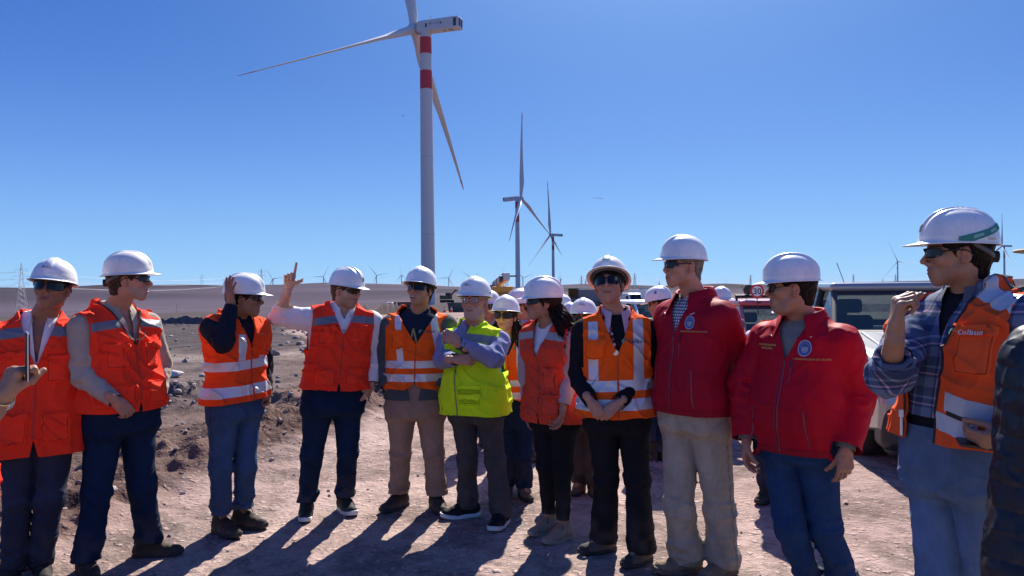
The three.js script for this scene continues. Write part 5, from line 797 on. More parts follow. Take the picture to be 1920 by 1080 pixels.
  // -------- tops
  const hemFold = (amp, f = 1) => (x, y, z) => { const a = n3(x * 4 + sd, y * 4, z * 4), r1 = 1 - Math.abs(n3(x * 6 + sd + a, y * 12 + x * 7 + a, z * 6)), r2 = 1 - Math.abs(n3(x * 10 - a, y * 7 - x * 9 + a * 1.5, z * 10 + sd)); return amp * (0.75 * r1 * r1 * r1 * r1 + 0.6 * r2 * r2 * r2 * r2 - 0.45 + 0.5 * n3(x * 5 - sd, y * 4, z * 5)); };
  const drape = (geo, F, up = 0.003, zs = 0.4) => { const p = geo.attributes.position; for (let i = 0; i < p.count; i++) { const x = p.getX(i), y = p.getY(i); let z = zs; for (let k = 0; k < 80; k++) { const d = F(x, y, z); z -= d * 0.6; if (Math.abs(d) < 5e-4 || z < -0.3) break; } p.setZ(i, z + p.getZ(i) + up); } geo.computeVertexNormals(); return geo; };
  const shade = (gq, c0, k = 0.1) => paint(gq, (x, y, z) => { const m = 1 + k * n3(x * 9 + sd, y * 9, z * 9) + k * 0.6 * n3(x * 60, y * 60, z * 60); return c0.map(v => v * m); });
  function collar(o) { // stand and turned-down leaf round the neck
    const n = 44, pos = [], ix = [], op = (o.open ?? 22) * DEG, rows = [[0, 0.0, 0], [0.5, 0.012, 0.003], [1, 0.03, 0.004], [1.15, 0.033, 0.012], [1.5, 0.016, 0.02], [2, -0.012, 0.026]], rx = o.rx ?? 0.064, rz = o.rz ?? 0.066;
    for (const [t, hgt, outw] of rows) for (let i = 0; i <= n; i++) {
      const a = op + (2 * Math.PI - 2 * op) * i / n, fr = Math.max(0, Math.cos(a)), leaf = t > 1.1 ? (t - 1.1) / 0.9 : 0, k = o.k ?? 1, back = Math.max(0, -Math.cos(a));
      const y = (hgt * k + 0.01 * back * (1 - leaf)) - fr * 0.03 - leaf * ((o.leaf ?? 0.02) + 0.012) * (0.4 + 0.9 * Math.pow(fr, 1.5)), R = outw * k * (1 + 0.5 * fr * leaf) + (o.flare ?? 0) * leaf * (0.5 + fr) + 0.004 * n3(a * 3, t * 3, sd);
      pos.push(N.x + Math.sin(a) * (rx + R) * (1 - 0.12 * fr), N.y - 0.002 + y + (o.up ?? 0), N.z + Math.cos(a) * (rz + R) + 0.012 + fr * 0.008);
    }
    for (let r = 0; r < rows.length - 1; r++) for (let i = 0; i < n; i++) { const a = r * (n + 1) + i; ix.push(a, a + 1, a + n + 1, a + 1, a + n + 2, a + n + 1); }
    const q = new THREE.BufferGeometry(); q.setAttribute('position', new THREE.BufferAttribute(new Float32Array(pos), 3)); q.setIndex(ix); q.computeVertexNormals();
    const edge = []; for (let i = 0; i <= n; i++) { const k = ((rows.length - 1) * (n + 1) + i) * 3; edge.push(V(pos[k], pos[k + 1], pos[k + 2])); }
    q.edge = edge; return q;
  }
  function sleeved(o, name) { // shirt, jumper or jacket with sleeves
    const e = o.ease ?? 0.007, t = torso(e, o.flare ?? 0), t0 = t, yk = yoke(e), arms = Q.map(q => arm(q, (o.sleeve ?? 0.012) + e * 0.5, o.taper ?? 0.009)), fo = hemFold(o.amp ?? 0.006), hem = o.hem ? yHem(o.hem) : Math.max(Pv.y + 0.02, s.vest ? yHem(s.vest.hem) + 0.05 : -9);
    const sfold = (x, y, z) => { let k = 0; for (const q of Q) { const de = Math.hypot(x - el[q].x, y - el[q].y, z - el[q].z); k = Math.max(k, Math.exp(-de * de / 0.012)); } return (0.003 + 0.011 * k) * (ridge(x * 16 + sd, y * 20, z * 16) - 0.3 + 0.4 * n3(x * 40, y * 30, z * 40)) * (o.afold ?? 1); };
    const F = (x, y, z) => { let d = smin(t(x, y, z), yk(x, y, z), 0.045); let a = Math.min(arms[0](x, y, z), arms[1](x, y, z)); if (Math.abs(a) < 0.04) a -= sfold(x, y, z); if (Math.abs(d) < 0.04) d -= fo(x, y, z); d = smin(d, a, 0.022); if (o.puff) { d -= o.puff(x, y, z, d); } return d; };
    const [lo, hi] = reach([sh.R, sh.L, el.R, el.L, wr.R, wr.L, N, Pv], 0.13); lo.z = Math.min(lo.z, -0.28); hi.z = Math.max(hi.z, 0.32); lo.x = Math.min(lo.x, -0.3); hi.x = Math.max(hi.x, 0.3); lo.y = Math.min(hem - 0.03, wr.R.y - 0.08, wr.L.y - 0.08); hi.y = Math.max(N.y + 0.06, el.R.y + 0.1, el.L.y + 0.1, wr.R.y + 0.08, wr.L.y + 0.08);
    const cuffs = (x, y, z) => { let m = 1; for (const q of Q) { const { t, r, L } = armT(q, x, y, z), c = o['cut' + q] ?? o.cut ?? 1.02; const beyond = (t - c) * L; m = Math.min(m, r > 0.085 || V(x, y, z).distanceTo(sh[q]) < 0.16 ? 1 : beyond > 0 && arms[q === 'R' ? 0 : 1](x, y, z) > 0.006 && t0(x, y, z) < 0.02 ? 1 : Math.max(-beyond, beyond - 0.32)); } return m; };
    const nearArm = (x, y, z) => Math.min(arms[0](x, y, z), arms[1](x, y, z)) < 0.018;
    let gq = clip(sdfMesh(F, lo, hi, (o.cell ?? 0.0092) * near), cuffs, (x, y, z) => Math.max(y - hem, nearArm(x, y, z) ? 0.2 : -1), (x, y, z) => Math.max(Math.hypot((x - N.x) / (o.nx ?? 0.064), (z - N.z - 0.015) / (o.nz ?? 0.068)) - 1, (N.y - (o.nd ?? 0.035) - y + (z > N.z ? (o.nfront ?? 0) * 0 : 0)) * 12, z > N.z ? -1 : -1));
    if (o.vneck) { const vb = yHem(o.vneck), kk = (o.vw ?? 0.075) / (N.y - vb); gq = clip(gq, (x, y, z) => z < czAt(y) ? 1 : Math.abs(x - cxAt(y)) - (y - vb) * kk); }
    shade(gq, o.color ?? [0.6, 0.6, 0.6], o.var ?? 0.08);
    const m = part(name, flatUV(gq, o.uvs ?? 8), o.mat ?? F_COTTON, root); m.F = F; m.geo0 = gq; m.hemY = hem;
    if (o.collar) { const cg = collar(o.collar); const cm = part('collar', flatUV(shade(cg, o.collar.color ?? o.color, 0.05), o.uvs ?? 8), o.collar.mat ?? o.mat ?? F_COTTON, m); if (o.collar.piping) part('piping', tube(cg.edge.slice(1, -1), 0.0022, 80, 5), M.white, m); }
    for (const q of Q) if (o['roll' + q]) { // turned-up cuff
      const d = V().subVectors(wr[q], el[q]).normalize(), c = el[q].clone().lerp(wr[q], o['cut' + q] ?? o.cut ?? 0.97), tor = new THREE.TorusGeometry(r0(0.046), 0.013, 8, 30).scale(1, 1, 2.6).applyQuaternion(new THREE.Quaternion().setFromUnitVectors(V(0, 0, 1), d)).translate(c.x - d.x * 0.02, c.y - d.y * 0.02, c.z - d.z * 0.02); const pp = tor.attributes.position; for (let i = 0; i < pp.count; i++) { const k = 0.006 * n3(pp.getX(i) * 50, pp.getY(i) * 50, pp.getZ(i) * 50); pp.setXYZ(i, pp.getX(i) + k, pp.getY(i) + k, pp.getZ(i) - k); } tor.computeVertexNormals(); part('cuff', flatUV(shade(tor, o.color ?? [0.6, 0.6, 0.6]), o.uvs ?? 8), o.mat ?? F_COTTON, m);
    }
    if (o.buttons) { const y0 = N.y - 0.05; for (let i = 0; i < o.buttons; i++) { const b = new THREE.CircleGeometry(0.0055, 10).translate(cxAt(y0 - i * 0.08), y0 - 0.02 - i * 0.085, 0); part('button', drape(b, F, 0.003), M.dgrey, m); } }
    return m;
  }
  function vest(o) {
    const e = o.ease ?? 0.024, t = torso(e, o.flare ?? 0.02), yk = yoke(e * 0.85), stub = Q.map(q => cap(sh[q], sh[q].clone().lerp(el[q], 0.3), r0(0.062) + e * 0.7, r0(0.06) + e)), fo = hemFold(o.amp ?? 0.019, 1.25), hem = yHem(o.hem), vb = yHem(o.v), kk = (o.vw ?? 0.08) / (N.y - 0.02 - vb), arch = sh.R.y - (o.armpit ?? 0.2);
    const F = (x, y, z) => { let d = smin(t(x, y, z), yk(x, y, z), 0.05); d = smin(d, Math.min(stub[0](x, y, z), stub[1](x, y, z)), 0.03); return Math.abs(d) < 0.04 ? d - fo(x, y, z) : d; };
    const lo = V(-0.36, hem - 0.05, -0.32), hi = V(0.36, N.y + 0.07, 0.34), x0 = o.x0 ?? 0;
    const armhole = (x, y, z) => sw + (o.cap ?? 0.02) - Math.abs(x - cxAt(y)) + 3.5 * Math.max(0, arch - y);
    const neck = (x, y, z) => Math.max(Math.hypot(x - N.x, z - N.z - 0.01) - (o.ring ?? 0.084), (N.y - 0.04 - y) * 3);
    const front = (x, y, z) => { if (z < czAt(y)) return 1; const dx = x - cxAt(y) - x0; if (o.gap) return Math.max(dx - o.gap[1] - Math.max(0, y - vb) * kk, o.gap[0] - Math.max(0, y - vb) * kk - dx); return Math.max(Math.abs(dx) - (y - vb) * kk, vb - y) ; };
    const split = (x, y, z) => { if (!o.split || z < czAt(y)) return 1; return Math.abs(x - cxAt(y) - x0) - Math.max(0, hem + o.split - y) * (o.splitK ?? 0.2); };
    const round = (x, y, z) => y - hem - (o.round ? 0.03 * Math.exp(-((Math.abs(x - x0)) ** 2) / 0.002) * (z > 0 ? 1 : 0) : 0) - 0.006 * n3(x * 9 + sd, 0, z * 9) - (o.slope ?? 0) * x;
    const gq = clip(sdfMesh(F, lo, hi, (o.cell ?? 0.0092) * near), armhole, neck, front, split, round);
    shade(gq, o.color, 0.07);
    const m = part('vest', flatUV(gq, 8), F_VEST, root), vmat = k => { const q = lift(gq.clone(), 0); return q; };
    m.F = F; m.gq = gq;
    // turned edges give the cloth its thickness
    const rimGeo = lift(clip(gq, () => 1), 0.0005, 0.012); part('hem', flatUV(shade(rimGeo, o.trim ?? o.color.map(v => v * 0.9), 0.05), 8), F_VEST, m);
    const F2 = (f, up, mat, name = 'reflective_stripe') => { const q = lift(clip(gq, ...f), up); if (q && q.attributes.position.count > 8) part(name, flatUV(q, 8), mat, m); };
    const frontOnly = (x, y, z) => (z - czAt(y) + 0.0) * 4;
    const band = (a, b) => [(x, y, z) => y - a - (o.bandSlope ?? 0) * x, (x, y, z) => b + (o.bandSlope ?? 0) * x - y];
    const nearStub = (x, y, z) => armhole(x, y, z) - 0.004;
    if (!o.noZip && !o.gap) F2([frontOnly, (x, y, z) => 0.006 - Math.abs(x - cxAt(y) - x0), (x, y, z) => vb - 0.004 - y, (x, y) => y - hem - (o.split ?? 0)], 0.003, o.zip ?? std(o.color.map(v => v * 0.55), 0.7), 'zip');
    if (o.gap) for (const sd2 of [0, 1]) F2([frontOnly, (x, y, z) => { const dx = x - cxAt(y) - x0, edge = sd2 ? o.gap[1] + Math.max(0, y - vb) * kk : o.gap[0] - Math.max(0, y - vb) * kk; return 0.008 - Math.abs(dx - edge); }, (x, y) => y - hem - 0.004], 0.003, M.black, 'zip');
    if (o.piping) F2([(x, y, z) => 0.009 - (z < czAt(y) ? 9 : (Math.abs(x - cxAt(y) - x0) - (y - vb) * kk)), (x, y, z) => y - vb], 0.003, M.black, 'neck_binding');
    for (const b of o.bands ?? []) F2([...band(yHem(b[1]), yHem(b[0]))], 0.0025, o.tape ?? M.tape);
    for (const v of o.verts ?? []) F2([frontOnly, (x, y, z) => (v[3] ?? 0.026) - Math.abs(x - cxAt(y) - v[0] - (v[4] ?? 0) * (y - sh.R.y)), (x, y) => y - yHem(v[2]), (x, y) => yHem(v[1]) - y, nearStub], 0.0025, o.tape ?? M.tape);
    if (o.yokeTape) F2([frontOnly, (x, y, z) => y + 0.13 * Math.abs(x - cxAt(y)) - (N.y - o.yokeTape[1]), (x, y, z) => N.y - o.yokeTape[0] - y - 0.13 * Math.abs(x - cxAt(y)), nearStub], 0.0025, o.yokeMat ?? M.tapeGrey);
    const pmat = o.pmat ?? F_VEST;
    for (const p of o.pockets ?? []) { // [x0, x1, top row, bottom row, flap]
      const yt = yHem(p[2]), yb = yHem(p[3]), inx = mgn => [(x, y, z) => x - cxAt(y) - p[0] - mgn, (x, y, z) => p[1] - mgn - x + cxAt(y)];
      const q = lift(clip(gq, frontOnly, ...inx(0), (x, y) => yt - y, (x, y) => y - yb), 0.012, 0.017); if (q) part('pocket', flatUV(shade(q, o.color, 0.07), 8), pmat, m);
      if (near < 1.25) { const xm = (p[0] + p[1]) / 2, hx = (p[1] - p[0]) / 2, ym = (yt + yb) / 2, hy = (yt - yb) / 2, dd = (x, y) => Math.max(Math.abs(x - cxAt(y) - xm) - hx, Math.abs(y - ym) - hy), q3 = lift(clip(gq, frontOnly, (x, y) => dd(x, y) + 0.0085, (x, y) => -0.0055 - dd(x, y)), 0.0128, 0.003); if (q3) part('stitching', flatUV(shade(q3, o.color.map(v => v * 0.5), 0.05), 8), pmat, m); }
      if (p[4]) { const q2 = lift(clip(gq, frontOnly, (x, y, z) => x - cxAt(y) - p[0] + 0.004, (x, y, z) => p[1] + 0.004 - x + cxAt(y), (x, y) => yt + 0.004 - y, (x, y, z) => y - yt + p[4] + 0.015 * Math.abs((x - (p[0] + p[1]) / 2) / (p[1] - p[0])) * -1), 0.02, 0.024); if (q2) part('pocket_flap', flatUV(shade(q2, o.color.map(v => v * 0.97), 0.07), 8), pmat, m); }
    }
    if (o.logo) { const [x, y, size, mat, leaf] = o.logo; part('lettering', drape(flatText('Colbun', size, x, yHem(y)), F, o.logoUp ?? 0.0045), mat, m); part('emblem', drape(new THREE.RingGeometry(size * 0.25, size * 0.85, 14, 2, 0.6, 3.6).translate(x - size * 1.0, yHem(y) + size * 0.5, 0), F, o.logoUp ?? 0.0045), leaf ?? std([0.12, 0.25, 0.16], 0.6), m); }
    return m;
  }
  const ctx = { torsoF: smoothTorso(torso(0.002), yoke(0.002)), root, N, S, H, sh, el, wr, Pv, yHem, toL, J, W, drape, czAt, cxAt, F: null, hip, kn, ft, dirL, r0 };
  if (s.shirt) ctx.shirt = sleeved(s.shirt, s.shirt.name ?? 'shirt');
  if (s.jacket) ctx.jacket = sleeved(s.jacket, 'jacket');
  if (s.vest) ctx.vest = vest(s.vest);
  if (s.under) ctx.under = part('undershirt', flatUV(shade(clip(sdfMesh(smoothTorso(torso(0.001), yoke(0.001)), V(-0.3, Pv.y, -0.3), V(0.3, N.y + 0.06, 0.3), 0.013), (x, y, z) => Math.max(Math.hypot(x - N.x, z - N.z - 0.02) - 0.066, (N.y - 0.045 - y) * 4)), s.under, 0.05), 8), F_COTTON, root);
  if (s.watch) { const q = s.watch, d = V().subVectors(wr[q], el[q]).normalize(), o = part('watch', new THREE.TorusGeometry(r0(0.0335), 0.008, 6, 24).scale(1, 1, 1.3).applyQuaternion(new THREE.Quaternion().setFromUnitVectors(V(0, 0, 1), d)).translate(wr[q].x - d.x * 0.012, wr[q].y - d.y * 0.012, wr[q].z - d.z * 0.012), M.black, root); const out = V(q === 'R' ? -1 : 1, 0, 0.4).normalize(), fc = new THREE.CylinderGeometry(0.02, 0.02, 0.011, 20).applyQuaternion(new THREE.Quaternion().setFromUnitVectors(V(0, 1, 0), out)).translate(wr[q].x - d.x * 0.012 + out.x * 0.036, wr[q].y - d.y * 0.012, wr[q].z - d.z * 0.012 + out.z * 0.036); part('watch_face', fc, M.lens, o); }
  if (s.extra) s.extra(ctx);
  return ctx;
}
const smoothTorso = (a, b) => (x, y, z) => smin(a(x, y, z), b(x, y, z), 0.045);
function hatText(str, at, phi, t0, w) { const g = new TextGeometry(str, { font: FONT, size: 1, depth: 0.02, curveSegments: 2 }); g.computeBoundingBox(); const k = w * 3.2 / g.boundingBox.max.x, p = g.attributes.position; for (let i = 0; i < p.count; i++) { const q = at(phi + p.getX(i) * k, t0 - p.getY(i) * k * 0.75, 0.0012 + p.getZ(i) * 0.02); p.setXYZ(i, ...q); } g.computeVertexNormals(); g.deleteAttribute('uv'); return g; }
// town crest embroidered on a jacket: blue oval, pale rim, shield and stars
function crest(ctx, x, y, r, F, parent, text) {
  const d = (q, up) => ctx.drape(q, F, up), sx = 0.82;
  part('crest', d(new THREE.RingGeometry(0.0002, r, 36, 4).scale(sx, 1, 1).translate(x, y, 0), 0.003), std([0.035, 0.12, 0.36], 0.8), parent);
  part('crest_rim', d(new THREE.RingGeometry(r * 0.93, r * 1.06, 40, 1).scale(sx, 1, 1).translate(x, y, 0), 0.0036), std([0.4, 0.42, 0.48], 0.8), parent);
  const sh = new THREE.Shape([[-0.42, 0.2], [0.42, 0.2], [0.42, -0.2], [0.25, -0.45], [0, -0.58], [-0.25, -0.45], [-0.42, -0.2]].map(p => new THREE.Vector2(p[0] * r, p[1] * r)));
  part('crest_shield', d(new THREE.ShapeGeometry(sh).translate(x, y - 0.05 * r, 0), 0.0038), std([0.3, 0.36, 0.42], 0.8), parent);
  part('crest_band', d(merge([new THREE.PlaneGeometry(r * 0.6, r * 0.1, 6, 1).translate(x, y, 0), new THREE.PlaneGeometry(r * 0.1, r * 0.6, 1, 6).translate(x, y - 0.15 * r, 0)]), 0.0044), std([0.06, 0.14, 0.3], 0.8), parent);
  const st = []; for (let i = 0; i < 7; i++) { const a = (20 + i * 23.3) * DEG; st.push(new THREE.CircleGeometry(r * 0.055, 5).translate(x + Math.cos(a) * r * 0.72 * sx, y + Math.sin(a) * r * 0.72, 0)); }
  part('crest_star', d(merge(st), 0.0038), std([0.5, 0.5, 0.45], 0.8), parent);
  if (text) part('lettering', d(flatText(text, r * 0.22, x - r * 1.35, y - r * 1.5), 0.0035), std([0.5, 0.34, 0.1], 0.7), parent);
}
// ------------------------------------------------------------------ the visitors, from left to right
const WHITE = [0.7, 0.69, 0.71], DARKHAIR = [0.01, 0.007, 0.006];
const redPockets = (s, a, b, c, d) => [[-0.155, -0.05, a, b, 0.035], [0.05, 0.155, a, b, 0.035], [-0.165, -0.035, c, d, 0], [0.035, 0.165, c, d, 0]];
// hand and sleeve of someone just outside the frame, filming with a telephone
const filmer = person({ label: 'person at left edge filming with a telephone, only hand and grey sleeve visible', D: 2.5, yaw: -5, seed: 21, skin: 'tan', girth: 1.05,
  head: [-225, 490, 0.02], hyaw: 40, pitch: 5, sho: [-225, 640], sw: 0.19, pel: [-150, 900], elR: [-250, 760, 0.0], wrR: [-240, 880, 0.1], elL: [-88, 850, 0.08], wrL: [4, 746, 0.2],
  ftR: [-190, 1440, 0], ftL: [-110, 1440, 20], hL: { pose: 'fist', dir: [0.38, 0.92, 0.05], palm: [0.88, -0.3, -0.35] }, glasses: 'wrap', hat: { style: 'peak' },
  shirt: { color: [0.2, 0.21, 0.22], collar: {}, cut: 0.9 }, vest: { color: RED_ORANGE, hem: 985, v: 790, yokeTape: [0.02, 0.07], pockets: [] }, pants: { color: JEAN.navy },
  extra: c => { const d = V().subVectors(c.wr.L, c.el.L).normalize(); const ring = (t, r, w, m, n) => part(n, new THREE.TorusGeometry(r, w, 8, 28).applyQuaternion(new THREE.Quaternion().setFromUnitVectors(V(0, 0, 1), d)).translate(c.wr.L.x + d.x * t, c.wr.L.y + d.y * t, c.wr.L.z + d.z * t), m, c.root); ring(0.012, 0.031, 0.003, M.goldMetal, 'bracelet'); ring(-0.016, 0.034, 0.0065, M.metal, 'watch'); } });
{
  const p = P(51, 668, 2.31), t = thing('mobile_phone', 'black telephone held upright by the hand at the left edge', 'phone', p, 2.22);
  part('case', new RoundedBoxGeometry(0.072, 0.15, 0.0085, 3, 0.004), M.black, t); part('screen', box(0.066, 0.142, 0.001, 0, 0, 0.0048), M.lens, t); part('frame', new RoundedBoxGeometry(0.0735, 0.1515, 0.005, 3, 0.0024), M.metal, t); part('side_button', [box(0.002, 0.012, 0.003, 0.037, 0.03, 0), box(0.002, 0.012, 0.003, 0.037, 0.012, 0)], M.metal, t);
  t.rotation.z = 0.06;
}
person({ label: 'man in red-orange vest over open white collar, wrap sunglasses, leftmost of the standing group', D: 4.09, yaw: -6, seed: 1, skin: 'brown',
  head: [99, 540, 0.05], hyaw: -20, pitch: 10, roll: -5, sho: [77, 622], sw: 0.195, pel: [70, 800], elR: [-28, 715, 0.02], wrR: [-25, 800, 0.02], elL: [158, 715, -0.08], wrL: [120, 790, -0.16],
  knR: [34, 935, 0.03], knL: [92, 935, 0.03], ftR: [24, 1094, -12], ftL: [76, 1084, 8], glasses: 'wrap', hat: { style: 'peak', mark: true, markAt: -4 }, girth: 1.04, face: { jaw: 1.05 }, hair: { type: 'short', color: DARKHAIR },
  shirt: { color: WHITE, collar: { open: 30, leaf: 0.03, flare: 0.012 }, vneck: 690, vw: 0.035 }, vest: { color: RED_ORANGE, hem: 856, v: 690, vw: 0.085, yokeTape: [0.04, 0.092], pockets: [[-0.17, -0.04, 660, 718, 0.03], [0.05, 0.17, 668, 718, 0.03], [-0.17, -0.03, 775, 830, 0.03], [0.035, 0.165, 775, 830, 0]], split: 0.1, flare: 0.03 }, pants: { color: JEAN.grey, mat: F_DENIM },
  extra: c => { const y = c.yHem(660), pts = []; for (let i = 0; i <= 12; i++) pts.push(V(-0.01 + 0.018 * Math.cos(i / 12 * 6.283), y + 0.026 * Math.sin(i / 12 * 6.283), 0.13)); part('hanging_glasses', [tube(pts, 0.0016, 30, 5), tube([V(0.008, y, 0.13), V(0.014, y - 0.03, 0.135), V(0.012, y - 0.06, 0.14)], 0.0018, 8, 5)], M.black, c.root); } });
person({ label: 'man in red-orange vest and beige shirt in profile, hands in trouser pockets, second from left', D: 4.28, yaw: 32, seed: 2, skin: 'red', girth: 1.06, belly: 0.05,
  head: [243, 524, 0.05], hyaw: 76, pitch: 3, sho: [218, 602], sw: 0.195, pel: [226, 778], elR: [156, 705, 0.04], wrR: [217, 752, 0.1], elL: [301, 690, -0.1], wrL: [300, 742, 0.03],
  knR: [182, 926, 0.05], knL: [265, 908, 0.03], ftR: [163, 1084, 15], ftL: [280, 1046, 72], hR: { pose: 'relaxed', dir: [0.6, -0.7, -0.4], palm: [-0.2, -0.3, -0.9] }, hL: { pose: 'relaxed', dir: [-0.3, -0.85, 0.1] },
  glasses: 'square', hat: { style: 'brim', tilt: 0, knob: true, mat: dirtHat }, face: { jaw: 1.05, nose: 1.4, beard: [0.3, 0.26, 0.23], beardAmount: 0.5 }, hair: { type: 'short', color: [0.05, 0.035, 0.026], grey: 0.1, vol: 0.004 },
  shirt: { color: [0.37, 0.335, 0.275], collar: { open: 26, leaf: 0.03, flare: 0.01 }, vneck: 660, vw: 0.03, cut: 0.98 }, vest: { color: RED_ORANGE, hem: 772, v: 648, vw: 0.085, yokeTape: [0.06, 0.105], pockets: redPockets(0, 645, 690, 718, 760), piping: true, split: 0.06, flare: 0.02, slope: -0.02 }, pants: { color: JEAN.navy, flare: 0.014, cuff: 0.1 }, shoe: { kind: 'boot', color: [0.05, 0.035, 0.028], dust: 0.3 },
  extra: c => { const y = c.yHem(636); part('hanging_glasses', [tube([V(-0.03, y + 0.05, 0.15), V(-0.035, y + 0.01, 0.17), V(0, y - 0.006, 0.18), V(0.04, y + 0.006, 0.17), V(0.05, y + 0.04, 0.15)], 0.0025, 20, 5)], M.black, c.root); } });
person({ label: 'man in dark jumper and orange vest with silver bands, hand raised to his hard hat', D: 4.85, yaw: 42, seed: 3, skin: 'brown', girth: 1.0,
  head: [459, 559, 0.06], hyaw: 78, pitch: 1, sho: [443, 612], sw: 0.185, pel: [441, 757], liftR: 0.03, elR: [418, 640, 0.16], wrR: [434, 574, 0.06], elL: [494, 690, -0.06], wrL: [499, 732, 0.02],
  knR: [414, 875, 0.05], knL: [459, 872, 0.03], ftR: [417, 1001, 32], ftL: [457, 988, 48], hR: { pose: 'flat', dir: [-0.12, 0.98, 0.02], palm: [0.8, 0.1, -0.55] }, hL: { pose: 'fist' },
  glasses: 'square', hat: { style: 'peak', tilt: -2 }, face: { nose: 1.3 }, hair: { type: 'short', color: DARKHAIR, vol: 0.005 },
  shirt: { color: [0.014, 0.016, 0.028], name: 'jumper', collar: { open: 30, leaf: 0.025, flare: 0.015, k: 1.15 }, cut: 0.99, sleeve: 0.016 }, vest: { color: [1.0, 0.085, 0.016], hem: 753, v: 658, vw: 0.07, bands: [[676, 693], [722, 741]], verts: [[-0.07, 628, 676], [0.1, 628, 676]], pockets: [[0.06, 0.15, 630, 668, 0.03]], flare: 0.035, bandSlope: 0.05, slope: 0.05, cap: 0.045, armpit: 0.2 },
  pants: { color: JEAN.blue, stack: 0.02, fade: 0.4, cuff: 0.135 }, shoe: { kind: 'boot', color: [0.05, 0.038, 0.03], dust: 0.6 } });
person({ label: 'man in red-orange vest and white shirt pointing upward with his raised right hand', D: 5.18, yaw: 8, seed: 4, skin: 'fair', girth: 1.04, belly: 0.015,
  head: [650, 544, 0.05], hyaw: 48, pitch: -5, roll: -4, sho: [643, 598], sw: 0.198, liftR: 0.03, pel: [625, 748], elR: [525, 594, 0.02], wrR: [541, 541, 0.07], elL: [698, 668, -0.02], wrL: [696, 719, 0.05],
  knR: [586, 850, 0.03], knL: [652, 845, 0.03], ftR: [575, 968, -3], ftL: [647, 958, 18], hR: { pose: 'pointing', dir: [0.12, 0.99, 0.02], palm: [0.05, 0.0, 1] }, hL: { pose: 'relaxed', dir: [-0.35, -0.9, 0.15], palm: [-0.7, 0.2, -0.5] }, watch: 'L',
  glasses: 'square', hat: { style: 'rib', plate: 12 }, face: { beard: [0.2, 0.11, 0.06], beardAmount: 0.55, jaw: 1.06 }, hair: { type: 'short', color: [0.09, 0.048, 0.026], vol: 0.006 },
  shirt: { color: WHITE, collar: { open: 24, leaf: 0.028, flare: 0.008 }, cutR: 0.42, cutL: 0.97, sleeve: 0.017, buttons: 3, vneck: 600, vw: 0.04 }, vest: { color: RED_ORANGE, hem: 731, v: 630, vw: 0.078, yokeTape: [0.045, 0.095], pockets: redPockets(0, 612, 645, 690, 722), split: 0.07, flare: 0.03, slope: -0.05, cap: 0.012 }, pants: { color: JEAN.navy, stack: 0.016, thigh: 0.98, cuff: 0.105 }, shoe: { kind: 'boot', color: [0.03, 0.035, 0.032], sole: M.whiteSole, dust: 0.5 } });
person({ label: 'laughing man in orange vest with silver bands over an open grey hooded jacket', D: 5.28, yaw: -4, seed: 5, skin: 'tan', girth: 1.06,
  head: [788, 543, 0.05], hyaw: -30, pitch: 14, sho: [784, 606], sw: 0.195, pel: [779, 757], elR: [718, 668, -0.03], wrR: [727, 724, 0.05], elL: [842, 668, -0.03], wrL: [820, 727, 0.09],
  knR: [751, 850, 0.03], knL: [813, 850, 0.03], ftR: [748, 952, -40], ftL: [819, 956, 14], hL: { pose: 'relaxed', dir: [-0.5, -0.8, 0] }, hR: { pose: 'relaxed' }, watch: 'L',
  glasses: 'wrap', hat: { style: 'peak' }, face: { mouth: 0.9, jaw: 1.05 }, hair: { type: 'long', color: DARKHAIR, vol: 0.006 }, under: [0.012, 0.022, 0.045],
  shirt: { name: 'hooded_jacket', color: [0.07, 0.082, 0.088], vneck: 790, vw: 0.15, sleeve: 0.022, ease: 0.014, hem: 750, flare: 0.01 }, vest: { color: ORANGE, hem: 730, v: 646, vw: 0.13, bands: [[676, 690], [701, 715]], verts: [[-0.125, 592, 676, 0.023, -0.1], [0.13, 588, 676, 0.026, -0.2]], pockets: [[-0.165, -0.075, 620, 652, 0.03]], split: 0.07, splitK: 0.35, round: true, flare: 0.02, logo: [0.07, 624, 0.017, M.dgrey], ring: 0.1 },
  pants: { color: [0.29, 0.19, 0.14], mat: F_COTTON, fade: 0.15, flare: 0.012, stack: 0.014, cuff: 0.11 }, shoe: { kind: 'boot', color: [0.06, 0.045, 0.036], dust: 0.5 },
  extra: c => { const N = c.N, pts = []; for (let i = 0; i <= 14; i++) { const a = (38 + 284 * i / 14) * DEG, b = Math.max(0, -Math.cos(a)); pts.push(V(N.x + Math.sin(a) * (0.096 + 0.008 * b), N.y - 0.03 + 0.02 * b - 0.07 * Math.max(0, Math.cos(a)), N.z + 0.005 + Math.cos(a) * (0.092 + 0.02 * b))); } const h = new THREE.TubeGeometry(new THREE.CatmullRomCurve3(pts), 50, 0.026, 10); const p = h.attributes.position; for (let i = 0; i < p.count; i++) { const k = 0.008 * n3(p.getX(i) * 28, p.getY(i) * 28, p.getZ(i) * 28); p.setXYZ(i, p.getX(i) + k, p.getY(i) + k, p.getZ(i) + k); } h.computeVertexNormals(); paint(h, () => [0.075, 0.09, 0.095]); part('hood', h, F_COTTON, c.root);
    const y = c.yHem(628), A = (x0, y0, x1, y1) => { const q = new THREE.PlaneGeometry(0.012, Math.hypot(x1 - x0, y1 - y0), 1, 8); q.rotateZ(Math.atan2(-(x1 - x0), y1 - y0)); return q.translate((x0 + x1) / 2, (y0 + y1) / 2, 0); }; const g = merge([A(-0.028, y - 0.08, 0, y + 0.045), A(0.028, y - 0.08, 0, y + 0.045)]); part('shirt_print', c.drape(g, c.torsoF, 0.004), std([0.3, 0.26, 0.1], 0.9), c.under); } });
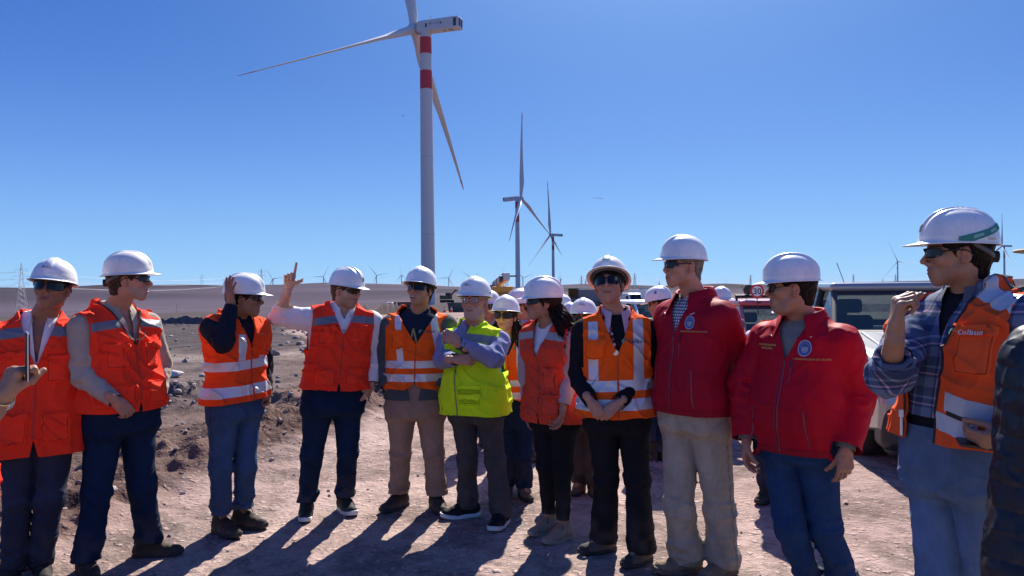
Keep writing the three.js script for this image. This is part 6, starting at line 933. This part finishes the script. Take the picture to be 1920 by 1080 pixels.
person({ label: 'grey-bearded man in lime yellow vest with clear glasses and crossed arms', D: 5.1, yaw: -16, seed: 6, skin: 'red', girth: 1.1, belly: 0.05, hs: 1.04,
  head: [890, 565, 0.06], hyaw: -20, pitch: 8, sho: [888, 632], sw: 0.185, pel: [892, 762], elR: [832, 674, 0.1], wrR: [853, 674, 0.28], elL: [926, 672, 0.16], wrL: [862, 645, 0.29],
  knR: [877, 866, 0.03], knL: [930, 866, 0.03], ftR: [876, 968, -72], ftL: [940, 984, -22], hR: { pose: 'clasp', dir: [0.95, 0.0, 0.05], palm: [0, -0.3, -0.9] }, hL: { pose: 'clasp', dir: [-0.75, 0.55, 0.0], palm: [0.2, -0.4, -0.9] }, watch: 'L',
  glasses: { kind: 'round', clear: true }, hat: { style: 'peak', mark: true, markAt: -8, line: 1 }, face: { beard: [0.34, 0.32, 0.3], beardAmount: 0.6, jaw: 1.1, wide: 1.06, fat: 1.1 }, hair: { type: 'short', color: [0.2, 0.19, 0.18], grey: 0.1 },
  shirt: { color: [0.21, 0.235, 0.4], collar: { open: 20, leaf: 0.028 }, sleeve: 0.018 }, vest: { color: LIME, hem: 779, v: 660, vw: 0.075, yokeTape: [0.05, 0.1], yokeMat: std([0.2, 0.22, 0.23], 0.5), pockets: [[-0.06, 0.1, 718, 758, 0], [-0.05, 0.09, 726, 736, 0], [-0.05, 0.09, 744, 754, 0]], flare: 0.045, zip: std([0.2, 0.32, 0.05], 0.6), x0: -0.08, cap: 0.01 },
  pants: { color: [0.062, 0.056, 0.056], mat: F_COTTON, fade: 0.1, flare: 0.016, cuff: 0.06 }, shoe: { kind: 'sneaker', color: [0.012, 0.012, 0.015], sole: M.whiteSole, dust: 0.1 } });
person({ label: 'woman with long dark wavy hair in orange vest, standing behind the man in lime', D: 5.65, yaw: -2, seed: 7, skin: 'fair', girth: 0.92, bust: 0.03, hs: 0.96,
  head: [948, 592, 0.05], hyaw: -18, pitch: 4, sho: [952, 652], sw: 0.165, pel: [960, 778], elR: [915, 705, 0], wrR: [918, 755, 0.03], elL: [990, 705, 0], wrL: [988, 755, 0.03],
  knR: [958, 850, 0.03], knL: [979, 850, 0.03], ftR: [950, 930, -10], ftL: [983, 932, 14], glasses: 'wrap', hat: { style: 'brim', tilt: 6 }, face: { female: true, jaw: 0.9 },
  hair: { type: 'long', color: [0.03, 0.019, 0.014], vol: 0.008, locks: { n: 260, jit: 0.022, wave: 0.012, guides: [[[966, 607, -0.02], [972, 628, 0.02], [978, 640, 0.05]], [[968, 605, -0.04], [980, 622, 0], [988, 632, 0.02]], [[962, 612, 0.02], [968, 632, 0.07], [972, 650, 0.1]], [[930, 612, -0.02], [925, 630, 0.03], [922, 645, 0.05]]] } },
  shirt: { name: 'blouse', color: [0.015, 0.016, 0.02], cut: 0.97 }, vest: { color: ORANGE, hem: 754, v: 668, vw: 0.06, bands: [[713, 725], [736, 748]], verts: [[0.085, 640, 713, 0.022], [-0.085, 640, 713, 0.022]], flare: 0.03, round: true, logo: [0.05, 655, 0.018, M.dgrey] }, pants: { color: JEAN.navy }, shoe: { kind: 'boot', color: [0.14, 0.1, 0.075], dust: 0.5 } });
person({ label: 'woman in profile with white earring, long black hair and red vest over a pale sleeve', D: 4.7, yaw: -40, seed: 8, skin: 'tan', girth: 0.93, bust: 0.035, hs: 0.97,
  head: [1018, 566, 0.04], hyaw: -78, pitch: 8, sho: [1030, 627], sw: 0.165, pel: [1040, 772], elR: [988, 702, -0.06], wrR: [990, 765, 0.0], elL: [1069, 706, 0.0], wrL: [1056, 762, 0.1],
  knR: [1026, 875, 0.05], knL: [1055, 875, 0.04], ftR: [1029, 998, -48], ftL: [1056, 1012, -46], hL: { pose: 'relaxed', dir: [-0.2, -0.97, 0.1], palm: [-0.8, 0, 0.4] }, glasses: 'wrap', hat: { style: 'ridge', tilt: -8 }, face: { female: true, jaw: 0.88, nose: 0.9 },
  hair: { type: 'long', color: [0.016, 0.011, 0.009], vol: 0.006, locks: { n: 320, jit: 0.024, guides: [[[1042, 582, 0.06], [1054, 604, 0.13], [1070, 632, 0.15]], [[1044, 574, 0.02], [1062, 594, 0.06], [1080, 624, 0.08]], [[1038, 586, 0.08], [1048, 610, 0.15], [1060, 640, 0.17]], [[1044, 576, 0.06], [1058, 598, 0.1], [1076, 622, 0.12]]] } },
  shirt: { name: 'blouse', color: [0.42, 0.34, 0.36], cut: 0.95, sleeve: 0.012, vneck: 690, vw: 0.07 }, under: WHITE, vest: { color: [0.7, 0.07, 0.035], hem: 793, v: 672, vw: 0.07, yokeTape: [0.05, 0.095], yokeMat: std([0.32, 0.33, 0.35], 0.45), pockets: [[0.045, 0.13, 690, 730, 0.03], [0.04, 0.15, 740, 776, 0.02]], flare: 0.05, split: 0.12, splitK: 0.08, x0: 0.01 },
  pants: { color: [0.012, 0.012, 0.016], mat: F_COTTON, fade: 0.1, ease: 0.005, flare: -0.004, stack: 0.006, cuff: 0.13 }, shoe: { kind: 'slimBoot', color: [0.3, 0.22, 0.165], dust: 0.4, sole: std([0.32, 0.26, 0.21], 0.9) },
  extra: c => { const p = c.toL(P(1016.5, 588, 4.62)); const sh = new THREE.Shape([[-0.011, -0.016], [0.011, -0.016], [0.008, 0.01], [0.003, 0.016], [-0.003, 0.016], [-0.008, 0.01]].map(a => new THREE.Vector2(...a))); const g = new THREE.ExtrudeGeometry(sh, { depth: 0.002, bevelEnabled: false }); g.deleteAttribute('uv'); part('earring', g.rotateY(40 * DEG).translate(p.x, p.y, p.z), M.white, c.root); } });
person({ label: 'woman mostly hidden between the earring woman and the woman with clasped hands', D: 5.75, yaw: -8, seed: 9, skin: 'tan', girth: 0.95, hs: 0.97,
  head: [1094, 597, 0.04], hyaw: -8, pitch: 4, sho: [1094, 656], sw: 0.165, pel: [1092, 782], elR: [1060, 712, 0], wrR: [1062, 765, 0.03], elL: [1128, 712, 0], wrL: [1126, 765, 0.03], knR: [1083, 852, 0.03], knL: [1105, 852, 0.03], ftR: [1087, 922, -14], ftL: [1113, 926, 10],
  glasses: 'wrap', hat: { style: 'peak', tilt: 6, mark: true, markAt: 2 }, face: { female: true }, hair: { type: 'long', color: DARKHAIR, vol: 0.006 }, shirt: { color: [0.05, 0.05, 0.06] }, vest: { color: ORANGE, hem: 793, v: 690, bands: [[715, 728], [742, 755]], flare: 0.03 }, pants: { color: [0.03, 0.027, 0.03], mat: F_COTTON }, shoe: { kind: 'boot', color: [0.13, 0.075, 0.05], dust: 0.4 } });
person({ label: 'woman with short dark hair in orange vest and black jumper, hands clasped in front', D: 4.3, yaw: 3, seed: 10, skin: 'red', girth: 1.0, bust: 0.03,
  head: [1142, 534, 0.04], hyaw: -8, pitch: 17, roll: 4, sho: [1155, 612], sw: 0.185, pel: [1157, 775], elR: [1086, 708, -0.04], wrR: [1108, 754, 0.2], elL: [1208, 708, -0.04], wrL: [1157, 758, 0.21],
  knR: [1138, 900, 0.03], knL: [1194, 900, 0.03], ftR: [1132, 1034, -58], ftL: [1203, 1054, -40], hR: { pose: 'clasp', dir: [0.55, -0.8, 0.15], palm: [0.2, 0.0, -0.95] }, hL: { pose: 'clasp', dir: [-0.78, -0.6, 0.2], palm: [0.1, -0.1, -0.95] },
  glasses: 'wrap', hat: { style: 'brim', tilt: 12, mark: true, up: 0.006 }, face: { female: true, wide: 1.04 }, hair: { type: 'short', color: [0.02, 0.013, 0.011], vol: 0.012, burn: 0.025 },
  shirt: { name: 'jumper', color: [0.012, 0.012, 0.016], cut: 0.97, sleeve: 0.014, collar: { color: [0.56, 0.42, 0.52], open: 22, leaf: 0.045, flare: 0.014, k: 1.15 } }, vest: { color: ORANGE, hem: 782, v: 666, vw: 0.085, bands: [[713, 733], [747, 768]], verts: [[-0.135, 604, 713, 0.027], [0.118, 600, 713, 0.029]], flare: 0.055, slope: -0.0, bandSlope: 0.03, logo: [0.06, 643, 0.021, M.dgrey], pockets: [[-0.175, -0.07, 640, 672, 0.03]], cap: 0.006 },
  pants: { color: [0.013, 0.013, 0.017], mat: F_COTTON, fade: 0.1, flare: 0.03, cuff: 0.06, stack: 0.006 }, shoe: { kind: 'boot', color: [0.11, 0.085, 0.065], dust: 0.4, toe: M.rubber },
  extra: c => { const F = c.shirt.F, pts = []; for (let i = 0; i <= 12; i++) { const t = i / 12; pts.push(V(c.N.x - 0.05 + 0.038 * t, lerp(c.N.y - 0.03, c.yHem(655), t), 0.3)); } for (const p of pts) { let z = 0.3; for (let k = 0; k < 30; k++) z -= F(p.x, p.y, z) * 0.9; p.z = z + 0.005; } const L = part('lanyard', tube(pts, 0.005, 24, 6), std([0.06, 0.02, 0.03], 0.8), c.root); const e = pts[12]; part('medallion', [new THREE.CylinderGeometry(0.016, 0.016, 0.004, 16).rotateX(Math.PI / 2).translate(e.x, e.y - 0.016, e.z + 0.004)], M.metal, L); for (const k of [4, 6, 8, 10]) part('bead', new THREE.SphereGeometry(0.009, 10, 8).translate(pts[k].x, pts[k].y, pts[k].z + 0.004), std(k % 4 ? [0.5, 0.4, 0.4] : [0.3, 0.05, 0.08], 0.4), L); } });
const RED = [0.33, 0.005, 0.022];
person({ label: 'tall older man in burgundy red jacket and beige trousers, hands behind his back', D: 4.08, yaw: -42, seed: 11, skin: 'red', girth: 1.06, belly: 0.035,
  head: [1280, 497, 0.05], hyaw: -60, pitch: 3, sho: [1303, 590], sw: 0.185, drop: 0.012, neckUp: 0.1, pel: [1303, 772], elR: [1243, 680, -0.1], wrR: [1302, 736, -0.27], elL: [1386, 676, -0.12], wrL: [1352, 732, -0.27],
  knR: [1273, 950, 0.03], knL: [1350, 955, 0.03], ftR: [1287, 1072, -66], ftL: [1358, 1078, -42], hR: { pose: 'relaxed', dir: [0.8, -0.3, -0.3] }, hL: { pose: 'relaxed', dir: [-0.8, -0.3, -0.3] },
  glasses: 'square', hat: { style: 'peak', seal: -38 }, face: { jaw: 1.12, wide: 1.05, chin: 0.004 }, hair: { type: 'short', color: [0.15, 0.135, 0.12], grey: 0.08 },
  shirt: { color: [0.6, 0.6, 0.62], mat: F_GINGHAM, uvs: 16, collar: { open: 16, leaf: 0.03, k: 1.15, mat: F_GINGHAM }, hem: 650 }, jacket: { color: RED, mat: F_SHELL, ease: 0.022, sleeve: 0.018, hem: 777, flare: 0.015, vneck: 628, vw: 0.075, nx: 0.085, nz: 0.09, nd: 0.045, amp: 0.009, afold: 1.15, collar: { color: RED, open: 30, rx: 0.082, rz: 0.082, leaf: 0.035, flare: 0.02, k: 1.55, piping: true, mat: F_SHELL }, cut: 1.0, taper: -0.004 },
  pants: { color: [0.37, 0.315, 0.25], mat: F_COTTON, fade: 0.06, flare: 0.022, cuff: 0.05, stack: 0.016, ease: 0.018 }, shoe: { kind: 'sneaker', color: [0.23, 0.155, 0.105], sole: std([0.14, 0.1, 0.08], 0.9), dust: 0.4 },
  extra: c => jacketTrim(c, 0.095, 604, 0.034, 'MUNICIPALIDAD DE TALTAL', 628, 777) });
person({ label: 'stout man in bright red jacket and blue jeans seen in profile, arms hanging', D: 3.72, yaw: -26, seed: 12, skin: 'tan', girth: 1.13, belly: 0.07, limb: 1.04, hs: 1.03,
  head: [1482, 539, 0.04], hyaw: -80, pitch: 1, sho: [1506, 640], sw: 0.195, drop: 0.0, neckUp: 0.115, pel: [1497, 822], elR: [1396, 722, 0.0], wrR: [1400, 822, 0.1], elL: [1610, 738, -0.02], wrL: [1586, 842, 0.12],
  knR: [1480, 985, 0.04], knL: [1546, 990, 0.04], ftR: [1520, 1132, -30], ftL: [1590, 1138, -12], hR: { pose: 'relaxed', dir: [-0.1, -0.98, 0.15] }, hL: { pose: 'relaxed', dir: [-0.05, -0.98, 0.15], palm: [-0.35, 0, -0.9] },
  glasses: 'round', hat: { style: 'ridge', tilt: -2 }, face: { wide: 1.1, fat: 1.25, jaw: 1.12, nose: 1.2 }, hair: { type: 'short', color: DARKHAIR, vol: 0.006 },
  shirt: { color: [0.19, 0.2, 0.19], collar: { open: 30, leaf: 0.02, k: 0.9 }, hem: 700 }, jacket: { color: [0.4, 0.005, 0.02], mat: F_SHELL, ease: 0.022, sleeve: 0.02, hem: 850, flare: 0.02, vneck: 676, vw: 0.08, nx: 0.09, nz: 0.095, nd: 0.045, amp: 0.01, afold: 1.3, collar: { color: [0.4, 0.005, 0.02], open: 34, rx: 0.084, rz: 0.086, leaf: 0.03, flare: 0.022, k: 1.5, piping: true, mat: F_SHELL }, cut: 0.99, taper: -0.004 },
  pants: { color: [0.018, 0.045, 0.11], stack: 0.018, fade: 0.4 }, shoe: { kind: 'boot', color: [0.05, 0.04, 0.035] },
  extra: c => { jacketTrim(c, 0.1, 652, 0.037, 'I. MUNICIPALIDAD DE TALTAL', 676, 850); const F = c.jacket.F, y = c.yHem(651); for (const [t, dy, x] of [['ADMINISTRADOR', 0, -0.155], ['MUNICIPAL', -0.016, -0.135]]) part('lettering', c.drape(flatText(t, 0.0095, x, y + dy), F, 0.0035), std([0.55, 0.38, 0.1], 0.7), c.jacket); } });
function jacketTrim(c, x, row, r, text, v, hem) {
  const F = c.jacket.F, j = c.jacket, strip = (x0, y0, x1, y1, w) => { const q = new THREE.PlaneGeometry(w, Math.hypot(x1 - x0, y1 - y0), 1, 24); q.rotateZ(Math.atan2(-(x1 - x0), y1 - y0)); return q.translate((x0 + x1) / 2, (y0 + y1) / 2, 0); };
  crest(c, x, c.yHem(row), r, F, j, text);
  const zip = std([0.2, 0.03, 0.06], 0.4), Y = c.yHem, cx = c.cxAt;
  part('zip', c.drape(strip(cx(Y(v)) , Y(v), cx(Y(hem)), Y(hem) + 0.012, 0.008), F, 0.003), zip, j);
  part('zip_flap', c.drape(strip(cx(Y(v)) - 0.014, Y(v), cx(Y(hem)) - 0.014, Y(hem) + 0.012, 0.004), F, 0.0035), std([0.26, 0.012, 0.03], 0.6), j);
  part('chest_zip', c.drape(strip(0.045, Y(v + 2), 0.045, Y(v + 40), 0.006), F, 0.003), zip, j);
  part('zip_garage', c.drape(strip(0.045, Y(v - 2), 0.045, Y(v + 12), 0.011), F, 0.004), std([0.03, 0.01, 0.03], 0.6), j);
  for (const s of [-1, 1]) part('pocket_zip', c.drape(strip(s * 0.13, Y(hem - 85), s * 0.145, Y(hem - 15), 0.007), F, 0.003), zip, j);
  const hemB = lift(clip(j.geo0, (x, y) => y - j.hemY - 0.0, (x, y) => j.hemY + 0.03 - y, (x, y, z) => 0.26 - Math.abs(x - cx(y))), 0.003); if (hemB) part('hem_band', flatUV(paint(hemB, () => [0.3, 0.008, 0.02]), 8), F_SHELL, j);
}
person({ label: 'tall man at right in open orange vest over blue check shirt, raising one fist', D: 2.75, yaw: -38, seed: 13, skin: 'tan', girth: 1.05, belly: 0.02, detail: 1.1,
  head: [1793, 473, 0.03], hyaw: -74, pitch: 1, sho: [1822, 592], sw: 0.198, drop: 0.005, neckUp: 0.1, pel: [1800, 872], fwdR: 0.03, elR: [1668, 706, 0.3], wrR: [1680, 614, 0.29], elL: [1935, 720, -0.02], wrL: [1898, 818, 0.14],
  knR: [1762, 1110, 0.04], knL: [1838, 1115, 0.03], ftR: [1795, 1335, -42], ftL: [1860, 1345, -28], hR: { pose: 'fist', dir: [0.1, 0.99, 0.08], palm: [0.9, 0.0, -0.35] }, hL: { pose: 'grip', dir: [-0.85, -0.2, 0.25], palm: [0.1, 0.5, -0.8] },
  glasses: 'square', hat: { style: 'rib', knob: true, strap: 1, plate: -4, tilt: 2 }, face: { nose: 1.35, jaw: 1.04, beard: [0.1, 0.06, 0.045], beardAmount: 0.25, chin: 0.002 }, hair: { type: 'short', color: DARKHAIR, vol: 0.007, low: -0.1 }, under: [0.012, 0.013, 0.018],
  shirt: { color: [1, 1, 1], mat: F_PLAID, uvs: 9, collar: { color: [0.12, 0.13, 0.16], mat: F_COTTON, open: 28, leaf: 0.03, flare: 0.014, k: 1.2 }, vneck: 640, vw: 0.05, hem: 790, cutR: 0.42, rollR: true, cutL: 0.92, sleeve: 0.018, afold: 1.2, ease: 0.012 },
  vest: { color: [0.92, 0.115, 0.03], hem: 836, v: 640, vw: 0.05, gap: [-0.1, 0.035], pockets: [[0.08, 0.185, 612, 700, 0.04]], flare: 0.03, ease: 0.03, logo: [0.105, 626, 0.016, std([0.62, 0.6, 0.62], 0.5)], logoUp: 0.029, cap: 0.014, slope: 0.0 },
  pants: { color: JEAN.pale, fade: 0.5, stack: 0.01 }, shoe: { kind: 'boot', color: [0.06, 0.045, 0.035] },
  extra: c => {
    const v = c.vest, F2 = (f, up, mat, n) => { const q = lift(clip(v.gq, ...f), up); if (q && q.attributes.position.count > 6) part(n, flatUV(q, 8), mat, v); }, front = (x, y, z) => (z - c.czAt(y)) * 4, Y = c.yHem;
    const tp = std([0.5, 0.53, 0.6], 0.42);
    F2([front, x => x - 0.075, (x, y) => y + 0.3 * x - Y(758), (x, y) => Y(722) - y - 0.3 * x, x => 0.26 - x], 0.0025, tp, 'reflective_stripe');
    F2([front, x => x - 0.05, (x, y) => y + 0.3 * x - Y(796), (x, y) => Y(764) - y - 0.3 * x, x => 0.17 - x], 0.0025, tp, 'reflective_stripe');
    F2([front, x => x - 0.085, (x, y) => y + 0.3 * x - Y(763), (x, y) => Y(755) - y - 0.3 * x, x => 0.19 - x], 0.004, M.black, 'pocket_zip');
    for (const s of [-1, 1]) F2([(x, y, z) => 0.032 - Math.abs(z - c.sh.L.z - 0.06), x => x * s - 0.085, (x, y) => y - c.sh.R.y + 0.02], 0.003, tp, 'reflective_stripe');
    F2([(x, y, z, nx, ny) => ny - 0.3, (x, y) => y - c.sh.R.y - 0.0, (x, y, z) => c.sh.L.z + 0.0 - z], 0.003, std([0.07, 0.075, 0.065], 0.8), 'yoke_patch');
    const e = P(1690, 800, 2.62), l = c.toL(e); part('drawcord', [tube([l.clone().add(V(0, 0.06, 0)), l.clone().add(V(0.004, 0.02, 0.004)), l.clone().add(V(0, -0.03, 0))], 0.004, 10, 6), bar(l.clone().add(V(0, 0.035, 0)), l.clone().add(V(0, 0.06, 0)), 0.008, 8)], M.eva, v);
  } });
{
  const t = thing('mobile_phone', 'dark telephone in brown case held at the hip of the man in the check shirt', 'phone', P(1838, 834, 2.5), -0.35);
  part('case', new RoundedBoxGeometry(0.135, 0.012, 0.072, 3, 0.005), std([0.1, 0.045, 0.03], 0.6), t); part('screen', box(0.128, 0.001, 0.066, 0, 0.0068, 0), M.lens, t); t.rotation.z = -0.04; t.rotation.x = 0.15;
}
person({ label: 'person in black quilted coat and straw hat, cut off by the right edge', D: 1.9, yaw: -40, seed: 14, skin: 'fair', girth: 1.05, detail: 1,
  head: [2100, 478, 0.02], hyaw: -60, pitch: 0, sho: [2090, 680], sw: 0.185, pel: [2080, 1120], elR: [1950, 880, 0.04], wrR: [1930, 1075, 0.06], elL: [2220, 870, -0.1], wrL: [2110, 1060, -0.02],
  ftR: [1960, 1680, -40], ftL: [2040, 1690, -30], hR: { pose: 'relaxed', dir: [-0.1, -0.98, 0.05] }, hat: null, straw: true, hair: { type: 'long', color: [0.05, 0.035, 0.025] }, face: { female: true },
  jacket: { color: [0.012, 0.014, 0.022], mat: F_NYLON, ease: 0.03, sleeve: 0.042, hem: 1180, flare: 0.03, amp: 0.004, afold: 0.6, taper: -0.018, cut: 0.97, collar: { open: 12, k: 1.6, rx: 0.075, rz: 0.078, color: [0.012, 0.014, 0.022], mat: F_NYLON }, puff: (x, y, z) => 0.0045 * Math.pow(Math.abs(Math.sin(Math.PI * (y + 0.02 * n3(x * 6, y * 2.5, z * 6)) / 0.062)), 0.4) + 0.005 * Math.pow(1 - Math.abs(n3(x * 18, y * 9, z * 18)), 3) + 0.003 * n3(x * 45, y * 35, z * 45) }, pants: { color: [0.03, 0.03, 0.04] } });
// -------- people further back
person({ label: 'man in hard hat and sunglasses half hidden right behind the man in lime', D: 7.6, yaw: -5, seed: 31, head: [918, 574, 0.04], hyaw: -12, pitch: 4, sho: [917, 618], sw: 0.185, pel: [917, 722], elR: [886, 665, 0], wrR: [886, 705, 0.02], elL: [950, 665, 0], wrL: [950, 705, 0.02], ftR: [907, 832, 0], ftL: [930, 834, 10], glasses: 'wrap', hat: {}, detail: 0.8, shirt: { color: [0.3, 0.3, 0.32] }, vest: { color: RED_ORANGE, hem: 725, v: 650, yokeTape: [0.05, 0.1] }, pants: { color: JEAN.navy } });
person({ label: 'man in pale blue shirt and red vest turned away, behind the earring woman', D: 6.9, yaw: -62, seed: 32, head: [975, 574, 0.02], hyaw: -78, pitch: 0, sho: [985, 622], sw: 0.195, pel: [985, 735], elR: [972, 680, 0.05], wrR: [975, 728, 0.1], elL: [1008, 680, 0], wrL: [1006, 728, 0.03], ftR: [980, 862, -60], ftL: [998, 865, -60], glasses: 'square', hat: {}, detail: 0.85, hair: { type: 'short', color: [0.02, 0.015, 0.012] }, skin: 'tan', shirt: { color: [0.3, 0.36, 0.52], collar: {} }, vest: { color: [0.65, 0.06, 0.03], hem: 742, v: 665, yokeTape: [0.05, 0.1] }, pants: { color: JEAN.grey } });
person({ label: 'distant man in sunglasses and white hard hat behind the helmet of the earring woman', D: 9.5, yaw: 0, seed: 33, head: [1056, 576, 0.03], hyaw: 0, pitch: 3, sho: [1056, 610], sw: 0.19, pel: [1056, 694], elR: [1032, 650, 0], wrR: [1032, 685, 0.02], elL: [1082, 650, 0], wrL: [1082, 685, 0.02], ftR: [1048, 780, 0], ftL: [1066, 780, 8], glasses: 'wrap', hat: {}, detail: 0.7, skin: 'red', shirt: { color: [0.06, 0.06, 0.07] }, vest: { color: RED_ORANGE, hem: 690, v: 635 }, pants: { color: JEAN.navy } });
person({ label: 'short distant person under a white hard hat, bent low between the two women', D: 9.0, yaw: 20, seed: 34, head: [1069, 592, 0.03], hyaw: 160, pitch: -8, sho: [1069, 630], sw: 0.18, pel: [1069, 708], elR: [1044, 665, 0], wrR: [1044, 700, 0.02], elL: [1096, 665, 0], wrL: [1096, 700, 0.02], ftR: [1062, 788, 0], ftL: [1080, 788, 8], hat: {}, detail: 0.7, shirt: { color: [0.06, 0.06, 0.07] }, vest: { color: RED_ORANGE, hem: 700, v: 650 }, pants: { color: JEAN.navy } });
person({ label: 'man with blue collar looking away behind the woman with clasped hands', D: 7.0, yaw: -150, seed: 35, head: [1235, 569, 0.02], hyaw: -112, pitch: -10, sho: [1233, 622], sw: 0.195, pel: [1233, 735], elR: [1268, 680, 0], wrR: [1266, 728, 0.02], elL: [1200, 680, 0], wrL: [1202, 728, 0.02], ftR: [1244, 858, -150], ftL: [1222, 858, -160], glasses: 'square', hat: { dot: 100 }, detail: 0.85, shirt: { color: [0.03, 0.12, 0.42], collar: { k: 1.2 } }, vest: { color: [0.6, 0.09, 0.03], hem: 742, v: 665 }, pants: { color: JEAN.navy } });
person({ label: 'distant person whose white hard hat shows over the shoulder of the burgundy jacket', D: 8.4, yaw: 10, seed: 36, head: [1353, 564, 0.02], hyaw: 30, pitch: 0, sho: [1353, 603], sw: 0.18, pel: [1353, 690], elR: [1330, 650, 0], wrR: [1330, 688, 0.02], elL: [1380, 650, 0], wrL: [1380, 688, 0.02], ftR: [1345, 795, 0], ftL: [1362, 795, 8], hat: {}, detail: 0.7, shirt: { color: [0.2, 0.2, 0.22] }, vest: { color: RED_ORANGE, hem: 700, v: 640 }, pants: { color: JEAN.navy } });
person({ label: 'person in white shirt hidden behind the bright red jacket, shoulder visible by the speed sign', D: 5.6, yaw: -30, seed: 37, arch: 0, head: [1490, 580, 0.05], hyaw: -60, pitch: -14, sho: [1455, 632], sw: 0.19, pel: [1460, 775], elR: [1418, 690, 0.05], wrR: [1420, 745, 0.1], elL: [1490, 690, 0], wrL: [1488, 745, 0.05], ftR: [1440, 938, -20], ftL: [1466, 938, -10], hat: {}, detail: 0.85, shirt: { color: [0.66, 0.63, 0.72], collar: {} }, vest: { color: ORANGE, hem: 775, v: 690, cap: -0.02 }, pants: { color: JEAN.navy } });
renderer.render(scene, camera);
